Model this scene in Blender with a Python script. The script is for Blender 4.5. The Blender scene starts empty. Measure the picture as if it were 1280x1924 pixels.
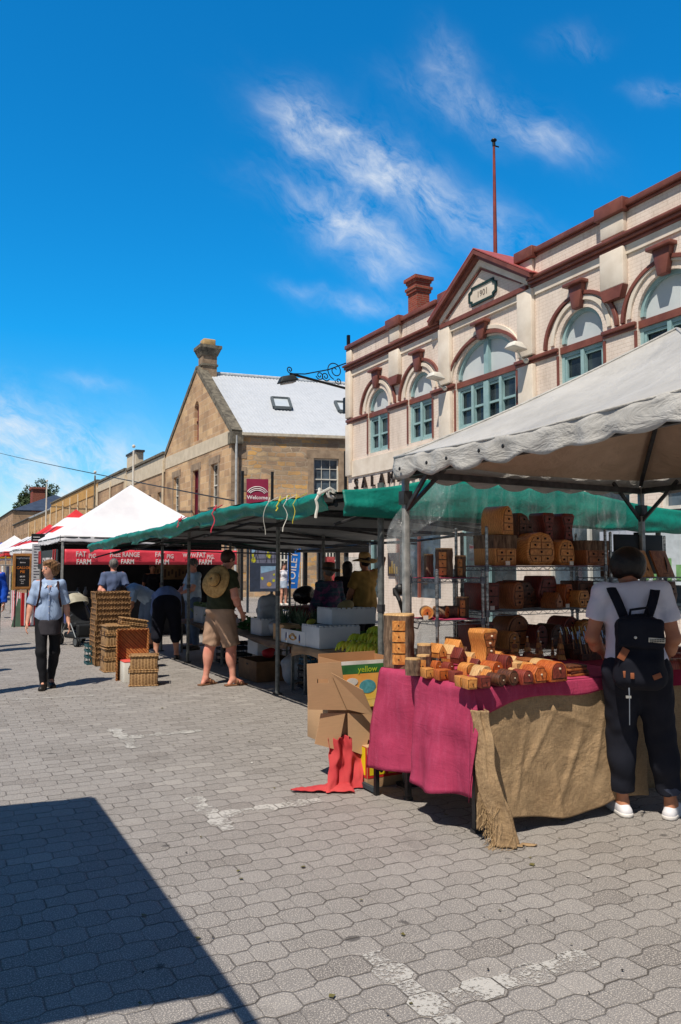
import bpy, bmesh, math, random
import numpy as np
from mathutils import Vector, Matrix, Euler, noise as mnoise
from mathutils.geometry import tessellate_polygon
R = math.radians
rnd = random.Random(7)
SC = bpy.context.scene
COL = SC.collection
F_ = 1500.0; YAW = math.atan(778 / F_); PIT = math.atan(100 / F_); CH = 1.6

# ---------------------------------------------------------------- camera
cam_d = bpy.data.cameras.new('camera'); cam = bpy.data.objects.new('camera', cam_d); COL.objects.link(cam)
cam.location = (0, 0, CH); cam.rotation_euler = (math.pi / 2 + PIT, 0, -YAW)
cam_d.sensor_fit = 'VERTICAL'; cam_d.sensor_height = 24; cam_d.lens = 24 * F_ / 1924.0
cam_d.clip_end = 3000; cam_d.clip_start = .05
SC.camera = cam
_R = cam.rotation_euler.to_matrix()

def at(px, py, X=None, Y=None, Z=None):
    """point of the place that the photograph shows at a pixel, on a plane X=, Y= or Z="""
    d = _R @ Vector(((px - 640) / F_, -(py - 962) / F_, -1))
    t = X / d.x if X is not None else (Y / d.y if Y is not None else (Z - CH) / d.z)
    return Vector((0, 0, CH)) + d * t

# ---------------------------------------------------------------- objects
def tag(o, label=None, cat=None, group=None, kind=None):
    if label: o['label'] = label
    if cat: o['category'] = cat
    if group: o['group'] = group
    if kind: o['kind'] = kind
    return o

def thing(name, label, cat, group=None, loc=(0, 0, 0), rz=0):
    o = bpy.data.objects.new(name, None); COL.objects.link(o)
    o.empty_display_size = .1
    o.location = loc; o.rotation_euler = (0, 0, rz)
    return tag(o, label, cat, group)

def settle(root, base):
    """parts were built in place: move the root to its base and keep the parts where they are"""
    b = Vector(base); root.location = b; seen = set()
    for c in root.children:
        c.location = Vector(c.location) - b
    return root

def copy_tree(o, parent=None, **kw):
    c = o.copy(); COL.objects.link(c); c.parent = parent
    for ch in o.children: copy_tree(ch, c)
    return c

class MB:
    def __init__(s): s.v = []; s.f = []; s.m = []; s.cur = 0
    def add(s, vs, fs, M=None):
        n = len(s.v)
        if M is not None: vs = [M @ Vector(v) for v in vs]
        s.v += [tuple(v) for v in vs]
        s.f += [tuple(i + n for i in f) for f in fs]; s.m += [s.cur] * len(fs)
        return s
    def box(s, c, d, M=None, rz=0, taper=1.0):
        x, y, z = d[0] / 2, d[1] / 2, d[2] / 2; t = taper
        vs = [(-x, -y, -z), (x, -y, -z), (x, y, -z), (-x, y, -z), (-x * t, -y * t, z), (x * t, -y * t, z), (x * t, y * t, z), (-x * t, y * t, z)]
        fs = [(0, 3, 2, 1), (4, 5, 6, 7), (0, 1, 5, 4), (1, 2, 6, 5), (2, 3, 7, 6), (3, 0, 4, 7)]
        T = Matrix.Translation(Vector(c)) @ Matrix.Rotation(rz, 4, 'Z')
        if M is not None: T = M @ T
        return s.add(vs, fs, T)
    def b2(s, p, q, M=None):
        return s.box([(p[i] + q[i]) / 2 for i in range(3)], [abs(q[i] - p[i]) for i in range(3)], M)
    def tube(s, pts, r, n=8, cap=True, M=None):
        pts = [Vector(p) for p in pts]; rs = r if isinstance(r, (list, tuple)) else [r] * len(pts)
        vs = []; fs = []; up = None
        for i, p in enumerate(pts):
            d = (pts[min(i + 1, len(pts) - 1)] - pts[max(i - 1, 0)])
            d = d.normalized() if d.length > 1e-9 else Vector((0, 0, 1))
            if up is None: up = Vector((0, 0, 1)) if abs(d.z) < .9 else Vector((1, 0, 0))
            a = d.cross(up)
            if a.length < 1e-6: a = d.orthogonal()
            a.normalize(); b = a.cross(d).normalized(); up = b
            for k in range(n):
                t = 2 * math.pi * (k + .5) / n
                vs.append(p + (a * math.cos(t) + b * math.sin(t)) * rs[i])
        for i in range(len(pts) - 1):
            for k in range(n):
                fs.append((i * n + k, i * n + (k + 1) % n, (i + 1) * n + (k + 1) % n, (i + 1) * n + k))
        if cap:
            fs.append(tuple(range(n - 1, -1, -1))); fs.append(tuple((len(pts) - 1) * n + k for k in range(n)))
        return s.add(vs, fs, M)
    def bar(s, a, b, w, h=None, M=None, up=(0, 0, 1)):
        a = Vector(a); b = Vector(b); h = h or w; d = (b - a).normalized(); u = Vector(up)
        if abs(d.dot(u)) > .99: u = Vector((0, 1, 0))
        x = d.cross(u).normalized() * w / 2; y = x.cross(d).normalized() * h / 2
        vs = [a - x - y, a + x - y, a + x + y, a - x + y, b - x - y, b + x - y, b + x + y, b - x + y]
        return s.add(vs, [(0, 1, 2, 3), (7, 6, 5, 4), (0, 4, 5, 1), (1, 5, 6, 2), (2, 6, 7, 3), (3, 7, 4, 0)], M)
    def lathe(s, prof, n=20, c=(0, 0, 0), M=None, cap=True):
        vs = []; fs = []
        for r, z in prof:
            for k in range(n):
                t = 2 * math.pi * k / n; vs.append((c[0] + r * math.cos(t), c[1] + r * math.sin(t), c[2] + z))
        for i in range(len(prof) - 1):
            for k in range(n): fs.append((i * n + k, i * n + (k + 1) % n, (i + 1) * n + (k + 1) % n, (i + 1) * n + k))
        if cap:
            fs.append(tuple(range(n - 1, -1, -1))); fs.append(tuple((len(prof) - 1) * n + k for k in range(n)))
        return s.add(vs, fs, M)
    def ball(s, c, r, n=12, m=8, M=None):
        r = r if isinstance(r, (list, tuple)) else (r, r, r); vs = [(c[0], c[1], c[2] - r[2])]; fs = []
        for i in range(1, m):
            a = math.pi * i / m
            for k in range(n):
                t = 2 * math.pi * k / n
                vs.append((c[0] + r[0] * math.sin(a) * math.cos(t), c[1] + r[1] * math.sin(a) * math.sin(t), c[2] - r[2] * math.cos(a)))
        vs.append((c[0], c[1], c[2] + r[2])); L = len(vs) - 1
        for k in range(n):
            fs.append((0, 1 + (k + 1) % n, 1 + k))
            for i in range(m - 2):
                a = 1 + i * n; fs.append((a + k, a + (k + 1) % n, a + n + (k + 1) % n, a + n + k))
            a = 1 + (m - 2) * n; fs.append((a + k, a + (k + 1) % n, L))
        return s.add(vs, fs, M)
    def plate(s, outer, holes, t, M):
        """flat wall piece with holes, in the u,v plane, thickness t towards -w; M maps (u,v,w)"""
        loops = [outer] + holes
        flat = [Vector((u, v, 0)) for lp in loops for u, v in lp]
        tris = tessellate_polygon([[Vector((u, v, 0)) for u, v in lp] for lp in loops])
        n = len(flat); vs = [Vector(p) for p in flat] + [Vector((p.x, p.y, -t)) for p in flat]; fs = []
        for a, b, c in tris:
            nz = (flat[b] - flat[a]).cross(flat[c] - flat[a]).z
            if nz < 0: b, c = c, b
            fs.append((a, b, c)); fs.append((a + n, c + n, b + n))
        i0 = 0
        for li, lp in enumerate(loops):
            k = len(lp); area = sum(lp[i][0] * lp[(i + 1) % k][1] - lp[(i + 1) % k][0] * lp[i][1] for i in range(k))
            ccw = area > 0
            for i in range(k):
                a, b = i0 + i, i0 + (i + 1) % k
                if (ccw) == (li == 0): fs.append((b, a, a + n, b + n))
                else: fs.append((a, b, b + n, a + n))
            i0 += k
        return s.add(vs, fs, M)
    def prism(s, poly, t, M=None):
        return s.plate(poly, [], t, M)
    def grid(s, fn, nu, nv, M=None, closed_u=False):
        vs = [fn(i / nu, j / nv) for j in range(nv + 1) for i in range(nu + 1)]; w = nu + 1
        fs = [(j * w + i, j * w + i + 1, (j + 1) * w + i + 1, (j + 1) * w + i) for j in range(nv) for i in range(nu)]
        return s.add(vs, fs, M)
    def build(s, name, mats, parent=None, smooth=False, bevel=0, solid=0, label=None, seg=2, auto=None):
        me = bpy.data.meshes.new(name); me.from_pydata(s.v, [], s.f)
        mats = mats if isinstance(mats, (list, tuple)) else [mats]
        for m in mats: me.materials.append(m)
        if len(mats) > 1: me.polygons.foreach_set('material_index', s.m)
        if smooth: me.shade_smooth()
        me.update()
        o = bpy.data.objects.new(name, me); COL.objects.link(o)
        if auto is not None:
            try: me.set_sharp_from_angle(angle=R(auto))
            except Exception: pass
        if parent is not None: o.parent = parent
        if solid:
            md = o.modifiers.new('solid', 'SOLIDIFY'); md.thickness = solid; md.offset = 0
        if bevel:
            md = o.modifiers.new('bevel', 'BEVEL'); md.width = bevel; md.segments = seg; md.limit_method = 'ANGLE'; md.angle_limit = R(40)
            me.shade_smooth(); me.set_sharp_from_angle(angle=R(50)) if seg == 1 else None
        if label: o['label'] = label
        return o

def frameM(o, u, v, w=None):
    u = Vector(u).normalized(); v = Vector(v).normalized(); w = Vector(w) if w else u.cross(v)
    M = Matrix.Identity(4)
    for i in range(3): M[i][0] = u[i]; M[i][1] = v[i]; M[i][2] = w[i]; M[i][3] = o[i]
    return M

_tc = {}
def text_geo(txt, bold=0.0, ext=.004, res=2, sp=1.0, shear=0):
    key = (txt, bold, ext, res, sp, shear)
    if key in _tc: return _tc[key]
    cu = bpy.data.curves.new('t', 'FONT'); cu.body = txt; cu.size = 1; cu.extrude = ext; cu.offset = bold; cu.resolution_u = res
    cu.align_x = 'CENTER'; cu.align_y = 'CENTER'; cu.space_character = sp; cu.shear = shear
    o = bpy.data.objects.new('t', cu); COL.objects.link(o)
    dg = bpy.context.evaluated_depsgraph_get(); dg.update()
    me = bpy.data.meshes.new_from_object(o.evaluated_get(dg))
    vs = [tuple(v.co) for v in me.vertices]; fs = [tuple(p.vertices) for p in me.polygons]
    bpy.data.objects.remove(o); bpy.data.curves.remove(cu); bpy.data.meshes.remove(me)
    _tc[key] = (vs, fs); return _tc[key]
def text(mb, txt, size, M, sx=1.0, **kw):
    vs, fs = text_geo(txt, **kw)
    mb.add([(v[0] * size * sx, v[1] * size, v[2] * size) for v in vs], fs, M)

# ---------------------------------------------------------------- materials
def S(r, g, b):
    """sRGB 0-255 to linear"""
    f = lambda c: (c / 255 / 12.92) if c <= 10 else ((c / 255 + .055) / 1.055) ** 2.4
    return (f(r), f(g), f(b))

class NT:
    def __init__(s, name):
        s.m = bpy.data.materials.new(name); s.m.use_nodes = True; s.t = s.m.node_tree; s.n = s.t.nodes; s.l = s.t.links
        s.b = s.n['Principled BSDF']; s.out = s.n['Material Output']
    def node(s, ty, **kw):
        n = s.n.new(ty)
        for k, v in kw.items(): setattr(n, k, v)
        return n
    def put(s, sock, v):
        if isinstance(v, bpy.types.NodeSocket): s.l.new(v, sock)
        elif v is not None:
            if isinstance(v, tuple) and len(v) == 3 and sock.type == 'RGBA': v = v + (1,)
            sock.default_value = v
    def m_(s, op, a, b=None, c=None, clamp=False):
        n = s.node('ShaderNodeMath', operation=op, use_clamp=clamp)
        for i, v in enumerate((a, b, c)):
            if v is not None: s.put(n.inputs[i], v)
        return n.outputs[0]
    def mix(s, f, a, b, bt='MIX'):
        n = s.node('ShaderNodeMix', data_type='RGBA', blend_type=bt)
        s.put(n.inputs[0], f); s.put(n.inputs[6], a); s.put(n.inputs[7], b); return n.outputs[2]
    def co(s, kind='Object'): return s.node('ShaderNodeTexCoord').outputs[kind]
    def mp(s, v, sc=(1, 1, 1), loc=(0, 0, 0), rot=(0, 0, 0)):
        n = s.node('ShaderNodeMapping'); s.put(n.inputs[0], v); n.inputs[1].default_value = loc; n.inputs[2].default_value = rot; n.inputs[3].default_value = sc
        return n.outputs[0]
    def noise(s, v, scale, detail=3, rough=.55, dist=0, out=0):
        n = s.node('ShaderNodeTexNoise'); s.put(n.inputs['Vector'], v); n.inputs['Scale'].default_value = scale; n.inputs['Detail'].default_value = detail
        n.inputs['Roughness'].default_value = rough; n.inputs['Distortion'].default_value = dist; return n.outputs[out]
    def ramp(s, f, pts):
        n = s.node('ShaderNodeValToRGB'); e = n.color_ramp.elements
        while len(e) < len(pts): e.new(.5)
        for i, (p, c) in enumerate(pts):
            e[i].position = p; e[i].color = (c if isinstance(c, tuple) else (c, c, c)) + (1,)
        s.put(n.inputs[0], f); return n.outputs[0]
    def bump(s, h, strength=.3, dist=.01, nrm=None):
        n = s.node('ShaderNodeBump'); s.put(n.inputs['Height'], h); n.inputs['Strength'].default_value = strength; n.inputs['Distance'].default_value = dist
        if nrm: s.put(n.inputs['Normal'], nrm)
        return n.outputs[0]
    def xyz(s, v):
        n = s.node('ShaderNodeSeparateXYZ'); s.put(n.inputs[0], v); return n.outputs
    def cxyz(s, x, y, z=0.0):
        n = s.node('ShaderNodeCombineXYZ')
        for i, v in enumerate((x, y, z)): s.put(n.inputs[i], v)
        return n.outputs[0]
    def fin(s, col=None, rough=None, nrm=None, metal=None, spec=None):
        for k, v in (('Base Color', col), ('Roughness', rough), ('Normal', nrm), ('Metallic', metal), ('Specular IOR Level', spec)):
            if v is not None: s.put(s.b.inputs[k], v)
        return s.m

_mc = {}
def mat(name, c, c2=None, sc=6, rough=.65, bump=0, bsc=60, bd=.004, metal=0, spec=.4, st=(1, 1, 1), det=4, spread=(.35, .65), trans=0):
    """plain procedural: two colours mottled by noise, with bump"""
    if name in _mc: return _mc[name]
    t = NT(name); co = t.mp(t.co(), sc=st)
    c2 = c2 or tuple(x * .72 for x in c)
    f = t.ramp(t.noise(co, sc, det), [(spread[0], 0.0), (spread[1], 1.0)])
    col = t.mix(f, c, c2)
    nrm = t.bump(t.noise(co, bsc, 3), bump, bd) if bump else None
    t.fin(col, rough, nrm, metal, spec)
    if trans:   # thin cloth lets light through
        tr = t.node('ShaderNodeBsdfTranslucent'); t.put(tr.inputs[0], col); mx = t.node('ShaderNodeMixShader'); mx.inputs[0].default_value = trans
        t.l.new(t.b.outputs[0], mx.inputs[1]); t.l.new(tr.outputs[0], mx.inputs[2]); t.l.new(mx.outputs[0], t.out.inputs[0])
    _mc[name] = t.m; return t.m

def cloth(name, c, c2=None, sc=3, fold=0, trans=0, weave=500, rough=.85, foldsc=4, st=(1, 1, .35)):
    if name in _mc: return _mc[name]
    t = NT(name); co = t.co(); c2 = c2 or tuple(x * .8 for x in c)
    col = t.mix(t.ramp(t.noise(co, sc, 4), [(.35, 0.0), (.65, 1.0)]), c, c2)
    n1 = t.bump(t.noise(co, weave, 2), .25, .001)
    if fold: n1 = t.bump(t.noise(t.mp(co, sc=st), foldsc, 3, .5, .6), fold, .03, n1)
    t.fin(col, rough, n1, 0, .2)
    if trans:
        tr = t.node('ShaderNodeBsdfTranslucent'); t.put(tr.inputs[0], col); mx = t.node('ShaderNodeMixShader'); mx.inputs[0].default_value = trans
        t.l.new(t.b.outputs[0], mx.inputs[1]); t.l.new(tr.outputs[0], mx.inputs[2]); t.l.new(mx.outputs[0], t.out.inputs[0])
    _mc[name] = t.m; return t.m

def brick(name, uv, bw, bh, cols, mortar, mw=.012, warp=.0, bumps=.6, rough=.85, soft=.1, var=.5, stain=None):
    """coursed stone or brick on a wall whose running coordinate is uv[0]*x+uv[1]*y"""
    if name in _mc: return _mc[name]
    t = NT(name); o = t.xyz(t.co()); u = t.m_('ADD', t.m_('MULTIPLY', o[0], uv[0]), t.m_('MULTIPLY', o[1], uv[1])); v = o[2]
    if warp:
        w = t.xyz(t.noise(t.cxyz(u, v, 0.0), 1.6, 3, .6, 0, 1))
        u = t.m_('ADD', u, t.m_('MULTIPLY', t.m_('SUBTRACT', w[0], .5), warp)); v = t.m_('ADD', v, t.m_('MULTIPLY', t.m_('SUBTRACT', w[1], .5), warp))
    p = t.cxyz(u, v, 0.0)
    def br(c1, c2, off, sq):
        n = t.node('ShaderNodeTexBrick'); t.put(n.inputs['Vector'], p); t.put(n.inputs['Color1'], c1); t.put(n.inputs['Color2'], c2); t.put(n.inputs['Mortar'], mortar)
        n.inputs['Scale'].default_value = 1; n.inputs['Mortar Size'].default_value = mw; n.inputs['Mortar Smooth'].default_value = soft
        n.inputs['Brick Width'].default_value = bw; n.inputs['Row Height'].default_value = bh; n.inputs['Bias'].default_value = 0
        n.offset = off; n.squash = sq; n.squash_frequency = 3; return n
    b1 = br((0., 0., 0.), (1., 1., 1.), .5, 1.35); sep = t.node('ShaderNodeSeparateColor'); t.put(sep.inputs[0], b1.outputs[0])
    k = len(cols); pal = t.ramp(sep.outputs[0], [(i / (k - 1), c) for i, c in enumerate(cols)])
    nz = t.noise(t.co(), 9, 5, .65); pal = t.mix(t.m_('MULTIPLY', t.ramp(nz, [(.3, 1.0), (.7, 0.0)]), var), pal, tuple(x * .55 for x in cols[0]))
    pal = t.mix(b1.outputs[1], pal, mortar)
    if stain: pal = t.mix(t.ramp(t.noise(t.co(), .45, 5, .6), [(.45, 0.0), (.72, .75)]), pal, stain)
    h = t.m_('SUBTRACT', t.m_('MULTIPLY', t.noise(t.co(), 22, 4), .5), b1.outputs[1])
    t.fin(pal, rough, t.bump(h, bumps, .03)); _mc[name] = t.m; return t.m

def glassy(name, c, rough=.05, spec=.9):
    if name in _mc: return _mc[name]
    t = NT(name); o = t.co(); f = t.ramp(t.noise(o, 1.3, 3), [(.4, 0.0), (.6, 1.0)])
    t.fin(t.mix(f, c, tuple(x * .3 for x in c)), rough, t.bump(t.noise(o, 1.5, 1), .1, .05), 0, spec); _mc[name] = t.m; return t.m
# ================================================================ light, sky
SUNV = Vector((.53, .37, -1.0)).normalized()
sd = bpy.data.lights.new('sun', 'SUN'); sd.energy = 4.7; sd.angle = R(.5); sd.color = (1, .905, .78)
so = bpy.data.objects.new('sun', sd); COL.objects.link(so); so.rotation_euler = SUNV.to_track_quat('-Z', 'Y').to_euler(); so.location = (-10, -6, 20)
el = math.asin(-SUNV.z); az = math.atan2(-SUNV.x, -SUNV.y)
W = bpy.data.worlds.new('World'); SC.world = W; W.use_nodes = True
def world():
    t = NT.__new__(NT); t.t = W.node_tree; t.n = t.t.nodes; t.l = t.t.links
    bg = t.n['Background']
    sky = t.node('ShaderNodeTexSky', sky_type='NISHITA', sun_disc=False, sun_elevation=el, sun_rotation=az, altitude=0, air_density=1.0, dust_density=.3, ozone_density=3.0)
    hsv = t.node('ShaderNodeHueSaturation'); t.put(hsv.inputs['Color'], sky.outputs[0]); hsv.inputs['Saturation'].default_value = 1.32; hsv.inputs['Value'].default_value = 1.1; hsv.inputs['Hue'].default_value = .487
    g = t.node('ShaderNodeTexCoord').outputs['Generated']
    # wisps of cirrus: noise inside soft lobes placed in the directions where the day had them
    wob = t.noise(g, 7, 4, .6, 0, 1); gw = t.node('ShaderNodeVectorMath', operation='MULTIPLY_ADD')
    t.put(gw.inputs[0], wob); gw.inputs[1].default_value = (.07, .07, .07); 
    sb = t.node('ShaderNodeVectorMath', operation='SUBTRACT'); t.put(sb.inputs[0], g); sb.inputs[1].default_value = (.035, .035, .035); t.put(gw.inputs[2], sb.outputs[0])
    P = gw.outputs[0]
    def lobe(px, py, ax, ay, ang, amp):
        c = (_R @ Vector(((px - 640) / F_, -(py - 962) / F_, -1))).normalized()
        e1 = Vector((0, 0, 1)).cross(c).normalized() * -1; e2 = c.cross(e1) * -1
        if e2.z < 0: e2 = -e2
        ca, sa = math.cos(R(ang)), math.sin(R(ang)); a1 = e1 * ca + e2 * sa; a2 = e2 * ca - e1 * sa
        def proj(a, s):
            d = t.node('ShaderNodeVectorMath', operation='DOT_PRODUCT'); t.put(d.inputs[0], P); d.inputs[1].default_value = tuple(a)
            return t.m_('POWER', t.m_('DIVIDE', t.m_('ABSOLUTE', t.m_('SUBTRACT', d.outputs['Value'], a.dot(c))), s / F_), 2.0)
        r = t.m_('ADD', proj(a1, ax), proj(a2, ay))
        return t.m_('MULTIPLY', t.m_('EXPONENT', t.m_('MULTIPLY', r, -1.0)), amp)
    tot = None
    for L in ((560, 215, 45, 35, -50, .9), (610, 265, 75, 44, -25, 1.0), (730, 335, 150, 46, -32, 1.05), (890, 410, 140, 34, -22, .5), (660, 405, 120, 45, -20, 1.0), (740, 470, 70, 30, -40, .6), (700, 515, 40, 22, -30, .6),
              (850, 120, 48, 28, -50, .75), (920, 215, 120, 30, -25, .8), (1000, 255, 60, 20, -15, .6), (700, 580, 90, 18, -12, .45), (1075, 75, 35, 16, 0, .35), (1250, 160, 50, 12, -18, .5), (560, 535, 45, 12, -5, .3),
              (100, 900, 330, 90, -14, 1.1), (180, 725, 60, 12, -10, .3), (60, 840, 220, 60, -12, .8)):
        v = lobe(*L); tot = v if tot is None else t.m_('ADD', tot, v)
    c0 = (_R @ Vector((0, 0.4, -1))).normalized(); f1 = Vector((0, 0, 1)).cross(c0).normalized() * -1; f2 = c0.cross(f1) * -1; f2 = f2 if f2.z > 0 else -f2
    k1, k2 = f1 * .80 - f2 * .60, f2 * .80 + f1 * .60
    def dp(a):
        d = t.node('ShaderNodeVectorMath', operation='DOT_PRODUCT'); t.put(d.inputs[0], P); d.inputs[1].default_value = tuple(a); return d.outputs['Value']
    uv = t.cxyz(t.m_('MULTIPLY', dp(k1), 13.0), t.m_('MULTIPLY', dp(k2), 30.0), 0.3)
    n1 = t.noise(uv, 1.0, 9, .68, .25); n2 = t.noise(uv, .42, 3, .6, .1)
    tex = t.m_('MULTIPLY', t.ramp(n1, [(.36, .0), (.72, 1.0)]), t.ramp(n2, [(.34, .25), (.65, 1.0)]))
    dens = t.m_('MULTIPLY', t.m_('MULTIPLY', t.m_('MINIMUM', tot, 1.2), tex), .95, clamp=True)
    gz = t.ramp(t.xyz(g)[2], [(.0, 1.0), (.27, 0.0)]); blue = t.mix(1.0, hsv.outputs[0], t.mix(gz, (.17, 1.28, 1.66), (1.25, 1.12, 1.15)), 'MULTIPLY')
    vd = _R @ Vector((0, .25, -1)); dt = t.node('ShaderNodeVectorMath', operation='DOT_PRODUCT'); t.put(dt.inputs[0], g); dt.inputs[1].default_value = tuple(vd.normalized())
    wv = t.ramp(dt.outputs['Value'], [(.38, 0.0), (.74, 1.0)])      # blue kept around the view; sky elsewhere dimmed and greyed to cut fill light
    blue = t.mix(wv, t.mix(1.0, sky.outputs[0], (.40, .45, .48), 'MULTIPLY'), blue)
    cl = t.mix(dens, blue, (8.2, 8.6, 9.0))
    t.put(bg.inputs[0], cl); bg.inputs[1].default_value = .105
world()
SC.view_settings.view_transform = 'Standard'; SC.view_settings.look = 'None'; SC.view_settings.exposure = 0; SC.view_settings.gamma = 1
SC.render.engine = 'CYCLES'
cy = SC.cycles; cy.max_bounces = 8; cy.transparent_max_bounces = 24; cy.diffuse_bounces = 4; cy.glossy_bounces = 3; cy.caustics_reflective = False; cy.caustics_refractive = False

# ================================================================ ground
PL, PP = .24, .130          # stone unit length, row pitch
PA = .013
def paving():
    t = NT('paving'); o = t.xyz(t.co()); x, y = o[0], o[1]
    # settlement: rows are never dead straight
    nz = t.xyz(t.noise(t.co(), 1.3, 2, .5, 0, 1)); nf = t.xyz(t.noise(t.co(), 24, 2, .5, 0, 1))
    x = t.m_('ADD', x, t.m_('ADD', t.m_('MULTIPLY', t.m_('SUBTRACT', nz[0], .5), .04), t.m_('MULTIPLY', t.m_('SUBTRACT', nf[0], .5), .008)))
    y = t.m_('ADD', y, t.m_('ADD', t.m_('MULTIPLY', t.m_('SUBTRACT', nz[1], .5), .05), t.m_('MULTIPLY', t.m_('SUBTRACT', nf[1], .5), .008)))
    yp = t.m_('DIVIDE', y, PP); k0 = t.m_('ROUND', yp)
    xx = t.m_('DIVIDE', x, PL)
    tr = lambda v: t.m_('MULTIPLY', t.m_('ABSOLUTE', t.m_('SUBTRACT', t.m_('FRACT', v), .5)), 2.0)
    s = tr(xx); w = t.m_('MAXIMUM', t.m_('MINIMUM', t.m_('MULTIPLY', t.m_('SUBTRACT', s, .5), 8.0), 1.0), -1.0)
    par = t.m_('SUBTRACT', 1.0, t.m_('MULTIPLY', t.m_('FLOORED_MODULO', k0, 2.0), 2.0))   # +1 even, -1 odd
    dist = t.m_('SUBTRACT', t.m_('MULTIPLY', t.m_('SUBTRACT', yp, k0), PP), t.m_('MULTIPLY', t.m_('MULTIPLY', par, w), PA))
    k = t.m_('SUBTRACT', k0, t.m_('LESS_THAN', dist, 0.0)); odd = t.m_('FLOORED_MODULO', k, 2.0)
    xo = t.m_('ADD', xx, t.m_('MULTIPLY', odd, .5)); s2 = tr(xo); fr = t.m_('FRACT', xo)
    dv = t.m_('MULTIPLY', t.m_('ABSOLUTE', t.m_('SUBTRACT', s2, .625)), PL / 2)
    real = t.m_('GREATER_THAN', fr, .5)
    dv_r = t.m_('ADD', dv, t.m_('ADD', t.m_('MULTIPLY', t.m_('SUBTRACT', 1.0, real), .0034), .0012))
    dj = t.m_('MINIMUM', t.m_('ABSOLUTE', dist), dv_r)
    ix = t.m_('FLOOR', t.m_('SUBTRACT', xo, .8125))
    wn = t.node('ShaderNodeTexWhiteNoise', noise_dimensions='2D'); t.put(wn.inputs[0], t.cxyz(ix, k, 0.0)); rv = wn.outputs[0]
    gap = t.m_('MULTIPLY', t.m_('SUBTRACT', t.noise(t.co(), 5, 4, .7), .5), .010); dj2 = t.m_('SUBTRACT', dj, gap); joint = t.m_('MULTIPLY', t.ramp(dj2, [(.0012, 1.0), (.0056, 0.0)]), t.ramp(t.noise(t.co(), 2.2, 3), [(.3, .45), (.65, 1.0)]))
    base = t.mix(rv, S(131, 128, 126), S(147, 144, 142))
    base = t.mix(t.m_('MULTIPLY', t.m_('GREATER_THAN', rv, .955), .2), base, S(184, 180, 174)); base = t.mix(t.m_('MULTIPLY', t.m_('LESS_THAN', rv, .04), .5), base, S(112, 108, 106))
    sta = t.ramp(t.noise(t.mp(t.co(), loc=(9, 1, 0)), .9, 6, .7), [(.52, 0.0), (.62, .35), (.75, .5)]); base = t.mix(sta, base, S(110, 107, 104))
    big = t.ramp(t.noise(t.co(), .5, 5, .6), [(.35, 0.0), (.7, 1.0)]); base = t.mix(t.m_('MULTIPLY', big, .4), base, S(132, 126, 121))
    sp = t.ramp(t.noise(t.co(), 160, 2, .7), [(.55, 0.0), (.60, 1.0)]); base = t.mix(t.m_('MULTIPLY', sp, 1.0), base, S(205, 198, 188))
    dk = t.ramp(t.noise(t.co(), 120, 3, .7), [(.30, 1.0), (.42, 0.0)]); base = t.mix(t.m_('MULTIPLY', dk, .5), base, S(88, 84, 82))
    gum = t.ramp(t.noise(t.co(), 7.5, 1, .3), [(.205, 1.0), (.235, 0.0)]); base = t.mix(t.m_('MULTIPLY', gum, .65), base, S(60, 58, 58))
    oil = t.ramp(t.noise(t.mp(t.co(), loc=(4, 2, 0)), 1.1, 5, .7), [(.62, 0.0), (.8, .7)]); base = t.mix(oil, base, S(95, 92, 90))
    col = t.mix(joint, base, t.mix(t.noise(t.co(), 3, 3), S(52, 47, 43), S(80, 74, 68)))
    h = t.m_('ADD', t.m_('ADD', t.ramp(dj, [(.0, 0.0), (.008, 1.0)]), t.m_('MULTIPLY', t.noise(t.co(), 260, 3), .28)), t.m_('MULTIPLY', rv, .35))
    return t.fin(col, .82, t.bump(h, .8, .006), 0, .3)
M_pave = paving()
g = MB(); g.add([(-60, -40, 0), (80, -40, 0), (80, 260, 0), (-60, 260, 0)], [(0, 1, 2, 3)])
tag(g.build('paving', M_pave), 'grey interlocking concrete pavers of the market street', kind='structure')
g = MB(); g.add([(-1500, -1500, -.03), (1500, -1500, -.03), (1500, 2500, -.03), (-1500, 2500, -.03)], [(0, 1, 2, 3)])
tag(g.build('ground', mat('far_ground', S(120, 116, 108), sc=.05)), kind='structure')

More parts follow.
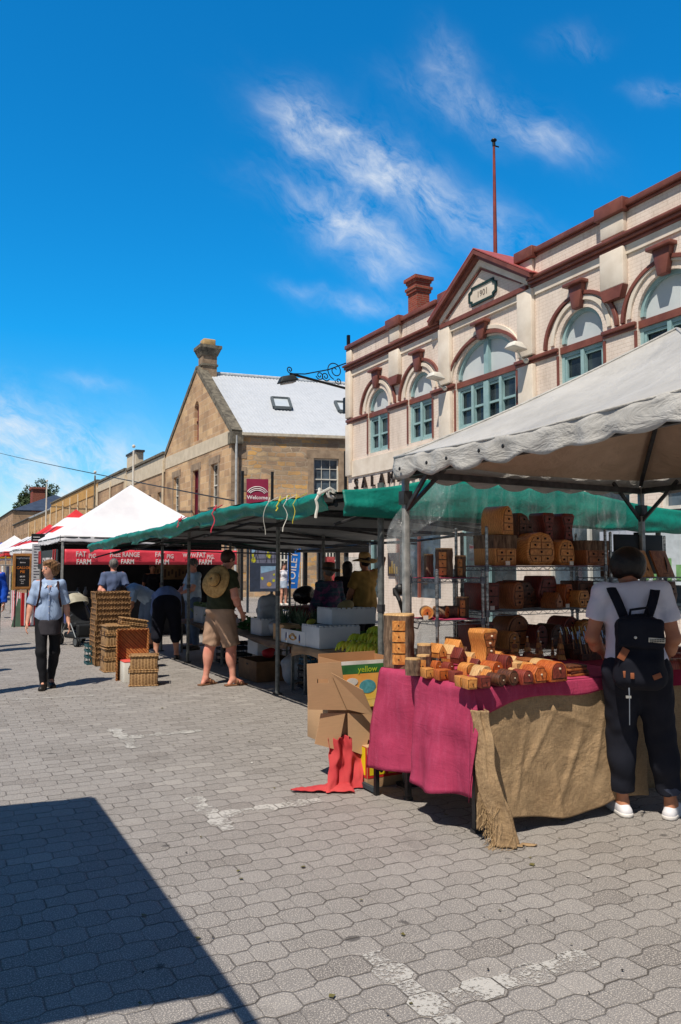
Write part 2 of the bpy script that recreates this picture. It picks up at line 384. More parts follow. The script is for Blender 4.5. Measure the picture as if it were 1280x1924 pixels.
# parking marks: worn white paint lying on the pavers, stone by stone
def paint_mat():
    t = NT('worn_white_paint'); co = t.co(); n = t.noise(co, 55, 5, .75); b = t.noise(co, 5, 3)
    f = t.ramp(t.m_('ADD', n, t.m_('MULTIPLY', t.m_('SUBTRACT', b, .5), .7)), [(.435, 0.0), (.525, .92)])
    t.fin(t.mix(t.noise(co, 140, 2), S(215, 213, 208), S(180, 178, 172)), .7, t.bump(n, .3, .003))
    tr = t.node('ShaderNodeBsdfTransparent'); mx = t.node('ShaderNodeMixShader'); t.put(mx.inputs[0], f)
    t.l.new(tr.outputs[0], mx.inputs[1]); t.l.new(t.b.outputs[0], mx.inputs[2]); t.l.new(mx.outputs[0], t.out.inputs[0]); return t.m
PM = paint_mat()
def stones(rects):
    """octagons and squares of the paving pattern whose centre falls in a painted rectangle"""
    mb = MB(); gp = .004
    for k in range(int(1.5 / PP), int(9 / PP)):
        yc = (k + .5) * PP
        for i in range(3, 14):
            for oc in (0, 1):
                xc = (i + (0 if k % 2 else .5) + (.5 if not oc else 0)) * PL
                if not any(a[0] < xc < a[1] and a[2] < yc < a[3] for a in rects): continue
                if oc:
                    hw, hh, c = PL * .3125 - gp, PP / 2 + PA - gp, .03
                    poly = [(-hw, -hh + c), (-hw + c, -hh), (hw - c, -hh), (hw, -hh + c), (hw, hh - c), (hw - c, hh), (-hw + c, hh), (-hw, hh - c)]
                else:
                    hw, hh = PL * .1875 - gp, PP / 2 - PA - gp; poly = [(-hw, -hh), (hw, -hh), (hw, hh), (-hw, hh)]
                mb.add([(xc + a, yc + b, .004) for a, b in poly], [tuple(range(len(poly)))])
    return mb
for i, (yy, lb) in enumerate(((7.6, 'worn white T-shaped parking mark farthest up the street, beyond the other two'), (5.05, 'middle white T-shaped parking mark, level with the red rag on the pavers'), (2.55, 'white T-shaped parking mark at the near end of the paving'))):
    o = stones([(1.66, 1.79, yy - .40, yy + .40), (1.79, 2.42, yy - .08, yy + .05)]).build('parking_mark', PM)
    tag(o, lb, 'road marking', 'white parking marks on the pavers')
o = MB().add([(.7, 10.35, .004), (1.9, 10.2, .004), (1.9, 10.26, .004), (.7, 10.41, .004)], [(0, 1, 2, 3)]).build('painted_line', PM)
tag(o, 'faint thin white line on the pavers near the walking woman', 'road marking')

# ================================================================ shared building materials
cream = None
def painted_brick():
    t = NT('painted_brick'); o = t.xyz(t.co()); u = t.m_('ADD', o[0], o[1])
    n = t.node('ShaderNodeTexBrick'); t.put(n.inputs['Vector'], t.cxyz(u, o[2], 0.0)); n.inputs['Scale'].default_value = 1; n.inputs['Brick Width'].default_value = .24; n.inputs['Row Height'].default_value = .085
    n.inputs['Mortar Size'].default_value = .006; n.inputs['Mortar Smooth'].default_value = .4; t.put(n.inputs['Color1'], (.1, .1, .1)); t.put(n.inputs['Color2'], (.9, .9, .9))
    col = t.mix(t.ramp(t.noise(t.co(), 1.2, 5, .6), [(.3, 0.0), (.7, 1.0)]), S(240, 227, 216), S(228, 212, 199))
    col = t.mix(t.m_('MULTIPLY', n.outputs[1], .35), col, S(180, 158, 138))
    col = t.mix(t.ramp(t.noise(t.mp(t.co(), sc=(1, 1, .25)), 2.5, 5, .7), [(.50, 0.0), (.8, .55)]), col, S(170, 152, 134)); col = t.mix(t.ramp(t.noise(t.mp(t.co(), sc=(1, 1, .06)), 7, 4, .7), [(.56, 0.0), (.76, .45)]), col, S(150, 132, 116))
    h = t.m_('SUBTRACT', t.m_('MULTIPLY', t.noise(t.co(), 12, 3), .4), n.outputs[1])
    return t.fin(col, .7, t.bump(h, .5, .012), 0, .3)
M_cream = painted_brick()
M_pil = mat('cream_render', S(238, 228, 214), S(220, 208, 192), sc=2, rough=.65, bump=.15, bsc=30)
M_mar = mat('maroon_paint', S(136, 82, 70), S(114, 66, 57), sc=3, rough=.5, bump=.1, bsc=20)
M_teal = mat('pale_teal_paint', S(160, 192, 194), S(138, 172, 176), sc=3, rough=.5)
M_lun = mat('lunette_white', S(212, 220, 222), S(196, 206, 210), sc=1, rough=.5)
M_gl = glassy('dark_window_glass', (.05, .07, .085), .03)
M_glb = glassy('sky_window_glass', (.10, .14, .18))
M_white = mat('white_paint', S(226, 224, 216), S(206, 204, 196), sc=4, rough=.55)
M_iron = mat('black_iron', S(32, 34, 38), S(22, 24, 26), sc=10, rough=.45, metal=.3)
M_dark = mat('dark_interior', S(30, 28, 28), S(18, 17, 17), sc=2)
M_rbrick = brick('red_chimney_brick', (1, 1), .23, .08, [S(150, 62, 46), S(172, 80, 58), S(134, 54, 44)], S(150, 120, 104), .008)

FX = 13.5
def FM(x=FX): return frameM((x, 0, 0), (0, -1, 0), (0, 0, 1))   # u = -Y, v = Z, w = -X (towards the street)
def arc(cx, cz, r, a0, a1, n, rv=None):
    rv = rv or r; return [(cx + r * math.cos(R(a0 + (a1 - a0) * i / n)), cz + rv * math.sin(R(a0 + (a1 - a0) * i / n))) for i in range(n + 1)]

def cream_building():
    T = thing('corner_building', 'cream painted two-storey building with maroon mouldings, arched windows and a pediment', 'building')
    M = FM(); C0 = 17.42; Y1 = 25.4; Y0 = 9.45; YE = 5.0
    wins = [(23.25, .66), (20.65, .66), (C0, 1.32), (13.78, .70), (11.30, .78)]
    sill, band = 5.45, 6.78
    holes = []
    for cY, hw in wins:
        rv = hw if hw < 1 else .95
        z0 = 6.95 if hw < 1 else 6.95
        holes.append([(-cY - hw, sill), (-cY + hw, sill), (-cY + hw, z0)] + arc(-cY, z0, hw, 0, 180, 16, rv)[1:])
    # ground-floor openings: shop windows and doors
    gf = [(24.6, 23.0, .5, 3.1), (22.2, 19.6, .6, 3.3), (18.6, 16.2, .05, 3.4), (15.0, 12.4, .6, 3.3), (11.6, 9.0, .6, 3.3)]
    for a, b, z0, z1 in gf: holes.append([(-a, z0), (-b, z0), (-b, z1), (-a, z1)])
    m = MB(); m.plate([(-Y1, 0), (-YE, 0), (-YE, 9.45), (-Y1, 9.45)], holes, .32, M); m.build('wall', M_cream, T)
    m = MB(); m.b2((FX + .325, Y1 - .3, 0), (FX + 13, Y1 - .003, 9.0)); m.b2((FX + .325, YE, 0), (FX + 13, YE + .3, 9.0)); m.build('side_wall', M_cream, T)
    m = MB(); m.b2((FX + .33, YE + .31, 8.4), (FX + 13, Y1 - .31, 8.55)); m.build('roof', mat('roof_grey', S(120, 122, 125)), T)
    m = MB(); m.b2((FX + 1.5, YE + .4, .0), (FX + 1.6, Y1 - .4, 8.3)); m.b2((FX + .4, YE + .4, 4.2), (FX + 1.45, Y1 - .4, 4.3)); m.build('inner_wall', M_dark, T)
    # plain render base course and lower band
    m = MB(); m.b2((FX - .05, YE, 4.75), (FX - .001, Y1 - .002, 5.32)); m.b2((FX - .08, YE, 3.65), (FX - .001, Y1 - .002, 3.8)); m.build('lower_band', M_pil, T)
    # cornice (maroon), with soffit steps
    def run(mb, z0, prof, a, b, x0=FX):
        for (pz0, pz1, pr_) in prof: mb.b2((x0 - pr_, a, z0 + pz0), (x0 - .002, b, z0 + pz1))
    m = MB()
    for a, b in ((YE, 15.42), (19.42, Y1 + .1)):
        run(m, 8.62, [(0, .08, .08), (.08, .16, .15), (.16, .24, .22)], a, b)
    m.build('cornice', M_mar, T, bevel=.02)
    m = MB()
    for a, b in ((YE, 15.38), (19.46, Y1 + .08)): run(m, 8.42, [(0, .197, .05)], a, b)
    m.build('frieze', M_pil, T)
    m = MB(); run(m, 9.4, [(0, .06, .06), (.06, .2, .13)], YE, 15.2); run(m, 9.4, [(0, .06, .06), (.06, .2, .13)], 19.6, Y1 + .08)
    for y in (22.0, 12.65): run(m, 9.38, [(0, .30, .22)], y - .42, y + .42)
    for y in (19.05, 15.55): run(m, 9.38, [(0, .28, .20)], y - .35, y + .35)
    m.build('coping', M_mar, T, bevel=.015)
    # string course
    edges = [Y1 + .06]
    for cY, hw in wins: edges += [cY + hw + .02, cY - hw - .02]
    edges.append(YE)
    for i in range(0, len(edges), 2): m = MB(); run(m, 6.68, [(.02, .09, .05), (.09, .18, .10)], edges[i + 1], edges[i]); m.build('string_course', M_mar, T, bevel=.012)
    # pilasters
    for y, hw, z0, z1 in ((22.0, .30, 7.45, 9.38), (12.65, .34, 7.45, 9.38)):
        m = MB(); m.b2((FX - .16, y - hw, z0 + .3), (FX - .003, y + hw, 8.60)); m.b2((FX - .12, y - hw, 8.93), (FX - .003, y + hw, z1)); m.build('pilaster', M_pil, T, bevel=.02)
        m = MB(); m.prism([(-hw * .7, 0), (hw * .7, 0), (hw * 1.0, .26), (-hw * 1.0, .26)], .17, frameM((FX - .175, y, z0 + .03), (0, -1, 0), (0, 0, 1))); m.build('corbel', M_mar, T)
    for y, hw in ((19.18, .28), (15.6, .28), (25.22, .18)):
        m = MB(); m.b2((FX - .14, y - hw, 4.8), (FX - .003, y + hw, 6.66)); m.b2((FX - .14, y - hw, 6.9), (FX - .003, y + hw, 8.60)); m.b2((FX - .10, y - hw, 8.93), (FX - .003, y + hw, 9.37)); m.build('pilaster', M_pil, T, bevel=.02)
    # arches: inner cream roll, outer maroon hood
    for cY, hw in wins:
        z0 = 6.9; big = hw > 1; ro = (1.2 if not big else 1.66); zz = 8.02
        rv = zz - z0
        def ring(r0, r1, v0, v1, t, mm, nm, zc=z0):
            a = arc(-cY, zc, r1, 0, 180, 28, v1); b = arc(-cY, zc, r0, 180, 0, 28, v0)
            m = MB(); m.prism(a + b, t, FM(FX - t)); m.build(nm, mm, T, bevel=.01, seg=1)
        ring(ro - .09, ro, rv - .09, rv, .08, M_mar, 'hood_mould')
        hv = hw if not big else .95
        ring(hw + .16, hw + .27, hv + .16, hv + .27, .05, M_pil, 'arch_roll', 6.95)
        k = .15 if not big else .15; top = 8.18 + (.06 if big else 0); bot = 7.62 if not big else 7.82
        m = MB(); m.prism([(-cY - k * .75, bot), (-cY + k * .75, bot), (-cY + k * 1.5, top), (-cY - k * 1.5, top)], .15, FM(FX - .152)); m.b2((FX - .24, cY - .30, top), (FX - .004, cY + .33, top + .08)); m.build('keystone', M_mar, T, bevel=.012)
        # window joinery
        wx = FX + .16
        win = MB(); bars = []
        def rect(a, b, z0_, z1_, w, t_=.07, mb=win, x=wx):
            for (p, q) in (((a, z0_), (a + w, z1_)), ((b - w, z0_), (b, z1_)), ((a + w, z0_), (b - w, z0_ + w)), ((a + w, z1_ - w), (b - w, z1_))):
                mb.b2((x - t_, p[0], p[1]), (x, q[0], q[1]))
        n = 2 if not big else 4
        rect(cY - hw, cY + hw, sill + .02, 6.70, .09, .09)
        wd = (2 * hw - .18) / n
        for i in range(n):
            a = cY - hw + .09 + i * wd; rect(a + .005, a + wd - .005, sill + .115, 6.6, .055, .06, x=wx - .002)
            win.b2((wx - .075, a + .06, 6.02), (wx - .003, a + wd - .06, 6.08))
        for i in range(1, n):
            a = cY - hw + .09 + i * wd; e = .05 if not (big and i == 2) else .11
            win.b2((wx - .12, a - e, sill + .03), (wx - .0785, a + e, 6.66))
        if big: win.b2((wx - .10, cY - .1, 6.87), (wx, cY + .1, 7.86))
        ao = arc(-cY, 6.95, hw, 0, 180, 20, hv); ai = arc(-cY, 6.95, hw - .09, 180, 0, 20, hv - .09)
        win.prism(ao + ai, .08, FM(wx - .08))
        wo = win.build('window', M_teal, T)
        gm = MB(); gm.b2((wx + .012, cY - hw, sill), (wx + .02, cY + hw, 6.7)); gm.build('glass', M_gl, wo)
        lm = MB(); lm.prism([(-cY - hw, 6.86)] + [(-cY + hw, 6.86)] + arc(-cY, 6.95, hw, 0, 180, 20, hv), .02, FM(wx + .005)); lm.build('lunette', M_lun, wo)
        sm = MB(); sm.b2((wx - .14, cY - hw, 6.70), (wx, cY + hw, 6.86)); sm.build('transom', M_mar, wo)
        for sg in (-1, 1): mm_ = MB(); mm_.b2((FX - .03, cY + sg * (hw + .05) - .035, sill), (FX - .003, cY + sg * (hw + .05) + .035, 6.66)); mm_.build('jamb_strip', M_mar, wo)
    # pediment
    ax, az_ = 17.42, 10.28; hw = 2.02; zb = 8.62
    m = MB(); m.prism([(-ax - hw, zb), (-ax + hw, zb), (-ax, az_ - .1)], .3, FM(FX - .05)); m.build('pediment', M_cream, T)
    def rake(mb, off, th, x0, x1, k=1.0):
        for sg in (-1, 1):
            a = Vector((sg * (hw + .25 - off * 1.3), zb + .28)); b = Vector((0, az_ + .02 - off))
            d = (b - a).normalized(); nn = Vector((-d.y, d.x)) * (1 if sg < 0 else -1)
            if nn.y > 0: nn = -nn
            p = [a, b, Vector((0, b.y - th / abs(d.x) )), a + Vector((0, -th / abs(d.x)))]
            q = [(-ax + v.x, v.y) for v in p]
            mb.prism(q if sg > 0 else q, x1, FM(x0))
    m = MB(); rake(m, 0, .1, FX - .34, .3); rake(m, .135, .08, FX - .24, .2); m.build('raking_cornice', M_mar, T)
    m = MB(); rake(m, .24, .16, FX - .13, .08); m.build('pediment_panel', M_pil, T)
    m = MB(); rake(m, .47, .05, FX - .10, .045); m.b2((FX - .16, ax - hw + .1, zb - .02), (FX - .052, ax + hw - .1, zb + .1)); m.build('pediment_moulding', M_mar, T)
    m = MB(); m.b2((FX - .08, ax - hw + .12, zb - .2), (FX - .004, ax + hw - .12, zb - .03)); m.build('frieze', M_pil, T)
    # small gable roof behind the pediment
    m = MB(); m.add([(FX - .34, ax + hw + .3, zb + .28), (FX - .34, ax, az_ + .06), (FX - .34, ax - hw - .3, zb + .28), (FX + 2.2, ax + hw + .3, zb + .28), (FX + 2.2, ax, az_ + .06), (FX + 2.2, ax - hw - .3, zb + .28)], [(0, 1, 4, 3), (1, 2, 5, 4)])
    m.build('pediment_roof', mat('faded_red_tin', S(178, 92, 88), S(160, 80, 78), sc=4), T, solid=.03)
    # plaque 1901
    pz = 9.12; w, h, c = .62, .27, .13
    def oc(w, h, c): return [(-w + c, -h), (w - c, -h), (w - c, -h + c * .6), (w, -h + c), (w, h - c), (w - c, h - c * .6), (w - c, h), (-w + c, h), (-w + c, h - c * .6), (-w, h - c), (-w, -h + c), (-w + c, -h + c * .6)]
    Mp = frameM((FX - .10, ax - .05, pz), (0, -1, 0), (0, 0, 1))
    m = MB(); m.plate(oc(w, h, c), [oc(w - .07, h - .07, c - .02)], .06, Mp); m.cur = 1; m.prism(oc(w - .07, h - .07, c - .02), .03, frameM((FX - .075, ax - .05, pz), (0, -1, 0), (0, 0, 1)))
    po = m.build('plaque', [mat('dark_green_paint', S(30, 58, 58)), M_pil], T)
    m = MB(); text(m, '1901', .25, frameM((FX - .08, ax - .05, pz - .01), (0, -1, 0), (0, 0, 1)), ext=.01); m.build('numerals', mat('grey_letters', S(120, 110, 104)), po)
    # lettering over the ground floor
    x = 24.72
    for ch in 'SALAMANCA':
        m = MB(); text(m, ch, .56, frameM((FX - .06, x, 4.45), (0, -1, 0), (0, 0, 1)), ext=.06); x -= .60; m.build('letter', mat('bronze_letters', S(52, 40, 34), metal=.3), T)
    # ground floor shop fronts
    for i, (a, b, z0, z1) in enumerate(gf):
        fr = MB(); x = FX + .14
        for yy in (a - .04, (a + b) / 2 + .02, b + .04): fr.b2((x - .08, yy - .04, z0), (x, yy + .04, z1))
        fr.b2((x - .075, b + .08, z1 - .55), (x - .005, a - .08, z1 - .48)); fo = fr.build('shop_front', [M_teal, M_mar, M_teal, M_white, M_white][i], T)
        gm = MB(); gm.b2((x + .01, b, z0), (x + .02, a, z1)); gm.build('glass', [M_gl, M_glb, M_gl, M_glb, M_glb][i], fo)
    # chimney
    m = MB(); cx = FX + 2.2; cyy = at(787, 560, X=cx).y; zc_ = at(787, 524, X=cx).z - 11.58
    m.b2((cx - .27, cyy - .30, 8.5), (cx + .27, cyy + .30, 11.0 + zc_))
    for z, e, h in ((11.0, .33, .12), (11.12, .37, .1), (11.36, .34, .10), (11.46, .40, .12)): m.b2((cx - e, cyy - e, z + zc_), (cx + e, cyy + e, z + h + zc_))
    m.b2((cx - .30, cyy - .31, 11.22 + zc_), (cx + .30, cyy + .31, 11.36 + zc_)); m.build('chimney', M_rbrick, T)
    # flood lamps on the pilasters
    for y, z in ((19.1, 7.02), (15.52, 7.02)):
        m = MB(); m.tube([(FX - .15, y, z - .25), (FX - .3, y, z - .22), (FX - .42, y, z - .03)], .025); m.ball((FX - .15, y, z - .25), .07)
        lo = m.build('lamp_arm', M_white, T)
        m = MB(); m.add([(-.3, -.26, 0), (.3, -.26, 0), (.3, .26, 0), (-.3, .26, 0), (-.2, -.16, .2), (.1, -.16, .24), (.1, .16, .24), (-.2, .16, .2)], [(0, 3, 2, 1), (4, 5, 6, 7), (0, 1, 5, 4), (1, 2, 6, 5), (2, 3, 7, 6), (3, 0, 4, 7)], Matrix.Translation((FX - .48, y, z)) @ Matrix.Rotation(R(8), 4, 'Y') @ Matrix.Scale(.8, 4)); m.build('lamp_head', M_white, lo, bevel=.03)
    # gutter downpipe by the corner
    settle(T, (FX, 17.4, 0)); return T
cream_building()

# flagpole on the roof
m = MB(); T = thing('flagpole', 'tall thin rust-red flagpole above the pediment', 'flagpole')
fp = at(931, 480, X=FX + 1.0)
m.tube([(fp.x, fp.y, 9.2), (fp.x, fp.y, 11.5), (fp.x, fp.y, at(930, 266, X=FX + 1.0).z)], [.065, .055, .035], 10); m.build('pole', mat('rust_red_paint', S(150, 62, 48), S(120, 52, 42), sc=4), T)
m = MB(); zt = at(930, 266, X=FX + 1.0).z; m.ball((fp.x, fp.y, zt + .06), (.09, .09, .05)); m.tube([(fp.x, fp.y, zt - .1), (fp.x + .18, fp.y, zt - .1)], .02); m.tube([(fp.x, fp.y, zt - .12), (fp.x, fp.y, zt + .04)], .048); m.build('finial', M_iron, T)
settle(T, (fp.x, fp.y, 9.2))

# bracket street lamp on the corner
def bracket_lamp():
    T = thing('bracket_lamp', 'black wrought-iron bracket lamp with scrolls, jutting from the cream corner', 'street lamp')
    y = 25.55; x0 = FX + .08; arm = 4.0
    pz = [at(660, q, X=FX).z for q in (650, 715, 780)]
    m = MB(); m.bar((x0, y, pz[2] - .4), (x0, y, pz[0] + .5), .1); m.box((x0, y + .0, 7.45), (.3, .3, .55)); m.build('wall_post', M_iron, T)
    a = Vector((x0, y, 8.05)); b = at(545, 702, Y=y)
    m = MB(); m.tube([a, b], .045, 8)
    m.tube([a + Vector((0, 0, 1.0)), a + (b - a) * .35 + Vector((0, 0, .52)), a + (b - a) * .75 + Vector((0, 0, .13)), b], .022, 6)
    d = (b - a).normalized()
    def scroll(c, r, turns, ph, sg=1):
        pts = []
        for i in range(28):
            t = i / 27; ang = ph + sg * t * turns * 2 * math.pi; rr = r * (1 - .8 * t); pts.append(c + d * (rr * math.cos(ang)) + Vector((0, 0, rr * math.sin(ang))))
        m.tube(pts, .02, 6)
    scroll(a + d * .55 + Vector((0, 0, .55)), .34, 1.6, R(-80)); scroll(a + d * .42 + Vector((0, 0, .2)), .14, 1.3, 0, -1)
    scroll(a + (b - a) * .40 + Vector((0, 0, .24)), .17, 1.5, R(200)); scroll(a + (b - a) * .5 + Vector((0, 0, .22)), .16, 1.5, R(-20), -1); scroll(b + Vector((0, 0, .14)), .12, 1.3, R(-90))
    m.build('scroll_arm', M_iron, T)
    m = MB(); m.box((0, 0, 0), (.75, .42, .22), Matrix.Translation(b + Vector((-.1, 0, -.2))) @ Matrix.Rotation(R(-14), 4, 'Y'), taper=.6); m.build('lamp_head', mat('grey_lamp', S(52, 58, 62), metal=.4), T, bevel=.04)
    m = MB(); m.box((0, 0, -.14), (.5, .3, .05), Matrix.Translation(b + Vector((-.1, 0, -.2))) @ Matrix.Rotation(R(-14), 4, 'Y')); m.build('lens', mat('lamp_lens', S(150, 155, 158), rough=.2), T)
    settle(T, (x0, y, 7))
bracket_lamp()

# ================================================================ stone warehouse with the steep tin roof
M_ash = brick('ashlar_sandstone', (0, 1), .75, .36, [S(204, 166, 128), S(220, 184, 142), S(234, 198, 152), S(186, 152, 120), S(210, 172, 132)], S(212, 192, 164), .012, .05, .35, var=.35, stain=S(120, 98, 78))
M_rub = brick('rubble_sandstone', (.966, -.259), .50, .23, [S(206, 166, 122), S(236, 186, 112), S(176, 152, 132), S(220, 184, 144), S(152, 136, 122), S(236, 206, 160)], S(190, 172, 148), .026, .42, 1.0, var=.45, stain=S(126, 108, 92))
M_quo = mat('grey_sandstone', S(166, 146, 124), S(134, 116, 98), sc=3, rough=.85, bump=.4, bsc=12, bd=.02)
M_bandc = mat('cream_band', S(222, 208, 184), S(204, 190, 166), sc=2)
M_old = mat('weathered_stone', S(132, 126, 112), S(84, 80, 72), sc=4, rough=.9, bump=.6, bsc=14, bd=.03)
M_burg = mat('burgundy_paint', S(128, 34, 58), S(104, 26, 46), sc=2, rough=.5)
def sash(T, M, cx, z0, z1, hw, mats=None, cols=2, rows=4, recess=.16, frame=M_white, glass=M_gl, sill=True, arched=False):
    """sash window set in an opening; M maps u,v,w of the wall"""
    f = MB(); w = .05
    def b(u0, u1, v0, v1, w0=-recess - .05, w1=-recess): f.b2((u0, v0, w0), (u1, v1, w1), M)
    b(cx - hw, cx - hw + .07, z0, z1); b(cx + hw - .07, cx + hw, z0, z1); b(cx - hw + .07, cx + hw - .07, z0, z0 + .08); b(cx - hw + .07, cx + hw - .07, z1 - .07, z1)
    zm = (z0 + z1) / 2; b(cx - hw + .07, cx + hw - .07, zm - .03, zm + .03, w1=-recess + .02)
    for i in range(1, cols): u = cx - hw + 2 * hw * i / cols; b(u - .013, u + .013, z0 + .08, z1 - .07, w0=-recess - .04, w1=-recess - .01)
    for i in range(1, rows):
        if i * 2 == rows: continue
        v = z0 + (z1 - z0) * i / rows; b(cx - hw + .07, cx + hw - .07, v - .013, v + .013, w0=-recess - .039, w1=-recess - .012)
    fo = f.build('window', frame, T)
    g_ = MB(); g_.b2((cx - hw, z0, -recess - .06), (cx + hw, z1, -recess - .055), M); g_.build('glass', glass, fo)
    if sill: s_ = MB(); s_.b2((cx - hw - .2, z0 - .2, -.1), (cx + hw + .2, z0 - .003, .12), M); s_.build('sill', M_quo, fo)
    return fo
def warehouse():
    T = thing('stone_warehouse', 'sandstone gabled warehouse with steep pale corrugated roof and stone chimney', 'building')
    M = FM(); Y0, Y1, YC = 37.95, 50.4, 43.9; ZE, ZA = 8.35, 12.75
    wn = [(40.6, 4.7, 7.0, .55, 0), (43.9, 3.6, 7.0, .55, 1), (47.9, 4.7, 7.0, .55, 0)]
    holes = [[(-c - w, a), (-c + w, a), (-c + w, b), (-c - w, b)] for c, a, b, w, k in wn]
    holes.append([(-YC - .42, 8.65), (-YC + .42, 8.65), (-YC + .42, 10.55)] + arc(-YC, 10.55, .42, 0, 180, 12)[1:])
    for c in (40.6, 47.9): holes.append([(-c - .6, 1.1), (-c + .6, 1.1), (-c + .6, 2.7), (-c - .6, 2.7)])
    holes.append([(-YC - .8, 0), (-YC + .8, 0), (-YC + .8, 2.8), (-YC - .8, 2.8)])
    m = MB(); m.plate([(-Y1, 0), (-Y0, 0), (-Y0, ZE - .2), (-YC, ZA), (-Y1, ZE + .2)], holes, .4, M); m.build('gable_wall', M_ash, T)
    m = MB(); m.prism([(-Y1 + .02, 7.75), (-Y0 - .02, 7.75), (-Y0 - .02, 8.2), (-Y0 - .35, 8.42), (-Y1 + .35, 8.5), (-Y1 + .02, 8.45)], .03, FM(FX - .03)); m.b2((FX - .03, Y0 + .02, 3.15), (FX - .002, Y1 - .02, 3.55)); m.build('cream_band', M_bandc, T)
    for c, a, b, w, k in wn:
        if not k: sash(T, M, -c, a, b, w, glass=M_gl)
        else:
            m = MB(); m.b2((FX + .2, c - w, a), (FX + .25, c + w, b)); d = m.build('loading_door', M_burg, T)
            m = MB(); m.b2((FX + .12, c - w, a), (FX + .2, c - w + .1, b)); m.b2((FX + .12, c + w - .1, a), (FX + .2, c + w, b)); m.b2((FX + .12, c - .05, a), (FX + .195, c + .05, b)); m.b2((FX + .13, c - w + .1, 5.9), (FX + .19, c + w - .1, 6.0)); m.build('frame', mat('dark_burgundy', S(96, 24, 40)), d)
        m = MB()
        for u in (-1, 1): m.b2((FX - .02, c + u * (w + .02), a - .1), (FX - .001, c + u * (w + .28), b)); 
        m.b2((FX - .025, c - w - .4, b + .003), (FX - .001, c + w + .4, b + .38)); m.build('surround', M_quo, T)
    m = MB(); m.b2((FX + .2, YC - .42, 8.65), (FX + .25, YC + .42, 11.0)); d = m.build('attic_door', M_burg, T)
    m = MB(); m.b2((FX + .12, YC - .04, 8.65), (FX + .198, YC + .04, 10.95)); m.b2((FX + .13, YC - .4, 9.8), (FX + .195, YC + .4, 9.88)); m.build('frame', mat('dark_burgundy', S(96, 24, 40)), d)
    for c in (40.6, 47.9): sash(T, M, -c, 1.1, 2.7, .6)
    # coping along the rake and kneelers
    m = MB()
    for a, b in (((Y0 - .15, ZE - .15), (YC, ZA + .1)), ((Y1 + .15, ZE + .25), (YC, ZA + .1))):
        m.bar((FX + .22, a[0], a[1] + .1), (FX + .22, b[0], b[1] + .05), .56, .26, up=(0, 0, 1))
    m.b2((FX - .1, Y0 - .35, 7.7), (FX + .5, Y0 + .3, 8.3)); m.build('coping', M_old, T)
    # side wall runs back at a slight angle
    D = Vector((.966, -.259, 0)); N = Vector((-.259, -.966, 0)); L = 14.5; ZS = 8.15
    Ms = frameM((FX + .02, Y0, 0), D, (0, 0, 1)); 
    sw = [(4.85, 4.95, 7.1, .66), (9.6, 4.95, 7.1, .66), (2.9, 1.0, 2.7, .6), (4.9, .9, 2.75, .55), (8.4, .6, 2.9, .6)]
    hs = [[(c - w, a), (c + w, a), (c + w, b), (c - w, b)] for c, a, b, w in sw]
    m = MB(); m.plate([(0, 0), (L, 0), (L, ZS), (0, ZS)], hs, .4, Ms); m.build('side_wall', M_rub, T)
    for c, a, b, w in sw[:2]:
        sash(T, Ms, c, a, b, w, cols=3, rows=4, glass=M_glb); m = MB(); m.b2((c - w - .38, b + .003, -.01), (c + w + .5, b + .42, .022), Ms)
        for u in (-1, 1): m.b2((c + u * (w + .0), a - .02, -.01), (c + u * (w + .3), b, .02), Ms)
        m.build('surround', M_quo, T)
    for c, a, b, w in sw[2:]:
        fo = MB()
        for i in range(7): u = c - w + .05 + (2 * w - .1) * i / 6; fo.b2((u - .03, a, -.2), (u + .03, b, -.14), Ms)
        fo.b2((c - w, (a + b) / 2 - .03, -.21), (c + w, (a + b) / 2 + .05, -.13), Ms); f2 = fo.build('barred_window', M_white, T); g_ = MB(); g_.b2((c - w, a, -.25), (c + w, b, -.24), Ms); g_.build('glass', M_gl, f2)
    m = MB(); zz = 0; k = 0
    while zz < 7.6:
        w = .75 if k % 2 else .5; m.b2((-.03, zz + .01, -.3), (w, zz + .40, .025), Ms); zz += .41; k += 1
    m.build('quoins', M_quo, T)
    # corrugated roof, near slope with real ripples, far slope plain
    E0 = Vector((FX + .3, Y0 - .12, ZE - .12)); A0 = Vector((FX + .3, YC, ZA - .12)); nrm = None
    sl = (A0 - E0); rd = Vector((.985, -.17, 0)) ; ed = D
    m = MB(); NU = 520
    def fn(u, v):
        LL = 17.0; p = E0 + ed * (LL * u); q = A0 + rd * (LL * u) + Vector((0, 0, -.1 * u)); w = p.lerp(q, v); return w + Vector((0, -.6, .75)) * (.018 * math.sin((u - .092 * v) * LL * 2 * math.pi / .19))
    m.grid(fn, 17 * 46, 12); m.build('roof', None or roof_mat(), T, smooth=True)
    m = MB(); m.add([A0 + Vector((0, 0, -.02)), A0 + rd * 17 + Vector((0, 0, -.12)), Vector((FX + 17, Y1 - 2.5, ZE)), Vector((FX + .3, Y1 + .1, ZE))], [(0, 1, 2, 3)]); m.build('far_roof_slope', roof_mat(), T)
    m = MB(); m.tube([A0 + Vector((0, 0, .06)), A0 + rd * 17 + Vector((0, 0, -.04))], .09, 8); m.build('ridge_cap', mat('pale_tin', S(205, 212, 218)), T)
    e1 = E0 + Vector((-.05, -.1, -.02)); m = MB(); m.bar(e1, e1 + D * L, .16, .14); m.build('gutter', mat('gutter_cream', S(206, 198, 180)), T)
    m = MB(); b_ = E0 + D * .0 + N * .2; m.tube([(b_.x - .1, b_.y, 8.1), (b_.x - .1, b_.y, .1)], .06, 8); m.build('downpipe', mat('pipe_grey', S(190, 196, 200)), T)
    # skylights
    def P(u, v, h): return fn(u, v) + Vector((0, -.6, .75)).normalized() * h
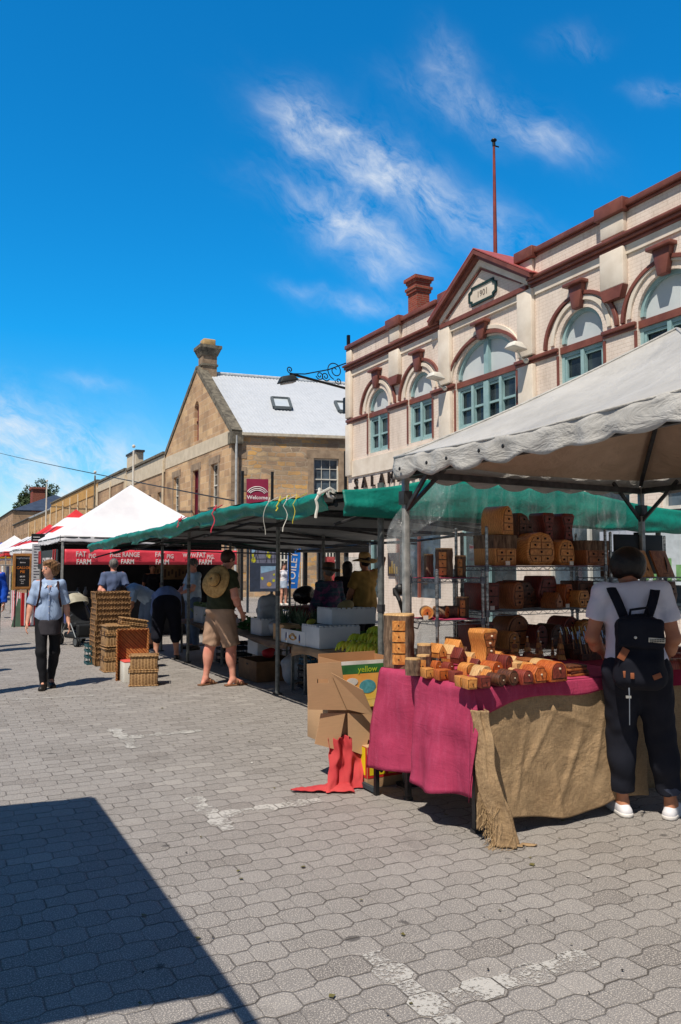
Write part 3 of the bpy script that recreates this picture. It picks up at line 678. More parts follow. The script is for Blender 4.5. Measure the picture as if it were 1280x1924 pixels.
    for u, v in ((.20, .50), (.415, .50), (.66, .5)):
        du, dv = .028, .085; m = MB(); c = [P(u + a + .092 * b, v + b, .1) for a, b in ((-du, -dv), (du, -dv), (du, dv), (-du, dv))]
        for i in range(4): m.bar(c[i], c[(i + 1) % 4], .14, .16)
        so_ = m.build('skylight', mat('skylight_frame', S(92, 102, 108)), T); m = MB(); m.add(c, [(0, 1, 2, 3)]); m.build('pane', mat('skylight_blind', S(205, 215, 222), S(190, 202, 212), sc=1, rough=.15), so_)
    # chimney stack on the apex
    m = MB(); cx, cyc = FX + .62, YC
    m.b2((cx - .42, cyc - .42, 11.9), (cx + .42, cyc + .42, 13.6)); m.build('chimney', M_quo, T)
    m = MB(); m.b2((cx - .48, cyc - .48, 13.0), (cx + .48, cyc + .48, 13.12)); m.box((cx, cyc, 13.8), (.92, .92, .4), taper=1.35); m.b2((cx - .65, cyc - .65, 14.0), (cx + .65, cyc + .65, 14.18)); m.build('chimney_cap', M_old, T)
    m = MB(); m.b2((cx - .36, cyc - .36, 14.185), (cx + .36, cyc + .36, 14.6)); m.build('chimney_top', mat('ochre_stone', S(200, 170, 120)), T, bevel=.05)
    settle(T, (FX, 44, 0))
_rm = []
def roof_mat():
    if _rm: return _rm[0]
    t = NT('galvanised_tin'); o = t.co(); c = t.mix(t.noise(o, .6, 4), S(206, 212, 220), S(184, 192, 202)); c = t.mix(t.ramp(t.noise(o, 3, 5, .7), [(.5, 0.0), (.8, .5)]), c, S(160, 166, 172))
    t.fin(c, .5, None, .0, .5); _rm.append(t.m); return t.m
warehouse()

# burgundy banner sign between two black posts, blue-grey board, info boards
def post_sign(x, y, w, z0, z1, label, name, face, txt=None, ang=-75, ph=.35):
    T = thing(name, label, 'sign'); Mx = frameM((x, y, 0), (.966, -.259, 0), (0, 0, 1)); m = MB()
    for u in (-w / 2 - .18, w / 2 + .18): m.b2((u - .06, 0, -.06), (u + .06, z1 + ph, .06), Mx)
    m.build('post', M_iron, T); m = MB(); m.b2((-w / 2, z0, -.02), (w / 2, z1, .02), Mx); m.build('panel', face, T)
    if txt: 
        m = MB(); txt(m, Mx); m.build('lettering', mat('sign_white', S(240, 236, 236)), T)
    settle(T, (x, y, 0))
def wtxt(m, Mx):
    a = at(484, 935, Y=34)
    text(m, 'Welcome', .24, Mx @ Matrix.Translation((0, a.z, .025)), bold=.02, ext=.01)
    for r, hh in ((.50, .42), (.43, .33), (.36, .25)):
        pts = arc(0, a.z + .08, r, 25, 155, 16, hh); 
        m.tube([Mx @ Vector((p[0], p[1], .03)) for p in pts], .02, 5)
wp = at(484, 900, Y=34.0)
post_sign(wp.x, 34.0, 1.0, 3.5, wp.z, 'burgundy Welcome banner between two black posts before the stone wall', 'banner_sign', mat('burgundy_banner', S(150, 32, 74), S(132, 28, 62), sc=1), wtxt)
wp = at(652, 900, Y=31.0)
post_sign(wp.x + .9, 31.0, 1.4, 2.0, at(640, 856, Y=31).z - .1, 'tall slate-blue board between black posts beside the cream corner', 'notice_board', mat('slate_board', S(92, 104, 132), S(80, 92, 118), sc=1))

# ================================================================ the terrace of warehouses down the street
def terrace(Y0, Y1, z, stone, label, name, fascia=None, nwin=4, roofc=None, parapet=None, dep=9, pil=0, dark=.4, hip=0, cat='building', rows=((4.6, 6.4), (1.4, 3.0)), trim=None):
    T = thing(name, label, cat, 'stone warehouses down the street'); M = FM(); W_ = Y1 - Y0
    holes = []; wl = []
    for i in range(nwin):
        c = Y0 + W_ * (i + .5) / nwin
        for a, b in rows: holes.append([(-c - .5, a), (-c + .5, a), (-c + .5, b), (-c - .5, b)]); wl.append((c, a, b, i))
    m = MB(); m.plate([(-Y1, 0), (-Y0, 0), (-Y0, z), (-Y1, z)], holes, .4, M); m.build('wall', stone, T)
    m = MB(); m.b2((FX + .4, Y0 + .01, 0), (FX + dep, Y0 + .35, z - .05)); m.build('side_wall', stone, T)
    for j, (c, a, b, i) in enumerate(wl):
        if i % 3 == 1 and trim: 
            m = MB(); m.b2((FX + .18, c - .5, a), (FX + .24, c + .5, b)); d = m.build('shutter', trim, T); continue
        sash(T, M, -c, a, b, .5, cols=2, rows=2, glass=M_gl, sill=False)
    if fascia:
        m = MB(); m.b2((FX - .06, Y0 + .02, z - fascia[1]), (FX - .002, Y1 - .02, z - .05)); m.build('fascia', fascia[0], T)
    m = MB(); m.b2((FX - .18, Y0 + .01, z + .003), (FX + .5, Y1 - .01, z + .16)); m.build('coping', M_old, T)
    if pil:
        for i in range(pil + 1):
            c = Y0 + .15 + (W_ - .3) * i / pil; m = MB(); m.tube([(FX - .1, c, z - .4), (FX - .1, c, .2)], .07, 6); m.build('downpipe', M_bandc, T)
    if roofc:
        m = MB(); zr = z + 2.2 if hip else z + 1.6
        if hip: m.add([(FX - .3, Y0 - .3, z + .17), (FX + dep, Y0 - .3, z + .17), (FX + dep, Y1 + .3, z + .17), (FX - .3, Y1 + .3, z + .17), (FX + dep / 2, Y0 + dep / 2, zr + hip), (FX + dep / 2, Y1 - dep / 2, zr + hip)], [(0, 4, 5, 3), (1, 4, 0), (2, 5, 4, 1), (3, 5, 2)])
        else: m.add([(FX + .5, Y0, z), (FX + .5, Y1, z), (FX + dep / 2 + 1, Y1, zr), (FX + dep / 2 + 1, Y0, zr)], [(0, 1, 2, 3), ])
        m.build('roof', roofc, T, solid=.05)
    settle(T, (FX, (Y0 + Y1) / 2, 0)); return T
A2 = brick('terrace_stone', (0, 1), .7, .34, [S(184, 150, 118), S(204, 168, 132), S(166, 136, 108), S(212, 178, 138)], S(150, 130, 108), .014, .06, .3, var=.4, stain=S(112, 94, 80))
A3 = brick('ochre_stone_wall', (0, 1), .7, .34, [S(204, 162, 110), S(220, 178, 124), S(180, 144, 102)], S(160, 136, 100), .012, .05, .3)
T5 = terrace(50.5, 61.5, 8.75, A2, 'stone terrace next to the gabled warehouse, cream parapet and dark coping', 'stone_terrace', (M_bandc, 1.15), 4, trim=M_burg, pil=1)
m = MB(); m.b2((FX - .04, 58.5, 8.9), (FX + .5, 61.5, 9.9)); q_ = m.build('raised_parapet', M_bandc, T5); q_.location = -Vector(T5.location)
m = MB(); m.b2((FX - .12, 58.3, 9.9), (FX + .55, 61.6, 10.05)); q_ = m.build('parapet_cap', mat('dark_slate', S(60, 62, 66)), T5); q_.location = -Vector(T5.location)
terrace(61.7, 73.0, 8.9, A2, 'brown stone terrace with cream upper fascia, between taller neighbours', 'stone_terrace', (M_bandc, .8), 5, trim=M_burg, pil=2)
terrace(73.1, 103.0, 9.1, A3, 'long ochre-fronted stone terrace with yellow fascia and pale downpipes', 'stone_terrace', (mat('ochre_fascia', S(206, 158, 84), S(190, 144, 78), sc=1), 1.1), 10, pil=6)
terrace(103.2, 126.0, 8.3, A3, 'stone terrace with tall narrow windows beyond the ochre fascia', 'stone_terrace', None, 9, pil=3, roofc=mat('grey_iron', S(150, 156, 162)))
terrace(126.2, 150.0, 8.4, A2, 'far stone terrace with pale hipped iron roof, before the slate-roofed house', 'stone_terrace', None, 10, roofc=mat('grey_iron', S(150, 156, 162)), hip=.6, dep=10)
terrace(152.0, 185.0, 11.2, A2, 'farthest tall house with blue slate hipped roof at the street end', 'stone_terrace', None, 9, roofc=mat('blue_slate', S(62, 76, 98), S(50, 62, 82), sc=1), hip=1.6, dep=16, rows=((7.6, 9.6), (4.6, 6.4), (1.4, 3.0)))
# roof chimneys as parts would float; a brick stack rises from the far house
m = MB(); m.b2((FX + 6, 178, 13), (FX + 8.5, 182, 17.6)); m.b2((FX + 5.7, 177.7, 17.6), (FX + 8.8, 182.3, 18)); tag(m.build('brick_chimney', M_rbrick), 'red brick chimney stack on the farthest slate-roofed house', 'chimney')
for nm, px, y0, y1, X_, lb in (('street_mast', 249, 840, 985, 11.5, 'pale mast standing behind the white marquee peak'), ('street_mast', 86, 905, 1000, 10.5, 'cream mast against the ochre terrace, by the tree'), ('street_mast', 177, 888, 980, 11.2, 'thin mast before the ochre fascia')):
    p = at(px, y1, X=X_); q = at(px, y0, X=X_); T = thing(nm, lb, 'mast', 'masts in front of the terraces'); m = MB(); m.tube([(p.x, p.y, 0), (p.x, p.y, q.z * .97)], [.11, .06], 8); m.build('pole', M_white if px != 177 else M_old, T); m = MB(); m.ball((p.x, p.y, q.z), .11); m.build('cap', M_white, T); settle(T, (p.x, p.y, 0))
# overhead cable
p0 = at(-60, 835, X=1.2 + 6); p1 = at(440, 941, X=FX - .3); pts = [p0.lerp(p1, i / 24) - Vector((0, 0, .9 * 4 * (i / 24) * (1 - i / 24) * .35)) for i in range(25)]
tag(MB().tube(pts, .035, 6).build('overhead_cable', M_iron), 'black cable strung across the sky to the stone warehouse', 'cable')

# ================================================================ tree behind the far house
M_leaf = mat('leaves', S(64, 84, 44), S(42, 60, 34), sc=1.5, rough=.7)
def tree(x, y, h, cr, label):
    T = thing('tree', label, 'tree'); m = MB(); m.tube([(x, y, 0), (x + .3, y, h * .35), (x, y, h * .65)], [h * .03, h * .022, h * .012], 8)
    rr = random.Random(3)
    for i in range(8):
        a = rr.uniform(0, 6.28); m.tube([(x, y, h * rr.uniform(.35, .6)), (x + cr * .4 * math.cos(a), y + cr * .4 * math.sin(a), h * rr.uniform(.65, .8)), (x + cr * .75 * math.cos(a), y + cr * .75 * math.sin(a), h * rr.uniform(.75, .92))], [.22, .12, .05], 6)
    m.build('trunk', mat('bark_far', S(90, 74, 60)), T)
    m = MB(); blobs = [(x + rr.gauss(0, cr * .36), y + rr.gauss(0, cr * .36), h * .74 + rr.gauss(0, h * .09), cr * rr.uniform(.2, .4)) for _ in range(64)]
    for bx_, by_, bz_, br_ in blobs:
        for _ in range(190):
            d = Vector((rr.gauss(0, 1), rr.gauss(0, 1), rr.gauss(0, 1))).normalized() * br_ * rr.uniform(.6, 1.1); c = Vector((bx_, by_, bz_)) + d; s = rr.uniform(.3, .6)
            u = Vector((rr.gauss(0, 1), rr.gauss(0, 1), rr.gauss(0, .6))).normalized(); v = u.orthogonal().normalized()
            m.add([c - u * s, c + v * s * .5, c + u * s, c - v * s * .5], [(0, 1, 2, 3)])
    m.build('crown', M_leaf, T); settle(T, (x, y, 0))
tp = at(66, 935, X=34)
tree(tp.x, tp.y, 31.0, 7.0, 'dark green leafy tree rising behind the far slate roof')
# ================================================================ people: each body one continuous surface grown from a distance field
def surfnets(d, org, h):
    s = d < 0; nx, ny, nz_ = s.shape
    c = [s[i:nx - 1 + i, j:ny - 1 + j, k:nz_ - 1 + k] for i in (0, 1) for j in (0, 1) for k in (0, 1)]
    anyc = np.logical_or.reduce(c); allc = np.logical_and.reduce(c); act = np.argwhere(anyc & ~allc)
    if len(act) == 0: return [], []
    idx = -np.ones((nx - 1, ny - 1, nz_ - 1), int); idx[act[:, 0], act[:, 1], act[:, 2]] = np.arange(len(act))
    off = np.array([(i, j, k) for i in (0, 1) for j in (0, 1) for k in (0, 1)]); cd = np.stack([d[act[:, 0] + o[0], act[:, 1] + o[1], act[:, 2] + o[2]] for o in off], 1)
    acc = np.zeros((len(act), 3)); cnt = np.zeros(len(act))
    for a in range(8):
        for b in range(a + 1, 8):
            if abs(off[a] - off[b]).sum() != 1: continue
            da, db = cd[:, a], cd[:, b]; m = (da < 0) != (db < 0); t = np.where(m, da / np.where(m, da - db, 1), 0)
            acc += np.where(m[:, None], off[a] + t[:, None] * (off[b] - off[a]), 0); cnt += m
    V = (act + acc / cnt[:, None]) * h + org; Q = []
    for ax in range(3):
        sl0 = [slice(None)] * 3; sl1 = [slice(None)] * 3; sl0[ax] = slice(0, -1); sl1[ax] = slice(1, None)
        a = s[tuple(sl0)]; b = s[tuple(sl1)]; e = np.argwhere(a != b); u, v = (ax + 1) % 3, (ax + 2) % 3
        e = e[(e[:, u] > 0) & (e[:, v] > 0) & (e[:, u] < s.shape[u] - 1) & (e[:, v] < s.shape[v] - 1)]
        ins = a[e[:, 0], e[:, 1], e[:, 2]]; qs = []
        for du, dv in ((1, 1), (0, 1), (0, 0), (1, 0)): p = e.copy(); p[:, u] -= du; p[:, v] -= dv; qs.append(idx[p[:, 0], p[:, 1], p[:, 2]])
        q = np.stack(qs, 1); q[~ins] = q[~ins][:, ::-1]; Q.append(q)
    return V, np.concatenate(Q)
def V3(*a): return np.array(a, float)
def rc(a, b, ra, rb, k=.02, cut=None, op='+'): return ('rc', V3(*a), V3(*b), ra, rb, k, cut, op)
def el(c, r, k=.02, M=None, cut=None, op='+'): return ('el', V3(*c), V3(*r), np.eye(3) if M is None else M, 0, k, cut, op)
def bx(c, r, rad, k=.02, M=None, cut=None, op='+'): return ('bx', V3(*c), V3(*r), np.eye(3) if M is None else M, rad, k, cut, op)
def sdf_mesh(prims, h, post=None):
    lo = np.full(3, 9e9); hi = -lo; bb = []
    for p in prims:
        if p[0] == 'rc': r = max(p[3], p[4]); l = np.minimum(p[1], p[2]) - r; u = np.maximum(p[1], p[2]) + r
        else: r = np.linalg.norm(p[2]) if p[0] == 'bx' else max(p[2]); l = p[1] - r - p[4]; u = p[1] + r + p[4]
        bb.append((l, u))
        if p[7] == '+': lo = np.minimum(lo, l); hi = np.maximum(hi, u)
    lo -= 3 * h; hi += 3 * h; n = np.ceil((hi - lo) / h).astype(int) + 1; D = np.full(n, 1.0)
    ax = [lo[i] + h * np.arange(n[i]) for i in range(3)]
    for p, (l, u) in zip(prims, bb):
        k = p[5]; m = k + 2.5 * h; i0 = np.maximum(((l - m - lo) / h).astype(int), 0); i1 = np.minimum(((u + m - lo) / h).astype(int) + 2, n)
        if (i1 <= i0).any(): continue
        X, Y, Z = np.meshgrid(*[ax[i][i0[i]:i1[i]] for i in range(3)], indexing='ij'); P = np.stack([X, Y, Z], -1)
        if p[0] == 'rc':
            ab = p[2] - p[1]; L = max(ab @ ab, 1e-9); t = np.clip(((P - p[1]) @ ab) / L, 0, 1); d = np.linalg.norm(P - p[1] - t[..., None] * ab, axis=-1) - (p[3] + t * (p[4] - p[3]))
        elif p[0] == 'el':
            q = (P - p[1]) @ p[3]; k0 = np.linalg.norm(q / p[2], axis=-1); k1 = np.linalg.norm(q / p[2] ** 2, axis=-1) + 1e-9; d = k0 * (k0 - 1) / k1
        else:
            q = np.abs((P - p[1]) @ p[3]) - (p[2] - p[4]); d = np.linalg.norm(np.maximum(q, 0), axis=-1) + np.minimum(q.max(-1), 0) - p[4]
        for c in (p[6] or ()):
            d = np.maximum(d, (P - V3(*c[0])) @ (V3(*c[1]) / np.linalg.norm(c[1])))
        sl = tuple(slice(i0[i], i1[i]) for i in range(3)); o = D[sl]
        if p[7] == '+': hh = np.clip(.5 + .5 * (o - d) / k, 0, 1); D[sl] = o + (d - o) * hh - k * hh * (1 - hh)
        else: hh = np.clip(.5 - .5 * (o + d) / k, 0, 1); D[sl] = o + (-d - o) * hh + k * hh * (1 - hh)
    if post is not None:
        X, Y, Z = np.meshgrid(*ax, indexing='ij'); near = np.abs(D) < .06; P = np.stack([X[near], Y[near], Z[near]], -1); D[near] = post(P, D[near])
    return surfnets(D, lo, h)
def sdf_obj(name, prims, h, m, parent, post=None, M=None):
    V, Q = sdf_mesh(prims, h, post); me = bpy.data.meshes.new(name); me.from_pydata([tuple(v) for v in V], [], [tuple(int(i) for i in q) for q in Q])
    me.materials.append(m); me.shade_smooth(); me.update(); o = bpy.data.objects.new(name, me); COL.objects.link(o); o.parent = parent; return o
def folds(amp, f=1.0, seed=0.0):
    def g(P, d):
        x, y, z = P[:, 0] * f, P[:, 1] * f, P[:, 2] * f
        w = np.sin(31 * x + 9 * np.sin(7 * z + seed) + seed) * .5 + np.sin(24 * z + 11 * x + 8 * np.sin(9 * y + 2 * seed)) * .6 + np.sin(27 * y + 14 * z + seed * 3 + 5 * np.sin(13 * x)) * .4
        return d + amp * w * .6
    return g
def rotz(a): c, s = math.cos(a), math.sin(a); return np.array([[c, -s, 0], [s, c, 0], [0, 0, 1.]])
def rotx(a): c, s = math.cos(a), math.sin(a); return np.array([[1., 0, 0], [0, c, -s], [0, s, c]])
def roty(a): c, s = math.cos(a), math.sin(a); return np.array([[c, 0, s], [0, 1., 0], [-s, 0, c]])
# ================================================================ white canopy of the woodware stall
def canvas_mat(name, c, c2, trans=.25):
    t = NT(name); co = t.co(); f = t.ramp(t.noise(co, 2.2, 6, .65), [(.35, 0.0), (.7, 1.0)]); col = t.mix(f, c, c2)
    st = t.ramp(t.noise(t.mp(co, sc=(1, 1, .35)), 9, 5, .75), [(.56, 0.0), (.75, 1.0)]); col = t.mix(t.m_('MULTIPLY', st, .35), col, tuple(x * .55 for x in c2))
    n = t.bump(t.noise(t.mp(co, sc=(1, 1, 2.5)), 3.2, 5, .62, .9), .75, .04); n = t.bump(t.noise(co, 9, 4, .6), .4, .015, n); n = t.bump(t.noise(co, 30, 3), .25, .006, n); t.fin(col, .6, n, 0, .3)
    if trans:
        tr = t.node('ShaderNodeBsdfTranslucent'); t.put(tr.inputs[0], col); mx = t.node('ShaderNodeMixShader'); mx.inputs[0].default_value = trans
        t.l.new(t.b.outputs[0], mx.inputs[1]); t.l.new(tr.outputs[0], mx.inputs[2]); t.l.new(mx.outputs[0], t.out.inputs[0])
    return t.m
M_canv = canvas_mat('white_canvas', S(204, 203, 199), S(176, 175, 171), .12)
M_bounce = canvas_mat('bounce_tan_canvas', S(216, 190, 164), S(190, 164, 138), .15)  # added inner sheet; warm bounced light is put into its tan colour
M_gal = mat('galvanised_steel', S(178, 178, 174), S(138, 140, 138), sc=14, rough=.45, metal=.35)
M_gald = mat('dark_steel', S(84, 84, 86), S(60, 60, 62), sc=14, rough=.45, metal=.6)
M_blk = mat('black_plastic', S(26, 26, 28), sc=10, rough=.5)
def nz(p, s, seed=0): return mnoise.noise(Vector((p[0] * s + seed, p[1] * s - seed, p[2] * s)))
def pyramid(mb, cs, pk, n=16, sag=.05, wr=.02, seed=0, off=0):
    for i in range(4):
        a, b = Vector(cs[i]), Vector(cs[(i + 1) % 4])
        def fn(u, v, a=a, b=b):
            e = a.lerp(b, u); p = e.lerp(Vector(pk), v); p.z -= sag * math.sin(math.pi * v) * (1 - .5 * abs(2 * u - 1)) + sag * .6 * math.sin(math.pi * u) * (1 - v)
            p.z += wr * nz(p, 1.7, seed) * math.sin(math.pi * min(1, u * 1.0)) - off; return p
        mb.grid(fn, n, n)
def valance(mb, a, b, h, scal=.3, amp=.05, out=.02, n=None, seed=0, fold=.015, bulge=.03):
    a = Vector(a); b = Vector(b); L = (b - a).length; d = (b - a).normalized(); nn = Vector((d.y, -d.x, 0)); n = n or int(L / .025)
    def fn(u, v):
        s = u * L; drop = h + amp * (abs(math.sin(math.pi * s / scal + .35 * math.sin(s * 2.3 + seed))) - .5) * (1 + .35 * math.sin(s * 1.7 + seed))
        p = a + d * s; k = fold * nz((s * 3, v, seed), 2.2, seed) + fold * .8 * math.sin(s * 23 + 2 * nz((s, 0, 0), 2, seed)) * v
        return p + nn * (out + bulge * math.sin(math.pi * v) + k) + Vector((0, 0, -drop * v + .012 * nz((s, v, 3), 3, seed) - .035 * math.sin(math.pi * u) * (1 if L > 2 else 0)))
    mb.grid(fn, n, 6)
A_ = Vector((3.1, 5.1, 2.40)); B_ = Vector((5.9, 5.3, 2.40)); C_ = Vector((5.95, 2.3, 2.42)); D_ = Vector((3.1, 2.15, 2.42)); PK = Vector((4.53, 3.72, 3.22))
T = thing('market_stall', 'woodware stall canopy of dirty white canvas with scalloped edge on steel posts', 'stall')
m = MB(); pyramid(m, [A_, D_, C_, B_], PK, 30, .07, .04, 2); rf = m.build('canopy', M_canv, T, smooth=True)
m = MB()
for i in range(4):
    c = [A_, D_, C_, B_][i]
    def hip(t, c=c): q = c.lerp(PK, t); q.z += .004 - .07 * math.sin(math.pi * t) * .5; return q
    m.tube([hip(t / 12) for t in range(13)], .009, 6)
m.tube([A_.lerp(D_, .0) + Vector((-.004, 0, .006)), A_.lerp(D_, .5) + Vector((-.004, 0, -.03)), D_ + Vector((-.004, 0, .006))], .008, 6); m.build('seam', M_canv, T, smooth=True)
m = MB(); pyramid(m, [A_ + Vector((.03, -.03, 0)), D_ + Vector((.03, .03, 0)), C_ + Vector((-.03, .03, 0)), B_ + Vector((-.03, -.03, 0))], PK, 18, .06, .035, 2, .02)
for i in range(9): pass
m.build('under_sheet', M_bounce, T, smooth=True)
m = MB(); cs = [A_, D_, C_, B_]
for i in range(4): valance(m, cs[i] + Vector((0, 0, .010)), cs[(i + 1) % 4] + Vector((0, 0, .010)), .145, .36, .04, .006, seed=i * 3 + 1, fold=.016, bulge=.004)
m.build('valance', M_canv, T, smooth=True, solid=.004)
m = MB()
for i, c in enumerate(cs):
    c2 = Vector((c.x + (.0 if i < 2 else -.0), c.y, 0)); ins = Vector((.06 if c.x < 4 else -.06, -.06 if c.y > 4 else .06, 0)); p = c2 + ins
    m = MB(); m.box((p.x, p.y, 1.17), (.045, .045, 2.30)); m.box((p.x, p.y, .6), (.055, .055, 1.1)); po = m.build('post', M_gal, T, bevel=.006)
    m = MB(); m.box((p.x, p.y, .012), (.12, .12, .02)); m.build('foot_plate', M_gald, po); m = MB(); m.box((p.x, p.y, 2.1), (.075, .075, .10)); m.build('slider', M_gald, po); m = MB(); m.box((p.x, p.y, 1.14), (.07, .07, .07)); m.tube([(p.x + .03, p.y, 1.15), (p.x + .1, p.y, 1.13), (p.x + .12, p.y, 1.18)], .006); m.build('catch', M_gald, po)
m = MB()
def inn(c, z=-.12): return Vector((c.x + (.06 if c.x < 4 else -.06), c.y + (-.06 if c.y > 4 else .06), c.z + z))
for i in range(4):
    a, b = inn(cs[i]), inn(cs[(i + 1) % 4]); m.bar(a, b, .035, .05); a2, b2 = inn(cs[i], -.32), inn(cs[(i + 1) % 4], -.32)
    c = a.lerp(b, .5)
    m.bar(inn(cs[i], -.06), PK + Vector((0, 0, -.12)), .03, .03)
    m.bar(inn(cs[i], -.40), inn(cs[i], 0).lerp(inn(cs[(i + 1) % 4], 0), .14) + Vector((0, 0, -.06)), .02, .03); m.bar(inn(cs[i], -.40), inn(cs[i], 0).lerp(inn(cs[i - 1], 0), .14) + Vector((0, 0, -.06)), .02, .03)
m.tube([PK + Vector((0, 0, -.1)), PK + Vector((0, 0, -.55))], .025)
m.build('roof_frame', M_gald, T)
m = MB(); rr = random.Random(5)
for i in range(5):
    p = A_.lerp(D_, .05 + i * .10 + .02 * (i % 2)); m.ball((p.x - .045, p.y, p.z - .10 + rr.uniform(-.01, .01)), (.006, .014, .014), 8, 6)
m.build('eyelet', M_blk, T)
settle(T, (4.5, 3.7, 0))

# clear plastic wall behind the shelves, gathered towards the post
def clear_mat():
    t = NT('clear_vinyl'); co = t.co(); n = t.noise(t.mp(co, sc=(2, 2, .5)), 5, 5, .65, .8); w = t.ramp(n, [(.45, .07), (.62, .16), (.75, .55)])
    t.fin(S(205, 212, 218), .12, t.bump(n, .6, .05), 0, .8); tr = t.node('ShaderNodeBsdfTransparent'); tr.inputs[0].default_value = (.93, .96, .97, 1); mx = t.node('ShaderNodeMixShader'); t.put(mx.inputs[0], w)
    t.l.new(tr.outputs[0], mx.inputs[1]); t.l.new(t.b.outputs[0], mx.inputs[2]); t.l.new(mx.outputs[0], t.out.inputs[0]); return t.m
M_clear = clear_mat()
m = MB()
def pw(u, v):
    x0 = 3.62 + .06 * v; 
    if v > .45: x0 -= .42 * ((v - .45) / .55) ** .7
    top = 2.28; x = x0 + (5.86 - x0) * u; f = math.sin(u * 60 + 3 * nz((u * 4, v, 0), 2)) * .015 + .03 * nz((x * 2, v * 3, 1), 1.5)
    return Vector((x, 5.40 + .04 * u + f * .6, top - v * 2.1))
m.grid(pw, 120, 24); cw = m.build('plastic_wall', M_clear, None, smooth=True); tag(cw, 'clear crinkled vinyl sheet hung as a wall behind the wire shelves', 'plastic sheet')
m = MB()
def pw2(u, v):
    a = u * 2 * math.pi * .8; r = .05 + .20 * math.sin(math.pi * min(1, v * 1.1)) * (1 - v) ** .3 + .01 * math.sin(a * 7)
    c = Vector((3.74, 5.34, 2.30)).lerp(Vector((3.19, 5.14, 1.42)), v); c.x -= .12 * math.sin(math.pi * v)
    return c + Vector((math.cos(a) * r, math.sin(a) * r * .35, 0))
m.grid(pw2, 30, 26); T = tag(m.build('gathered_curtain', M_clear, None, smooth=True), 'bunched clear plastic curtain tied back to the steel corner post', 'plastic sheet')
o = MB(); o.tube([(3.19, 5.1, 1.44), (3.24, 5.2, 1.40), (3.17, 5.22, 1.38), (3.12, 5.14, 1.42), (3.14, 5.1, 1.34), (3.2, 5.12, 1.2)], .016, 6); o.ball((3.18, 5.15, 1.42), .045); o.build('tie', M_blk, T)

# ================================================================ tables, cloths
M_top = mat('trestle_board', S(150, 120, 88), S(120, 92, 66), sc=8, st=(1, 8, 1))
def trestle(x0, x1, y0, y1, z, label, legm=None, group=None, name='trestle_table', th=.03):
    T = thing(name, label, 'table', group); m = MB(); m.b2((x0, y0, z - th), (x1, y1, z)); m.build('tabletop', M_top, T, bevel=.004)
    for x in (x0 + .1, x1 - .1):
        for y in (y0 + .12, y1 - .12):
            m = MB(); m.box((x, y, (z - th) / 2), (.035, .035, z - th - .001)); m.box((x, y, .01), (.05, .05, .02)); m.build('leg', legm or M_gald, T)
    for y in (y0 + .12, y1 - .12): m = MB(); m.bar((x0 + .118, y, .12), (x1 - .118, y, .12), .025); m.build('stretcher', legm or M_gald, T)
    return settle(T, ((x0 + x1) / 2, (y0 + y1) / 2, 0))
TZ = .885
trestle(2.88, 4.25, 3.86, 4.86, TZ - .012, 'trestle table under the pink cloth at the stall corner')
trestle(4.3, 6.1, 4.0, 4.86, TZ - .012, 'trestle table under the dark red cloth, beyond the backpack wearer')
def pink_mat():
    t = NT('raspberry_cotton'); co = t.co(); c = t.mix(t.ramp(t.noise(co, 2.5, 6, .7), [(.3, 0.0), (.7, 1.0)]), S(188, 72, 106), S(164, 54, 86)); c = t.mix(t.ramp(t.noise(t.mp(co, sc=(1, 1, .2)), 22, 4, .7), [(.5, 0.0), (.8, .35)]), c, S(206, 104, 140)); c = t.mix(t.ramp(t.noise(co, 240, 2), [(.4, 0.0), (.6, .25)]), c, S(130, 40, 74))
    n = t.bump(t.noise(co, 420, 2), .35, .001); n = t.bump(t.noise(t.mp(co, sc=(1, 1, .22)), 11, 4, .55, .8), .55, .018, n); n = t.bump(t.noise(t.mp(co, sc=(.5, .5, 2)), 7, 5, .6, 1.5), .35, .012, n); return t.fin(c, .9, n, 0, .15)
M_pink = pink_mat()
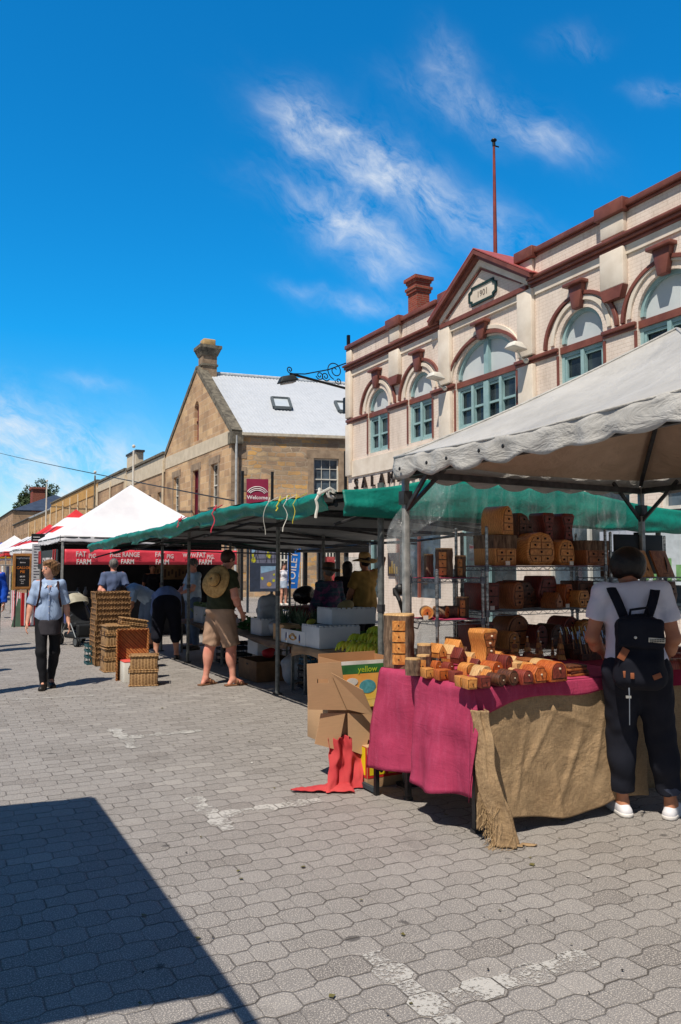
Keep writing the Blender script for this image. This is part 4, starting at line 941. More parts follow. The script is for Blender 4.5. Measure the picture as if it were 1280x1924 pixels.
def pinkcloth():
    m = MB(); x0, y0, y1 = 2.865, 3.845, 4.90; X1 = 4.27
    def drop_side(y):   # street side, deep
        t = (y1 - y) / (y1 - y0); return .70 - .05 * math.sin(t * 7) * .5 - .08 * t
    nU, nV, nS = 56, 44, 26
    def P(i, j):
        # i: -nS..nU across X (negative = hanging on the street side); j: 0..nV along Y from front
        y = y0 + (y1 - y0) * j / nV
        if i >= 0:
            x = x0 + (X1 - x0) * i / nU; return Vector((x, y, TZ + .003 * nz((x, y, 0), 6)))
        v = -i / nS; d = drop_side(y); s = (y1 - y) / (y1 - y0)
        f = .045 * math.sin(y * 9 + 1.2) * v ** 1.1 + .03 * math.sin(y * 21 + 2 * v + .6) * v ** 1.4 + .02 * nz((y, v, 0), 4)
        deep = .11 * math.exp(-((y - 4.52) / .05) ** 2) * v ** .5 
        return Vector((x0 - .012 - .05 * v - f * .8 + deep, y + .10 * v * (1 if y > 4.7 else 0) * (y - 4.7) / .2 + .02 * nz((v * 3, y * 2, 2), 2) * v - .06 * v * max(0, (4.0 - y) / .155), TZ - .004 - d * v + .012 * nz((y * 2, v * 2, 5), 2)))
    W_ = nU + nS + 1; vs = [P(i, j) for j in range(nV + 1) for i in range(-nS, nU + 1)]; fs = []
    for j in range(nV):
        for i in range(W_ - 1): a = j * W_ + i; fs.append((a, a + 1, a + W_ + 1, a + W_))
    m.add(vs, fs)
    # front lip
    def lip(u, v):
        x = x0 - .014 + (X1 - x0 + .014) * u; d = .085 + .10 * math.exp(-(x - x0) / .16) + .012 * math.sin(x * 9)
        return Vector((x + .0, y0 - .006 - .008 * math.sin(math.pi * min(1, v * .7)) - .008 * math.sin(x * 17 + 1) * v - .004, TZ - .002 - d * v))
    m.grid(lip, 70, 8)
    # hanging corner fold
    def corner(u, v):
        a = u * math.pi / 2; d = .20 + .44 * (1 - u) ** 1.2 ; r = .012 + .05 * v
        return Vector((x0 - .012 - r * math.cos(a) * 1.0 + .012, y0 - .006 - r * math.sin(a) - .03 * v * (1 - u), TZ - .003 - d * v))
    m.grid(corner, 10, 16)
    o = m.build('tablecloth', M_pink, None, smooth=True, solid=.003); tag(o, 'raspberry pink tablecloth hanging deep on the street side of the stall', 'tablecloth')
pinkcloth()
M_dred = cloth('dark_red_cotton', S(150, 34, 66), S(128, 28, 54), sc=2, fold=.2)
m = MB(); m.b2((4.285, 3.98, TZ - .011), (6.12, 4.88, TZ + .002))
m.grid(lambda u, v: Vector((4.285 + 1.835 * u, 3.975 - .02 * v - .012 * math.sin(u * 30) * v, TZ + .002 - .13 * v)), 60, 6)
tag(m.build('tablecloth', M_dred, None, smooth=False), 'dark red cloth on the table beyond the backpack wearer', 'tablecloth')
def burlap_mat():
    t = NT('burlap'); co = t.co(); x = t.xyz(co); 
    wv = lambda v, s: t.m_('SINE', t.m_('MULTIPLY', t.m_('ADD', v, t.m_('MULTIPLY', t.noise(co, 25, 2), .004)), s))
    a = wv(x[0], 900); b = wv(x[2], 900); wx = t.m_('MULTIPLY', a, b)
    c = t.mix(t.ramp(t.noise(co, 3.5, 6, .7), [(.3, 0.0), (.7, 1.0)]), S(152, 126, 98), S(184, 157, 124)); c = t.mix(t.ramp(t.noise(t.mp(co, sc=(1, 1, 12)), 30, 3), [(.4, 0.0), (.65, .4)]), c, S(112, 86, 58)); c = t.mix(t.ramp(t.noise(t.mp(co, sc=(12, 1, 1)), 30, 3), [(.4, 0.0), (.65, .4)]), c, S(200, 172, 130))
    n = t.bump(wx, .5, .002); n = t.bump(t.noise(co, 4, 5, .6, .4), .8, .05, n); n = t.bump(t.noise(co, 14, 4, .6), .4, .015, n); return t.fin(c, .95, n, 0, .1)
M_bur = burlap_mat()
def crease(x, z, s=0):
    v = 0
    for (cx, cz, ang, w, a) in ((3.35, .5, 55, .02, .02), (3.62, .35, 60, .025, .022), (3.85, .45, 70, .02, .02), (3.5, .2, 100, .018, .015), (3.7, .62, -20, .02, .012), (3.2, .35, 75, .02, .02), (3.95, .25, 110, .02, .015), (3.4, .7, 10, .02, .01)):
        d = (x - cx) * math.sin(R(ang)) - (z - cz) * math.cos(R(ang)); l = (x - cx) * math.cos(R(ang)) + (z - cz) * math.sin(R(ang)); v += a * math.exp(-(d / w) ** 2) * math.exp(-(l / .22) ** 2)
    return v
m = MB()
def bf(u, v):
    x = 2.875 + (4.28 - 2.875) * u; z = (TZ - .035) * (1 - v) + (.075 + .03 * math.sin(u * 9)) * v
    y = 3.858 - .02 * v - .55 * crease(x, z) - .02 * nz((x * 1.5, z * 1.5, 0), 2) * min(1, v * 2) * math.sin(math.pi * min(1, v * 1.2)) - .009 * nz((x * 4, z * 4, 1), 2) * min(1, v * 1.2) + .008 * math.sin(x * 19 + z * 4) * v
    return Vector((x, y, z))
m.grid(bf, 130, 80); T = m.build('burlap_skirt', M_bur, None, smooth=True, solid=.003); tag(T, 'wrinkled brown burlap skirt on the front of the pink-clothed table', 'burlap cloth')
m = MB()
def tail(u, v):
    w = .11 + .045 * v - .03 * math.sin(v * 5) * .5; x = 2.815 + (w) * u + .10 * v ** 1.5 + .01 * math.sin(v * 9); z = (TZ - .12) * (1 - v) + .006 * v
    y = 3.80 - .045 * math.sin(math.pi * u) + .014 * math.sin(u * 16 + v * 3) + .02 * math.sin(u * 7 + v * 2) - .09 * v + .02 * nz((u, v * 3, 1), 2)
    if v > .97: pass
    return Vector((x, y, z))
m.grid(tail, 26, 80); m.grid(lambda u, v: Vector((2.99 + .10 * u + .06 * v, 3.70 - .06 * v + .02 * math.sin(u * 6), .008 + .004 * math.sin(u * 9))), 10, 4)
ta = m.build('corner_tail', M_bur, T, smooth=True, solid=.003)
m = MB(); rr = random.Random(8)
for i in range(90):
    v = rr.uniform(.68, .99); p = tail(rr.choice([0, 0, 0, rr.random() * .5]), v); L = rr.uniform(.02, .075); pts = [p]
    d = Vector((-rr.uniform(.2, 1), rr.uniform(-.6, .2), -rr.uniform(.2, 1.2))).normalized()
    for k in range(4): q = pts[-1] + d * L / 4 + Vector((rr.gauss(0, .006), rr.gauss(0, .006), -.006)); q.z = max(q.z, .003); pts.append(q)
    m.tube(pts, .0013, 4)
m.build('fringe', mat('frayed_jute', S(190, 160, 118)), T)
m = MB()
m.grid(lambda u, v: Vector((4.29 + 1.8 * u, 3.99 + .03 * math.sin(u * 31) * v + .05 * v, (TZ - .1) * (1 - v) + .06 * v)), 90, 20); tag(m.build('burlap_skirt', M_bur, None, smooth=True, solid=.003), 'shaded burlap skirt below the dark red cloth', 'burlap cloth')
tag(MB().box((3.12, 3.96, TZ + .0055), (.12, .09, .001), rz=.3).build('paper_note', mat('white_paper', S(240, 240, 240), S(232, 232, 232))), 'small white paper slip at the front edge of the pink cloth', 'paper')

# ================================================================ wire shelving
M_chr = mat('chrome_wire', S(180, 182, 184), S(90, 92, 96), sc=20, rough=.25, metal=.8, st=(1, 1, 3))
M_chd = mat('dark_wire', S(120, 126, 136), S(84, 88, 96), sc=20, rough=.35, metal=.6)
def wire_unit(x0, x1, y0, y1, levels, H, label, cloth_levels=(), postm=M_chr, wm=M_chd):
    T = thing('wire_shelving', label, 'shelving', 'chrome wire shelving of the woodware stall')
    for x in (x0, x1):
        for y in (y0, y1):
            m = MB(); m.tube([(x, y, .01), (x, y, H)], .0125, 10); k = .1
            while k < H: m.tube([(x, y, k), (x, y, k + .004)], .0137, 10); k += .05
            m.ball((x, y, H), .0135, 8, 6); m.tube([(x, y, 0), (x, y, .03)], .02, 8); m.build('post', postm, T)
    for z in levels:
        m = MB(); r = .003
        for y in (y0, y1):
            for dz in (0, -.032): m.tube([(x0, y, z + dz), (x1, y, z + dz)], r, 5)
            n = max(4, int((x1 - x0) / .045)); m.tube([(x0 + (x1 - x0) * i / n, y, z - (.032 if i % 2 else 0)) for i in range(n + 1)], .002, 4)
        for x in (x0, x1):
            for dz in (0, -.032): m.tube([(x, y0, z + dz), (x, y1, z + dz)], r, 5)
            n = max(4, int((y1 - y0) / .045)); m.tube([(x, y0 + (y1 - y0) * i / n, z - (.032 if i % 2 else 0)) for i in range(n + 1)], .002, 4)
        n = int((x1 - x0) / .028)
        for i in range(1, n): x = x0 + (x1 - x0) * i / n; m.tube([(x, y0, z - .003), (x, y1, z - .003)], .0016, 4, cap=False)
        for (x, y) in ((x0, y0), (x1, y0), (x0, y1), (x1, y1)): m.tube([(x, y, z - .04), (x, y, z + .01)], .019, 8)
        s = m.build('shelf', wm, T)
        if z in cloth_levels:
            m = MB(); m.b2((x0 + .02, y0 + .01, z + .001), (x1 - .02, y1 - .01, z + .006)); m.build('liner', M_pink, s)
    return settle(T, ((x0 + x1) / 2, (y0 + y1) / 2, 0))
wire_unit(3.36, 3.78, 4.93, 5.3, (.45, 1.19, 1.50), 1.56, 'short wire shelf unit holding bark logs, beside the corner post', (1.19, 1.50))
wire_unit(3.83, 5.07, 4.94, 5.34, (.55, .91, 1.245, 1.59), 1.89, 'tall chrome wire shelf unit packed with carved drawer boxes, behind the pink table', (1.59,))
wire_unit(5.13, 6.25, 4.94, 5.34, (.75, 1.22, 1.49), 1.87, 'wire shelf unit with engraved boards, beyond the backpack wearer')

# ================================================================ carved wooden boxes
def wood(name, c, c2, ring=17, rough=.5):
    if name in _mc: return _mc[name]
    t = NT(name); co = t.mp(t.co(), rot=(.5, .2, .3)); oi = t.node('ShaderNodeObjectInfo').outputs['Random']
    sh = t.node('ShaderNodeVectorMath', operation='ADD'); t.put(sh.inputs[0], co); t.put(sh.inputs[1], t.cxyz(t.m_('MULTIPLY', oi, 9.0), t.m_('MULTIPLY', oi, 5.0), oi)); co = sh.outputs[0]
    n = t.node('ShaderNodeTexWave', wave_type='RINGS'); t.put(n.inputs[0], co); n.inputs['Scale'].default_value = ring; n.inputs['Distortion'].default_value = 9; n.inputs['Detail'].default_value = 4; n.inputs['Detail Scale'].default_value = 1.4
    g = t.noise(t.mp(co, sc=(1, 12, 1)), 18, 4, .6); f = t.m_('MULTIPLY', t.m_('ADD', n.outputs[1], g), .5)
    col = t.mix(t.ramp(f, [(.25, 0.0), (.8, 1.0)]), c, c2); col = t.mix(t.ramp(t.noise(co, 9, 4, .7), [(.48, 0.0), (.75, .6)]), col, tuple(x * .35 for x in c2)); col = t.mix(t.m_('MULTIPLY', oi, .35), col, tuple(x * .6 for x in c))
    t.fin(col, rough, t.bump(g, .12, .002), 0, .5); _mc[name] = t.m; return t.m
WD = dict(honey=wood('honey_wood', S(226, 158, 84), S(192, 118, 54)), orange=wood('orange_wood', S(206, 112, 50), S(166, 76, 32)), red=wood('red_cedar', S(150, 66, 48), S(112, 44, 36)), dark=wood('dark_wood', S(112, 66, 42), S(64, 38, 26)),
          pale=wood('pale_wood', S(228, 190, 134), S(204, 158, 104)), brown=wood('brown_wood', S(176, 108, 60), S(134, 78, 42)), maroon=wood('jarrah', S(134, 56, 42), S(92, 36, 30)))
def bark_mat():
    t = NT('bark'); co = t.co(); n = t.noise(t.mp(co, sc=(1, 1, .18)), 45, 6, .7, .4); c = t.ramp(n, [(.3, S(58, 44, 36)), (.5, S(112, 90, 72)), (.7, S(156, 132, 108))])
    return t.fin(c, .9, t.bump(n, .9, .012))
M_bark = bark_mat(); M_gro = mat('gap_shade_and_engraving', S(38, 22, 14)); M_knob = mat('black_peg', S(24, 20, 18), rough=.3); M_knobw = mat('pale_peg', S(220, 205, 180), rough=.3)
def poly_shape(kind, w, h):
    x = w / 2
    if kind == 'house': return [(-x * .86, 0), (x * .86, 0), (x * .86, h * .34), (x, h * .36), (0, h), (-x, h * .36), (-x * .86, h * .34)]
    if kind == 'dome': return [(-x, 0), (x, 0), (x, h * .45)] + [(x * math.cos(a), h * .45 + h * .55 * math.sin(a)) for a in [math.pi * i / 12 for i in range(1, 12)]] + [(-x, h * .45)]
    if kind == 'box': return [(-x * .92, 0), (x * .92, 0), (x, h), (-x, h)]
    if kind == 'oval': return [(x * .72, 0), (x * .97, h * .18), (x, h * .4), (x * .92, h * .72), (x * .62, h * .93), (0, h), (-x * .62, h * .93), (-x * .92, h * .72), (-x, h * .4), (-x * .97, h * .18), (-x * .72, 0)]
    if kind == 'barrel': return [(x * math.cos(a), h / 2 + h / 2 * math.sin(a)) for a in [2 * math.pi * (i + .5) / 20 for i in range(20)]]
    if kind == 'hex': return [(-x * .6, 0), (x * .6, 0), (x, h * .45), (x * .62, h), (-x * .62, h), (-x, h * .45)]
    if kind == 'pent': return [(-x * .75, 0), (x * .75, 0), (x, h * .55), (x * .45, h), (-x * .45, h), (-x, h * .55)]
    if kind == 'wave': return [(x * .8, 0), (x * .62, h * .25), (x * .6, h * .5), (x * .85, h * .78), (x, h * .93), (x * .7, h), (-x * .8, h), (-x, h * .9), (-x * .85, h * .7), (-x * .6, h * .5), (-x * .62, h * .25), (-x * .85, 0)]
    if kind == 'quarter': return [(-x, 0), (x, 0), (x * .95, h * .3), (x * .6, h * .65), (x * .05, h * .92), (-x * .5, h), (-x, h)]
    if kind == 'tall': return [(-x, 0), (x, 0), (x, h * .82), (x * .7, h * .95), (x * .2, h), (-x * .7, h), (-x, h * .95)]
_n = [0]
def inset(poly, k, c=None):
    cx = sum(p[0] for p in poly) / len(poly); cz = sum(p[1] for p in poly) / len(poly); return [(cx + (u - cx) * k, cz + (v - cz) * k) for u, v in poly]
def clip(poly, z0, z1):
    def half(p, z, keep):
        r = []
        for i in range(len(p)):
            a, b = p[i], p[(i + 1) % len(p)]; ia = (a[1] - z) * keep >= 0; ib = (b[1] - z) * keep >= 0
            if ia: r.append(a)
            if ia != ib: t = (z - a[1]) / (b[1] - a[1]); r.append((a[0] + (b[0] - a[0]) * t, z))
        return r
    return half(half(poly, z0, 1), z1, -1)
def clipx(poly, x0, x1): return [(b, a) for a, b in clip([(v, u) for u, v in poly], x0, x1)]
def wbox(kind, w, h, d, col, loc, rz, label, rows=1, split=(), knob='k', dcol=None, bev=.006, live=None, group=None, name='wooden_box'):
    """bandsaw-cut drawer box: a carved block with its drawers sawn into the front (local -Y)"""
    T = thing(name, label, 'wooden box', group, loc, rz); poly = poly_shape(kind, w, h); Mf = frameM((0, -d / 2, 0), (1, 0, 0), (0, 0, 1))
    m = MB(); m.prism(poly, d, Mf); m.build('body', WD[col], T, bevel=bev)
    if live: m = MB(); pl = clip(poly, h * live, h * 1.01); m.prism([(u * 1.01, v + .001) for u, v in pl], d * 1.01, frameM((0, -d / 2 - .004, 0), (1, 0, 0), (0, 0, 1))); m.build('bark_edge', M_bark, T, bevel=.004)
    ip = inset(poly, .80); zs = [p[1] for p in ip]; z0, z1 = min(zs), max(zs) if not live else min(max(zs), h * live - .004); 
    for r in range(rows):
        a = z0 + (z1 - z0) * r / rows + .003; b = z0 + (z1 - z0) * (r + 1) / rows - .003; strip = clip(ip, a, b)
        if len(strip) < 3: continue
        xs = [p[0] for p in strip]; cells = [strip]
        if r in split: cells = [clipx(strip, min(xs) - 1, -.002), clipx(strip, .002, max(xs) + 1)]
        for c in cells:
            if len(c) < 3: continue
            gm = MB(); gm.prism(inset(c, 1.07), .004, frameM((0, -d / 2 - .001, 0), (1, 0, 0), (0, 0, 1)))
            dm = MB(); dm.prism(inset(c, .965), .006, frameM((0, -d / 2 - .004, 0), (1, 0, 0), (0, 0, 1))); dd = dm.build('drawer', WD[dcol or col], T)
            gm.build('groove', M_gro, dd)  # dark plate under the drawer paints in the shade of its gap
            if knob:
                kx = sum(p[0] for p in c) / len(c); kz = sum(p[1] for p in c) / len(c); km = MB(); q = min(.009, w * .06); km.ball((kx, -d / 2 - .009, kz), q, 8, 6); km.build('knob', M_knob if knob == 'k' else M_knobw, dd)
    return T
def onZ(px, py, z=TZ + .004): p = at(px, py, Z=z); return p
G1 = 'small carved boxes on the pink table'
def tb(kind, px, py, w, h, d, col, label, rz=.42, **kw):
    p = onZ(px, py); p.y += d * .4; p.x += 0; return wbox(kind, w, h, d, col, (p.x, p.y, TZ + .004), rz * .35 - .05, label, group=G1, bev=.003, **kw)
# front row, corner and along the lip (pixels only say where each one stood on the cloth)
tb('box', 809, 1274, .065, .06, .085, 'honey', 'honey-coloured trapezoid box nearest the bark stub at the cloth corner', rz=-.35)
tb('box', 836, 1278, .09, .065, .07, 'orange', 'reddish trapezoid box with a peg, under the gabled honey house', rz=-.1)
tb('house', 829, 1252, .085, .10, .13, 'honey', 'honey gabled house box with dark peg, perched at the cloth corner', rz=.45).location.z += .058
tb('box', 862, 1282, .06, .065, .08, 'red', 'small red box tucked below the maroon gabled house', rz=-.1)
tb('house', 868, 1262, .085, .11, .09, 'maroon', 'maroon gabled house box beside the pale gabled one', rz=.5).location.z += .05
tb('house', 852, 1252, .075, .10, .12, 'pale', 'pale cream gabled house box behind the maroon one', rz=.5).location.z += .05
tb('box', 873, 1291, .062, .062, .07, 'honey', 'honey drawer box at the very corner, left half of a pair', rz=-.3)
tb('box', 888, 1295, .068, .062, .07, 'honey', 'honey drawer box at the very corner, right half of a pair', rz=-.3)
tb('dome', 885, 1268, .10, .075, .09, 'honey', 'honey arch-topped box behind the corner pair', rz=.4, knob='w')
tb('box', 913, 1293, .07, .066, .07, 'maroon', 'plain dark maroon cube box right of the honey pair', rz=-.15)
tb('barrel', 940, 1290, .075, .075, .10, 'dark', 'dark burnt barrel-shaped box with a pale peg, front row', rz=.75, knob='w')
tb('barrel', 963, 1288, .078, .09, .11, 'dark', 'dark lumpy log box beside the barrel box, front row', rz=.35, knob='w')
tb('dome', 990, 1286, .085, .085, .11, 'red', 'red-brown round-topped box with pale peg, front row', rz=.3, knob='w')
tb('pent', 1014, 1283, .11, .10, .13, 'orange', 'bright orange five-sided box with pale peg, front row', rz=.12, knob='w')
tb('dome', 1048, 1280, .13, .12, .15, 'orange', 'large orange domed box with dark grain at the end of the front row', rz=.12, knob='w', dcol='red')
tb('house', 862, 1246, .11, .17, .16, 'honey', 'tall honey gabled box rising above the small houses', rz=.55)
tb('house', 876, 1240, .07, .10, .08, 'dark', 'small dark gabled box with pale roof boards', rz=.4, knob='w')
tb('house', 899, 1262, .075, .085, .08, 'maroon', 'maroon gabled box at the foot of the curvy chest', rz=.4, knob='w')
tb('wave', 918, 1252, .15, .26, .15, 'honey', 'tall honey chest with wavy sides and four little drawers', rz=.5, rows=4, dcol='brown', knob='w')
tb('dome', 912, 1272, .085, .07, .10, 'pale', 'pale yellow arch-topped box in the second row', rz=.45)
tb('dome', 932, 1268, .10, .085, .12, 'orange', 'orange-brown arch-topped box in the second row', rz=.5, knob='w')
tb('house', 934, 1256, .085, .10, .09, 'maroon', 'purplish red gabled box in the middle of the heap', rz=.6)
tb('dome', 956, 1266, .07, .12, .08, 'maroon', 'plum-coloured leaning box in the middle of the heap', rz=.3)
tb('box', 978, 1266, .10, .075, .12, 'pale', 'pale slab-sided box behind the red-brown domed box', rz=.4)
tb('dome', 950, 1240, .12, .08, .14, 'brown', 'low brown arch-topped box behind the heap', rz=.4)
tb('box', 1000, 1258, .13, .07, .14, 'brown', 'flat brown box behind the orange five-sided box', rz=.3)
tb('dome', 1030, 1262, .13, .08, .14, 'pale', 'pale flat-roofed box behind the large domed box', rz=.25)
tb('house', 922, 1240, .11, .10, .10, 'red', 'red gabled box beside the wavy chest', rz=.4)
tb('box', 966, 1248, .09, .065, .1, 'orange', 'low orange box in the third row', rz=.5)
tb('dome', 890, 1250, .08, .09, .1, 'pale', 'pale arch-topped box left of the wavy chest', rz=.5)
for a in (('house', 900, 1278, .06, .07, .07, 'pale', 'tiny pale gabled box just behind the dark maroon cube', .5), ('house', 922, 1280, .065, .07, .075, 'honey', 'tiny honey gabled box behind the burnt barrel box', .4), ('box', 946, 1276, .05, .05, .06, 'orange', 'tiny orange block behind the lumpy dark log box', .3), ('dome', 972, 1274, .06, .06, .07, 'pale', 'tiny pale arch box behind the red-brown domed one', .4),
          ('house', 999, 1270, .08, .085, .09, 'honey', 'honey gabled box behind the bright orange five-sided one', .3), ('box', 838, 1262, .055, .05, .06, 'pale', 'small pale block under the eaves of the perched honey house', .3), ('dome', 846, 1266, .06, .075, .07, 'red', 'small red arch box between the two perched houses', .4), ('house', 884, 1256, .07, .08, .08, 'honey', 'small honey gabled box before the tall gabled one', .6),
          ('box', 1020, 1262, .08, .05, .09, 'maroon', 'flat maroon box beside the honey gabled one, second row', .2), ('dome', 942, 1246, .08, .085, .09, 'honey', 'honey arch box right beside the wavy chest foot', .5), ('house', 968, 1256, .075, .085, .09, 'pale', 'pale gabled box in the third row beyond the plum box', .5), ('box', 985, 1250, .07, .06, .08, 'red', 'red block in the third row, next to a pale gabled box', .4),
          ('hex', 1008, 1248, .08, .07, .08, 'orange', 'orange six-sided box in the back row near the stepped trees', .3), ('dome', 1064, 1270, .07, .06, .09, 'brown', 'small brown arch box at the shaded end of the front rows', .2), ('pent', 824, 1262, .06, .07, .06, 'orange', 'small orange five-sided box behind the corner trapezoid box', .3), ('box', 1040, 1266, .06, .055, .07, 'honey', 'small honey block behind the large orange domed box', .2)):
    tb(a[0], a[1], a[2], a[3], a[4], a[5], a[6], a[7], rz=a[8], knob='w' if a[6] in ('maroon', 'red', 'orange') else 'k')
# bark logs
def loglet(px, py, r, h, label, rows=0, z=None, Y=None, rz=0, lobes=3, dr=True, name='bark_log_box'):
    if z is None: p = onZ(px, py); z = TZ + .004; p.y += r
    else: p = at(px, py, Y=Y)
    T = thing(name, label, 'wooden box', 'bark-covered log boxes', (p.x, p.y, z), rz)
    rr = random.Random(int(px)); ph = rr.random() * 6; n = 40; out = []
    for k in range(n):
        a = 2 * math.pi * k / n; q = r * (1 + .13 * math.sin(lobes * a + ph) + .04 * math.sin(7 * a + ph * 2)); out.append((q * math.cos(a), q * math.sin(a)))
    m = MB(); nz_ = 10
    for j in range(nz_ + 1):
        s = 1 + .03 * math.sin(j * 1.3 + ph); m.v += [(x * s, y * s, h * j / nz_ + (0 if j < nz_ else .0)) for x, y in out]
    for j in range(nz_):
        for k in range(n): m.f.append((j * n + k, j * n + (k + 1) % n, (j + 1) * n + (k + 1) % n, (j + 1) * n + k)); m.m.append(0)
    m.build('bark_body', M_bark, T, smooth=True)
    m = MB(); m.add([(x * .97, y * .97, h - .002 + .012) for x, y in out] + [(x * 1.0, y * 1.0, h) for x, y in out], [tuple(range(n))] + [(k, k + n, (k + 1) % n + n, (k + 1) % n) for k in range(n)]); m.build('sawn_top', WD['pale'], T)
    for i in range(rows):
        z0 = h * (.08 + .86 * i / rows); hh = h * .86 / rows * .86; m = MB()
        m.grid(lambda u, v: Vector((math.cos(-2.6 + u * .75 ) * r * 1.12, math.sin(-2.6 + u * .75) * r * 1.12, z0 + hh * v)), 8, 1); dd = m.build('drawer', WD['honey'], T, solid=.01)
        m = MB(); m.ball((math.cos(-2.22) * r * 1.16, math.sin(-2.22) * r * 1.16, z0 + hh / 2), .006, 8, 6); m.build('knob', M_knob, dd)
    return T
loglet(768, 1256, .105, .36, 'tall bark-covered log with four sawn drawers at the table corner', 4)
loglet(806, 1258, .055, .16, 'mid-height bark stump behind the low ones, beside the tall log', 0, lobes=2)
loglet(783, 1270, .045, .10, 'low bark stub with slanted pale top at the cloth edge', 0, lobes=2)
loglet(803, 1266, .045, .11, 'low bark stub with honey top, second along the cloth edge', 1, lobes=2)
loglet(848, 1240, .03, .16, 'slender pale branch standing behind the gabled houses', 0, lobes=2)
loglet(860, 1232, .05, .13, 'dark knobbly bark stump behind the tall gabled box', 0)
ST = 1.50 + .007
loglet(805, 1085, .035, .17, 'narrow dark bark post on the short unit top shelf, nearest the street', 0, ST, 5.2)
loglet(833, 1085, .065, .215, 'wide bark log with drawer cuts on the short unit top shelf', 3, ST, 5.12)
loglet(865, 1085, .04, .16, 'small split bark log on the short unit top shelf, near the tall unit', 2, ST, 5.1)
SM = 1.19 + .007
loglet(870, 1166, .045, .15, 'upright bark log with drawers on the short unit lower shelf', 2, SM, 5.1)
def roundlog(px, Y, z, r, L, label, rz):
    p = at(px, 1100, Y=Y); T = thing('log_slice_box', label, 'wooden box', 'bark-covered log boxes', (p.x, p.y, z), rz); m = MB()
    m.tube([(0, -L / 2, r), (0, L / 2, r)], r, 24, False); m.build('bark_body', M_bark, T, smooth=True)
    for s in (-1, 1): m = MB(); m.tube([(0, s * L / 2, r), (0, s * (L / 2 + .004), r)], r * .985, 24); m.build('sawn_face', WD['honey'], T)
    m = MB(); m.tube([(0, -L / 2 - .003, r), (0, -L / 2 - .008, r)], r * .62, 20); d = m.build('drawer', WD['orange'], T); m = MB(); m.ball((0, -L / 2 - .012, r), .006, 8, 6); m.build('knob', M_knob, d)
roundlog(801, 5.1, SM, .048, .14, 'log slice lying on its side with ringed honey face, short unit lower shelf', -.5)
roundlog(828, 5.12, SM, .045, .10, 'half log with pale sawn face, second on the short unit lower shelf', .6)
roundlog(848, 5.14, SM, .045, .10, 'half log with curved pale face beside the upright bark log', .9)
# big unit
G2 = 'large drawer chests on the tall wire unit'
def sb(kind, px, w, h, d, col, z, label, Y=5.12, rz=.1, **kw):
    p = at(px, 1100, Y=Y); return wbox(kind, w, h, d, col, (p.x, p.y, z), rz, label, group=G2, **kw)
Z3 = 1.598
sb('box', 931, .25, .24, .24, 'honey', Z3, 'rough log chest with black bark top and four honey drawers, top shelf', rows=2, split=(0, 1), live=.55)
sb('oval', 997, .32, .27, .24, 'honey', Z3, 'widest honey oval chest with nine small drawers, top shelf', rows=4, split=(0, 2, 3))
sb('oval', 1049, .19, .215, .2, 'honey', Z3, 'smaller honey oval chest with five drawers, top shelf', rows=3, split=(0, 2))
sb('box', 1103, .30, .21, .24, 'brown', Z3, 'dark-topped brown log chest at the far end of the top shelf', rows=2, live=.6, split=(1,))
sb('dome', 936, .165, .23, .2, 'honey', Z3 + .245, 'honey arch-topped tower of three drawers stacked above the log chest', rows=3, rz=.35)
sb('quarter', 976, .20, .25, .18, 'dark', Z3 + .18, 'dark brown curved-back chest rising behind the widest oval chest', Y=5.22, rows=3, split=(0, 1))
sb('wave', 1020, .15, .24, .16, 'maroon', Z3 + .20, 'dark red waisted chest standing above the gap of two oval chests', Y=5.2, rows=3)
sb('wave', 1057, .16, .25, .16, 'maroon', Z3 + .19, 'dark red waisted chest standing above the smaller oval chest', Y=5.2, rows=3)
Z2 = 1.252
sb('box', 905, .20, .21, .2, 'maroon', Z2, 'plain dark red block chest at the street end of the middle shelf', rows=2)
sb('oval', 955, .15, .22, .2, 'brown', Z2, 'brown upright chest with three drawers, second on the middle shelf', rows=3, rz=.3)
sb('quarter', 978, .22, .225, .2, 'dark', Z2, 'black-brown slanting chest behind the brown upright one', Y=5.22, rows=3)
sb('hex', 1014, .25, .26, .2, 'maroon', Z2, 'tall flat-topped jarrah chest in the centre of the middle shelf', Y=5.2, rows=3, split=(1,))
sb('house', 1036, .13, .13, .14, 'brown', Z2, 'small brown gabled chest leaning by the tall jarrah chest', Y=5.0, rz=.3)
sb('hex', 1052, .14, .19, .18, 'orange', Z2, 'orange-brown six-sided chest on the middle shelf', rows=3, rz=.25)
sb('box', 1084, .20, .215, .2, 'dark', Z2, 'dark trapezoid chest at the far end of the middle shelf', Y=5.2, rows=2)
sb('hex', 1083, .16, .14, .16, 'honey', Z2, 'honey six-sided box with three drawers before the dark trapezoid one', Y=5.02, rows=2, split=(0,))
sb('tall', 1119, .13, .18, .16, 'brown', Z2, 'brown leaning chest beside the far post of the middle shelf', rows=2)
Z1 = .918
sb('box', 893, .20, .24, .2, 'red', Z1, 'reddish block chest low behind the short unit', rows=2)
sb('dome', 957, .27, .28, .2, 'brown', Z1, 'large brown domed chest on the bottom shelf behind the wavy chest', Y=5.22, rows=2)
sb('oval', 951, .13, .17, .16, 'honey', Z1, 'honey egg-shaped box with two drawers on the bottom shelf', Y=5.0, rows=2)
sb('barrel', 1000, .14, .20, .2, 'maroon', Z1, 'round dark red chest in the middle of the bottom shelf', rows=2)
sb('dome', 1030, .17, .20, .2, 'dark', Z1, 'black-brown domed chest on the bottom shelf', rows=2)
sb('dome', 1056, .22, .25, .2, 'red', Z1, 'wide red-brown domed chest at the back of the bottom shelf', Y=5.24, rows=2)
sb('oval', 1090, .14, .22, .2, 'honey', Z1, 'honey pear-shaped chest with drawers at the far end of the bottom shelf', rows=3, rz=-.2)
sb('dome', 1112, .16, .22, .2, 'dark', Z1, 'dark domed chest partly behind the customer, bottom shelf', rows=2)
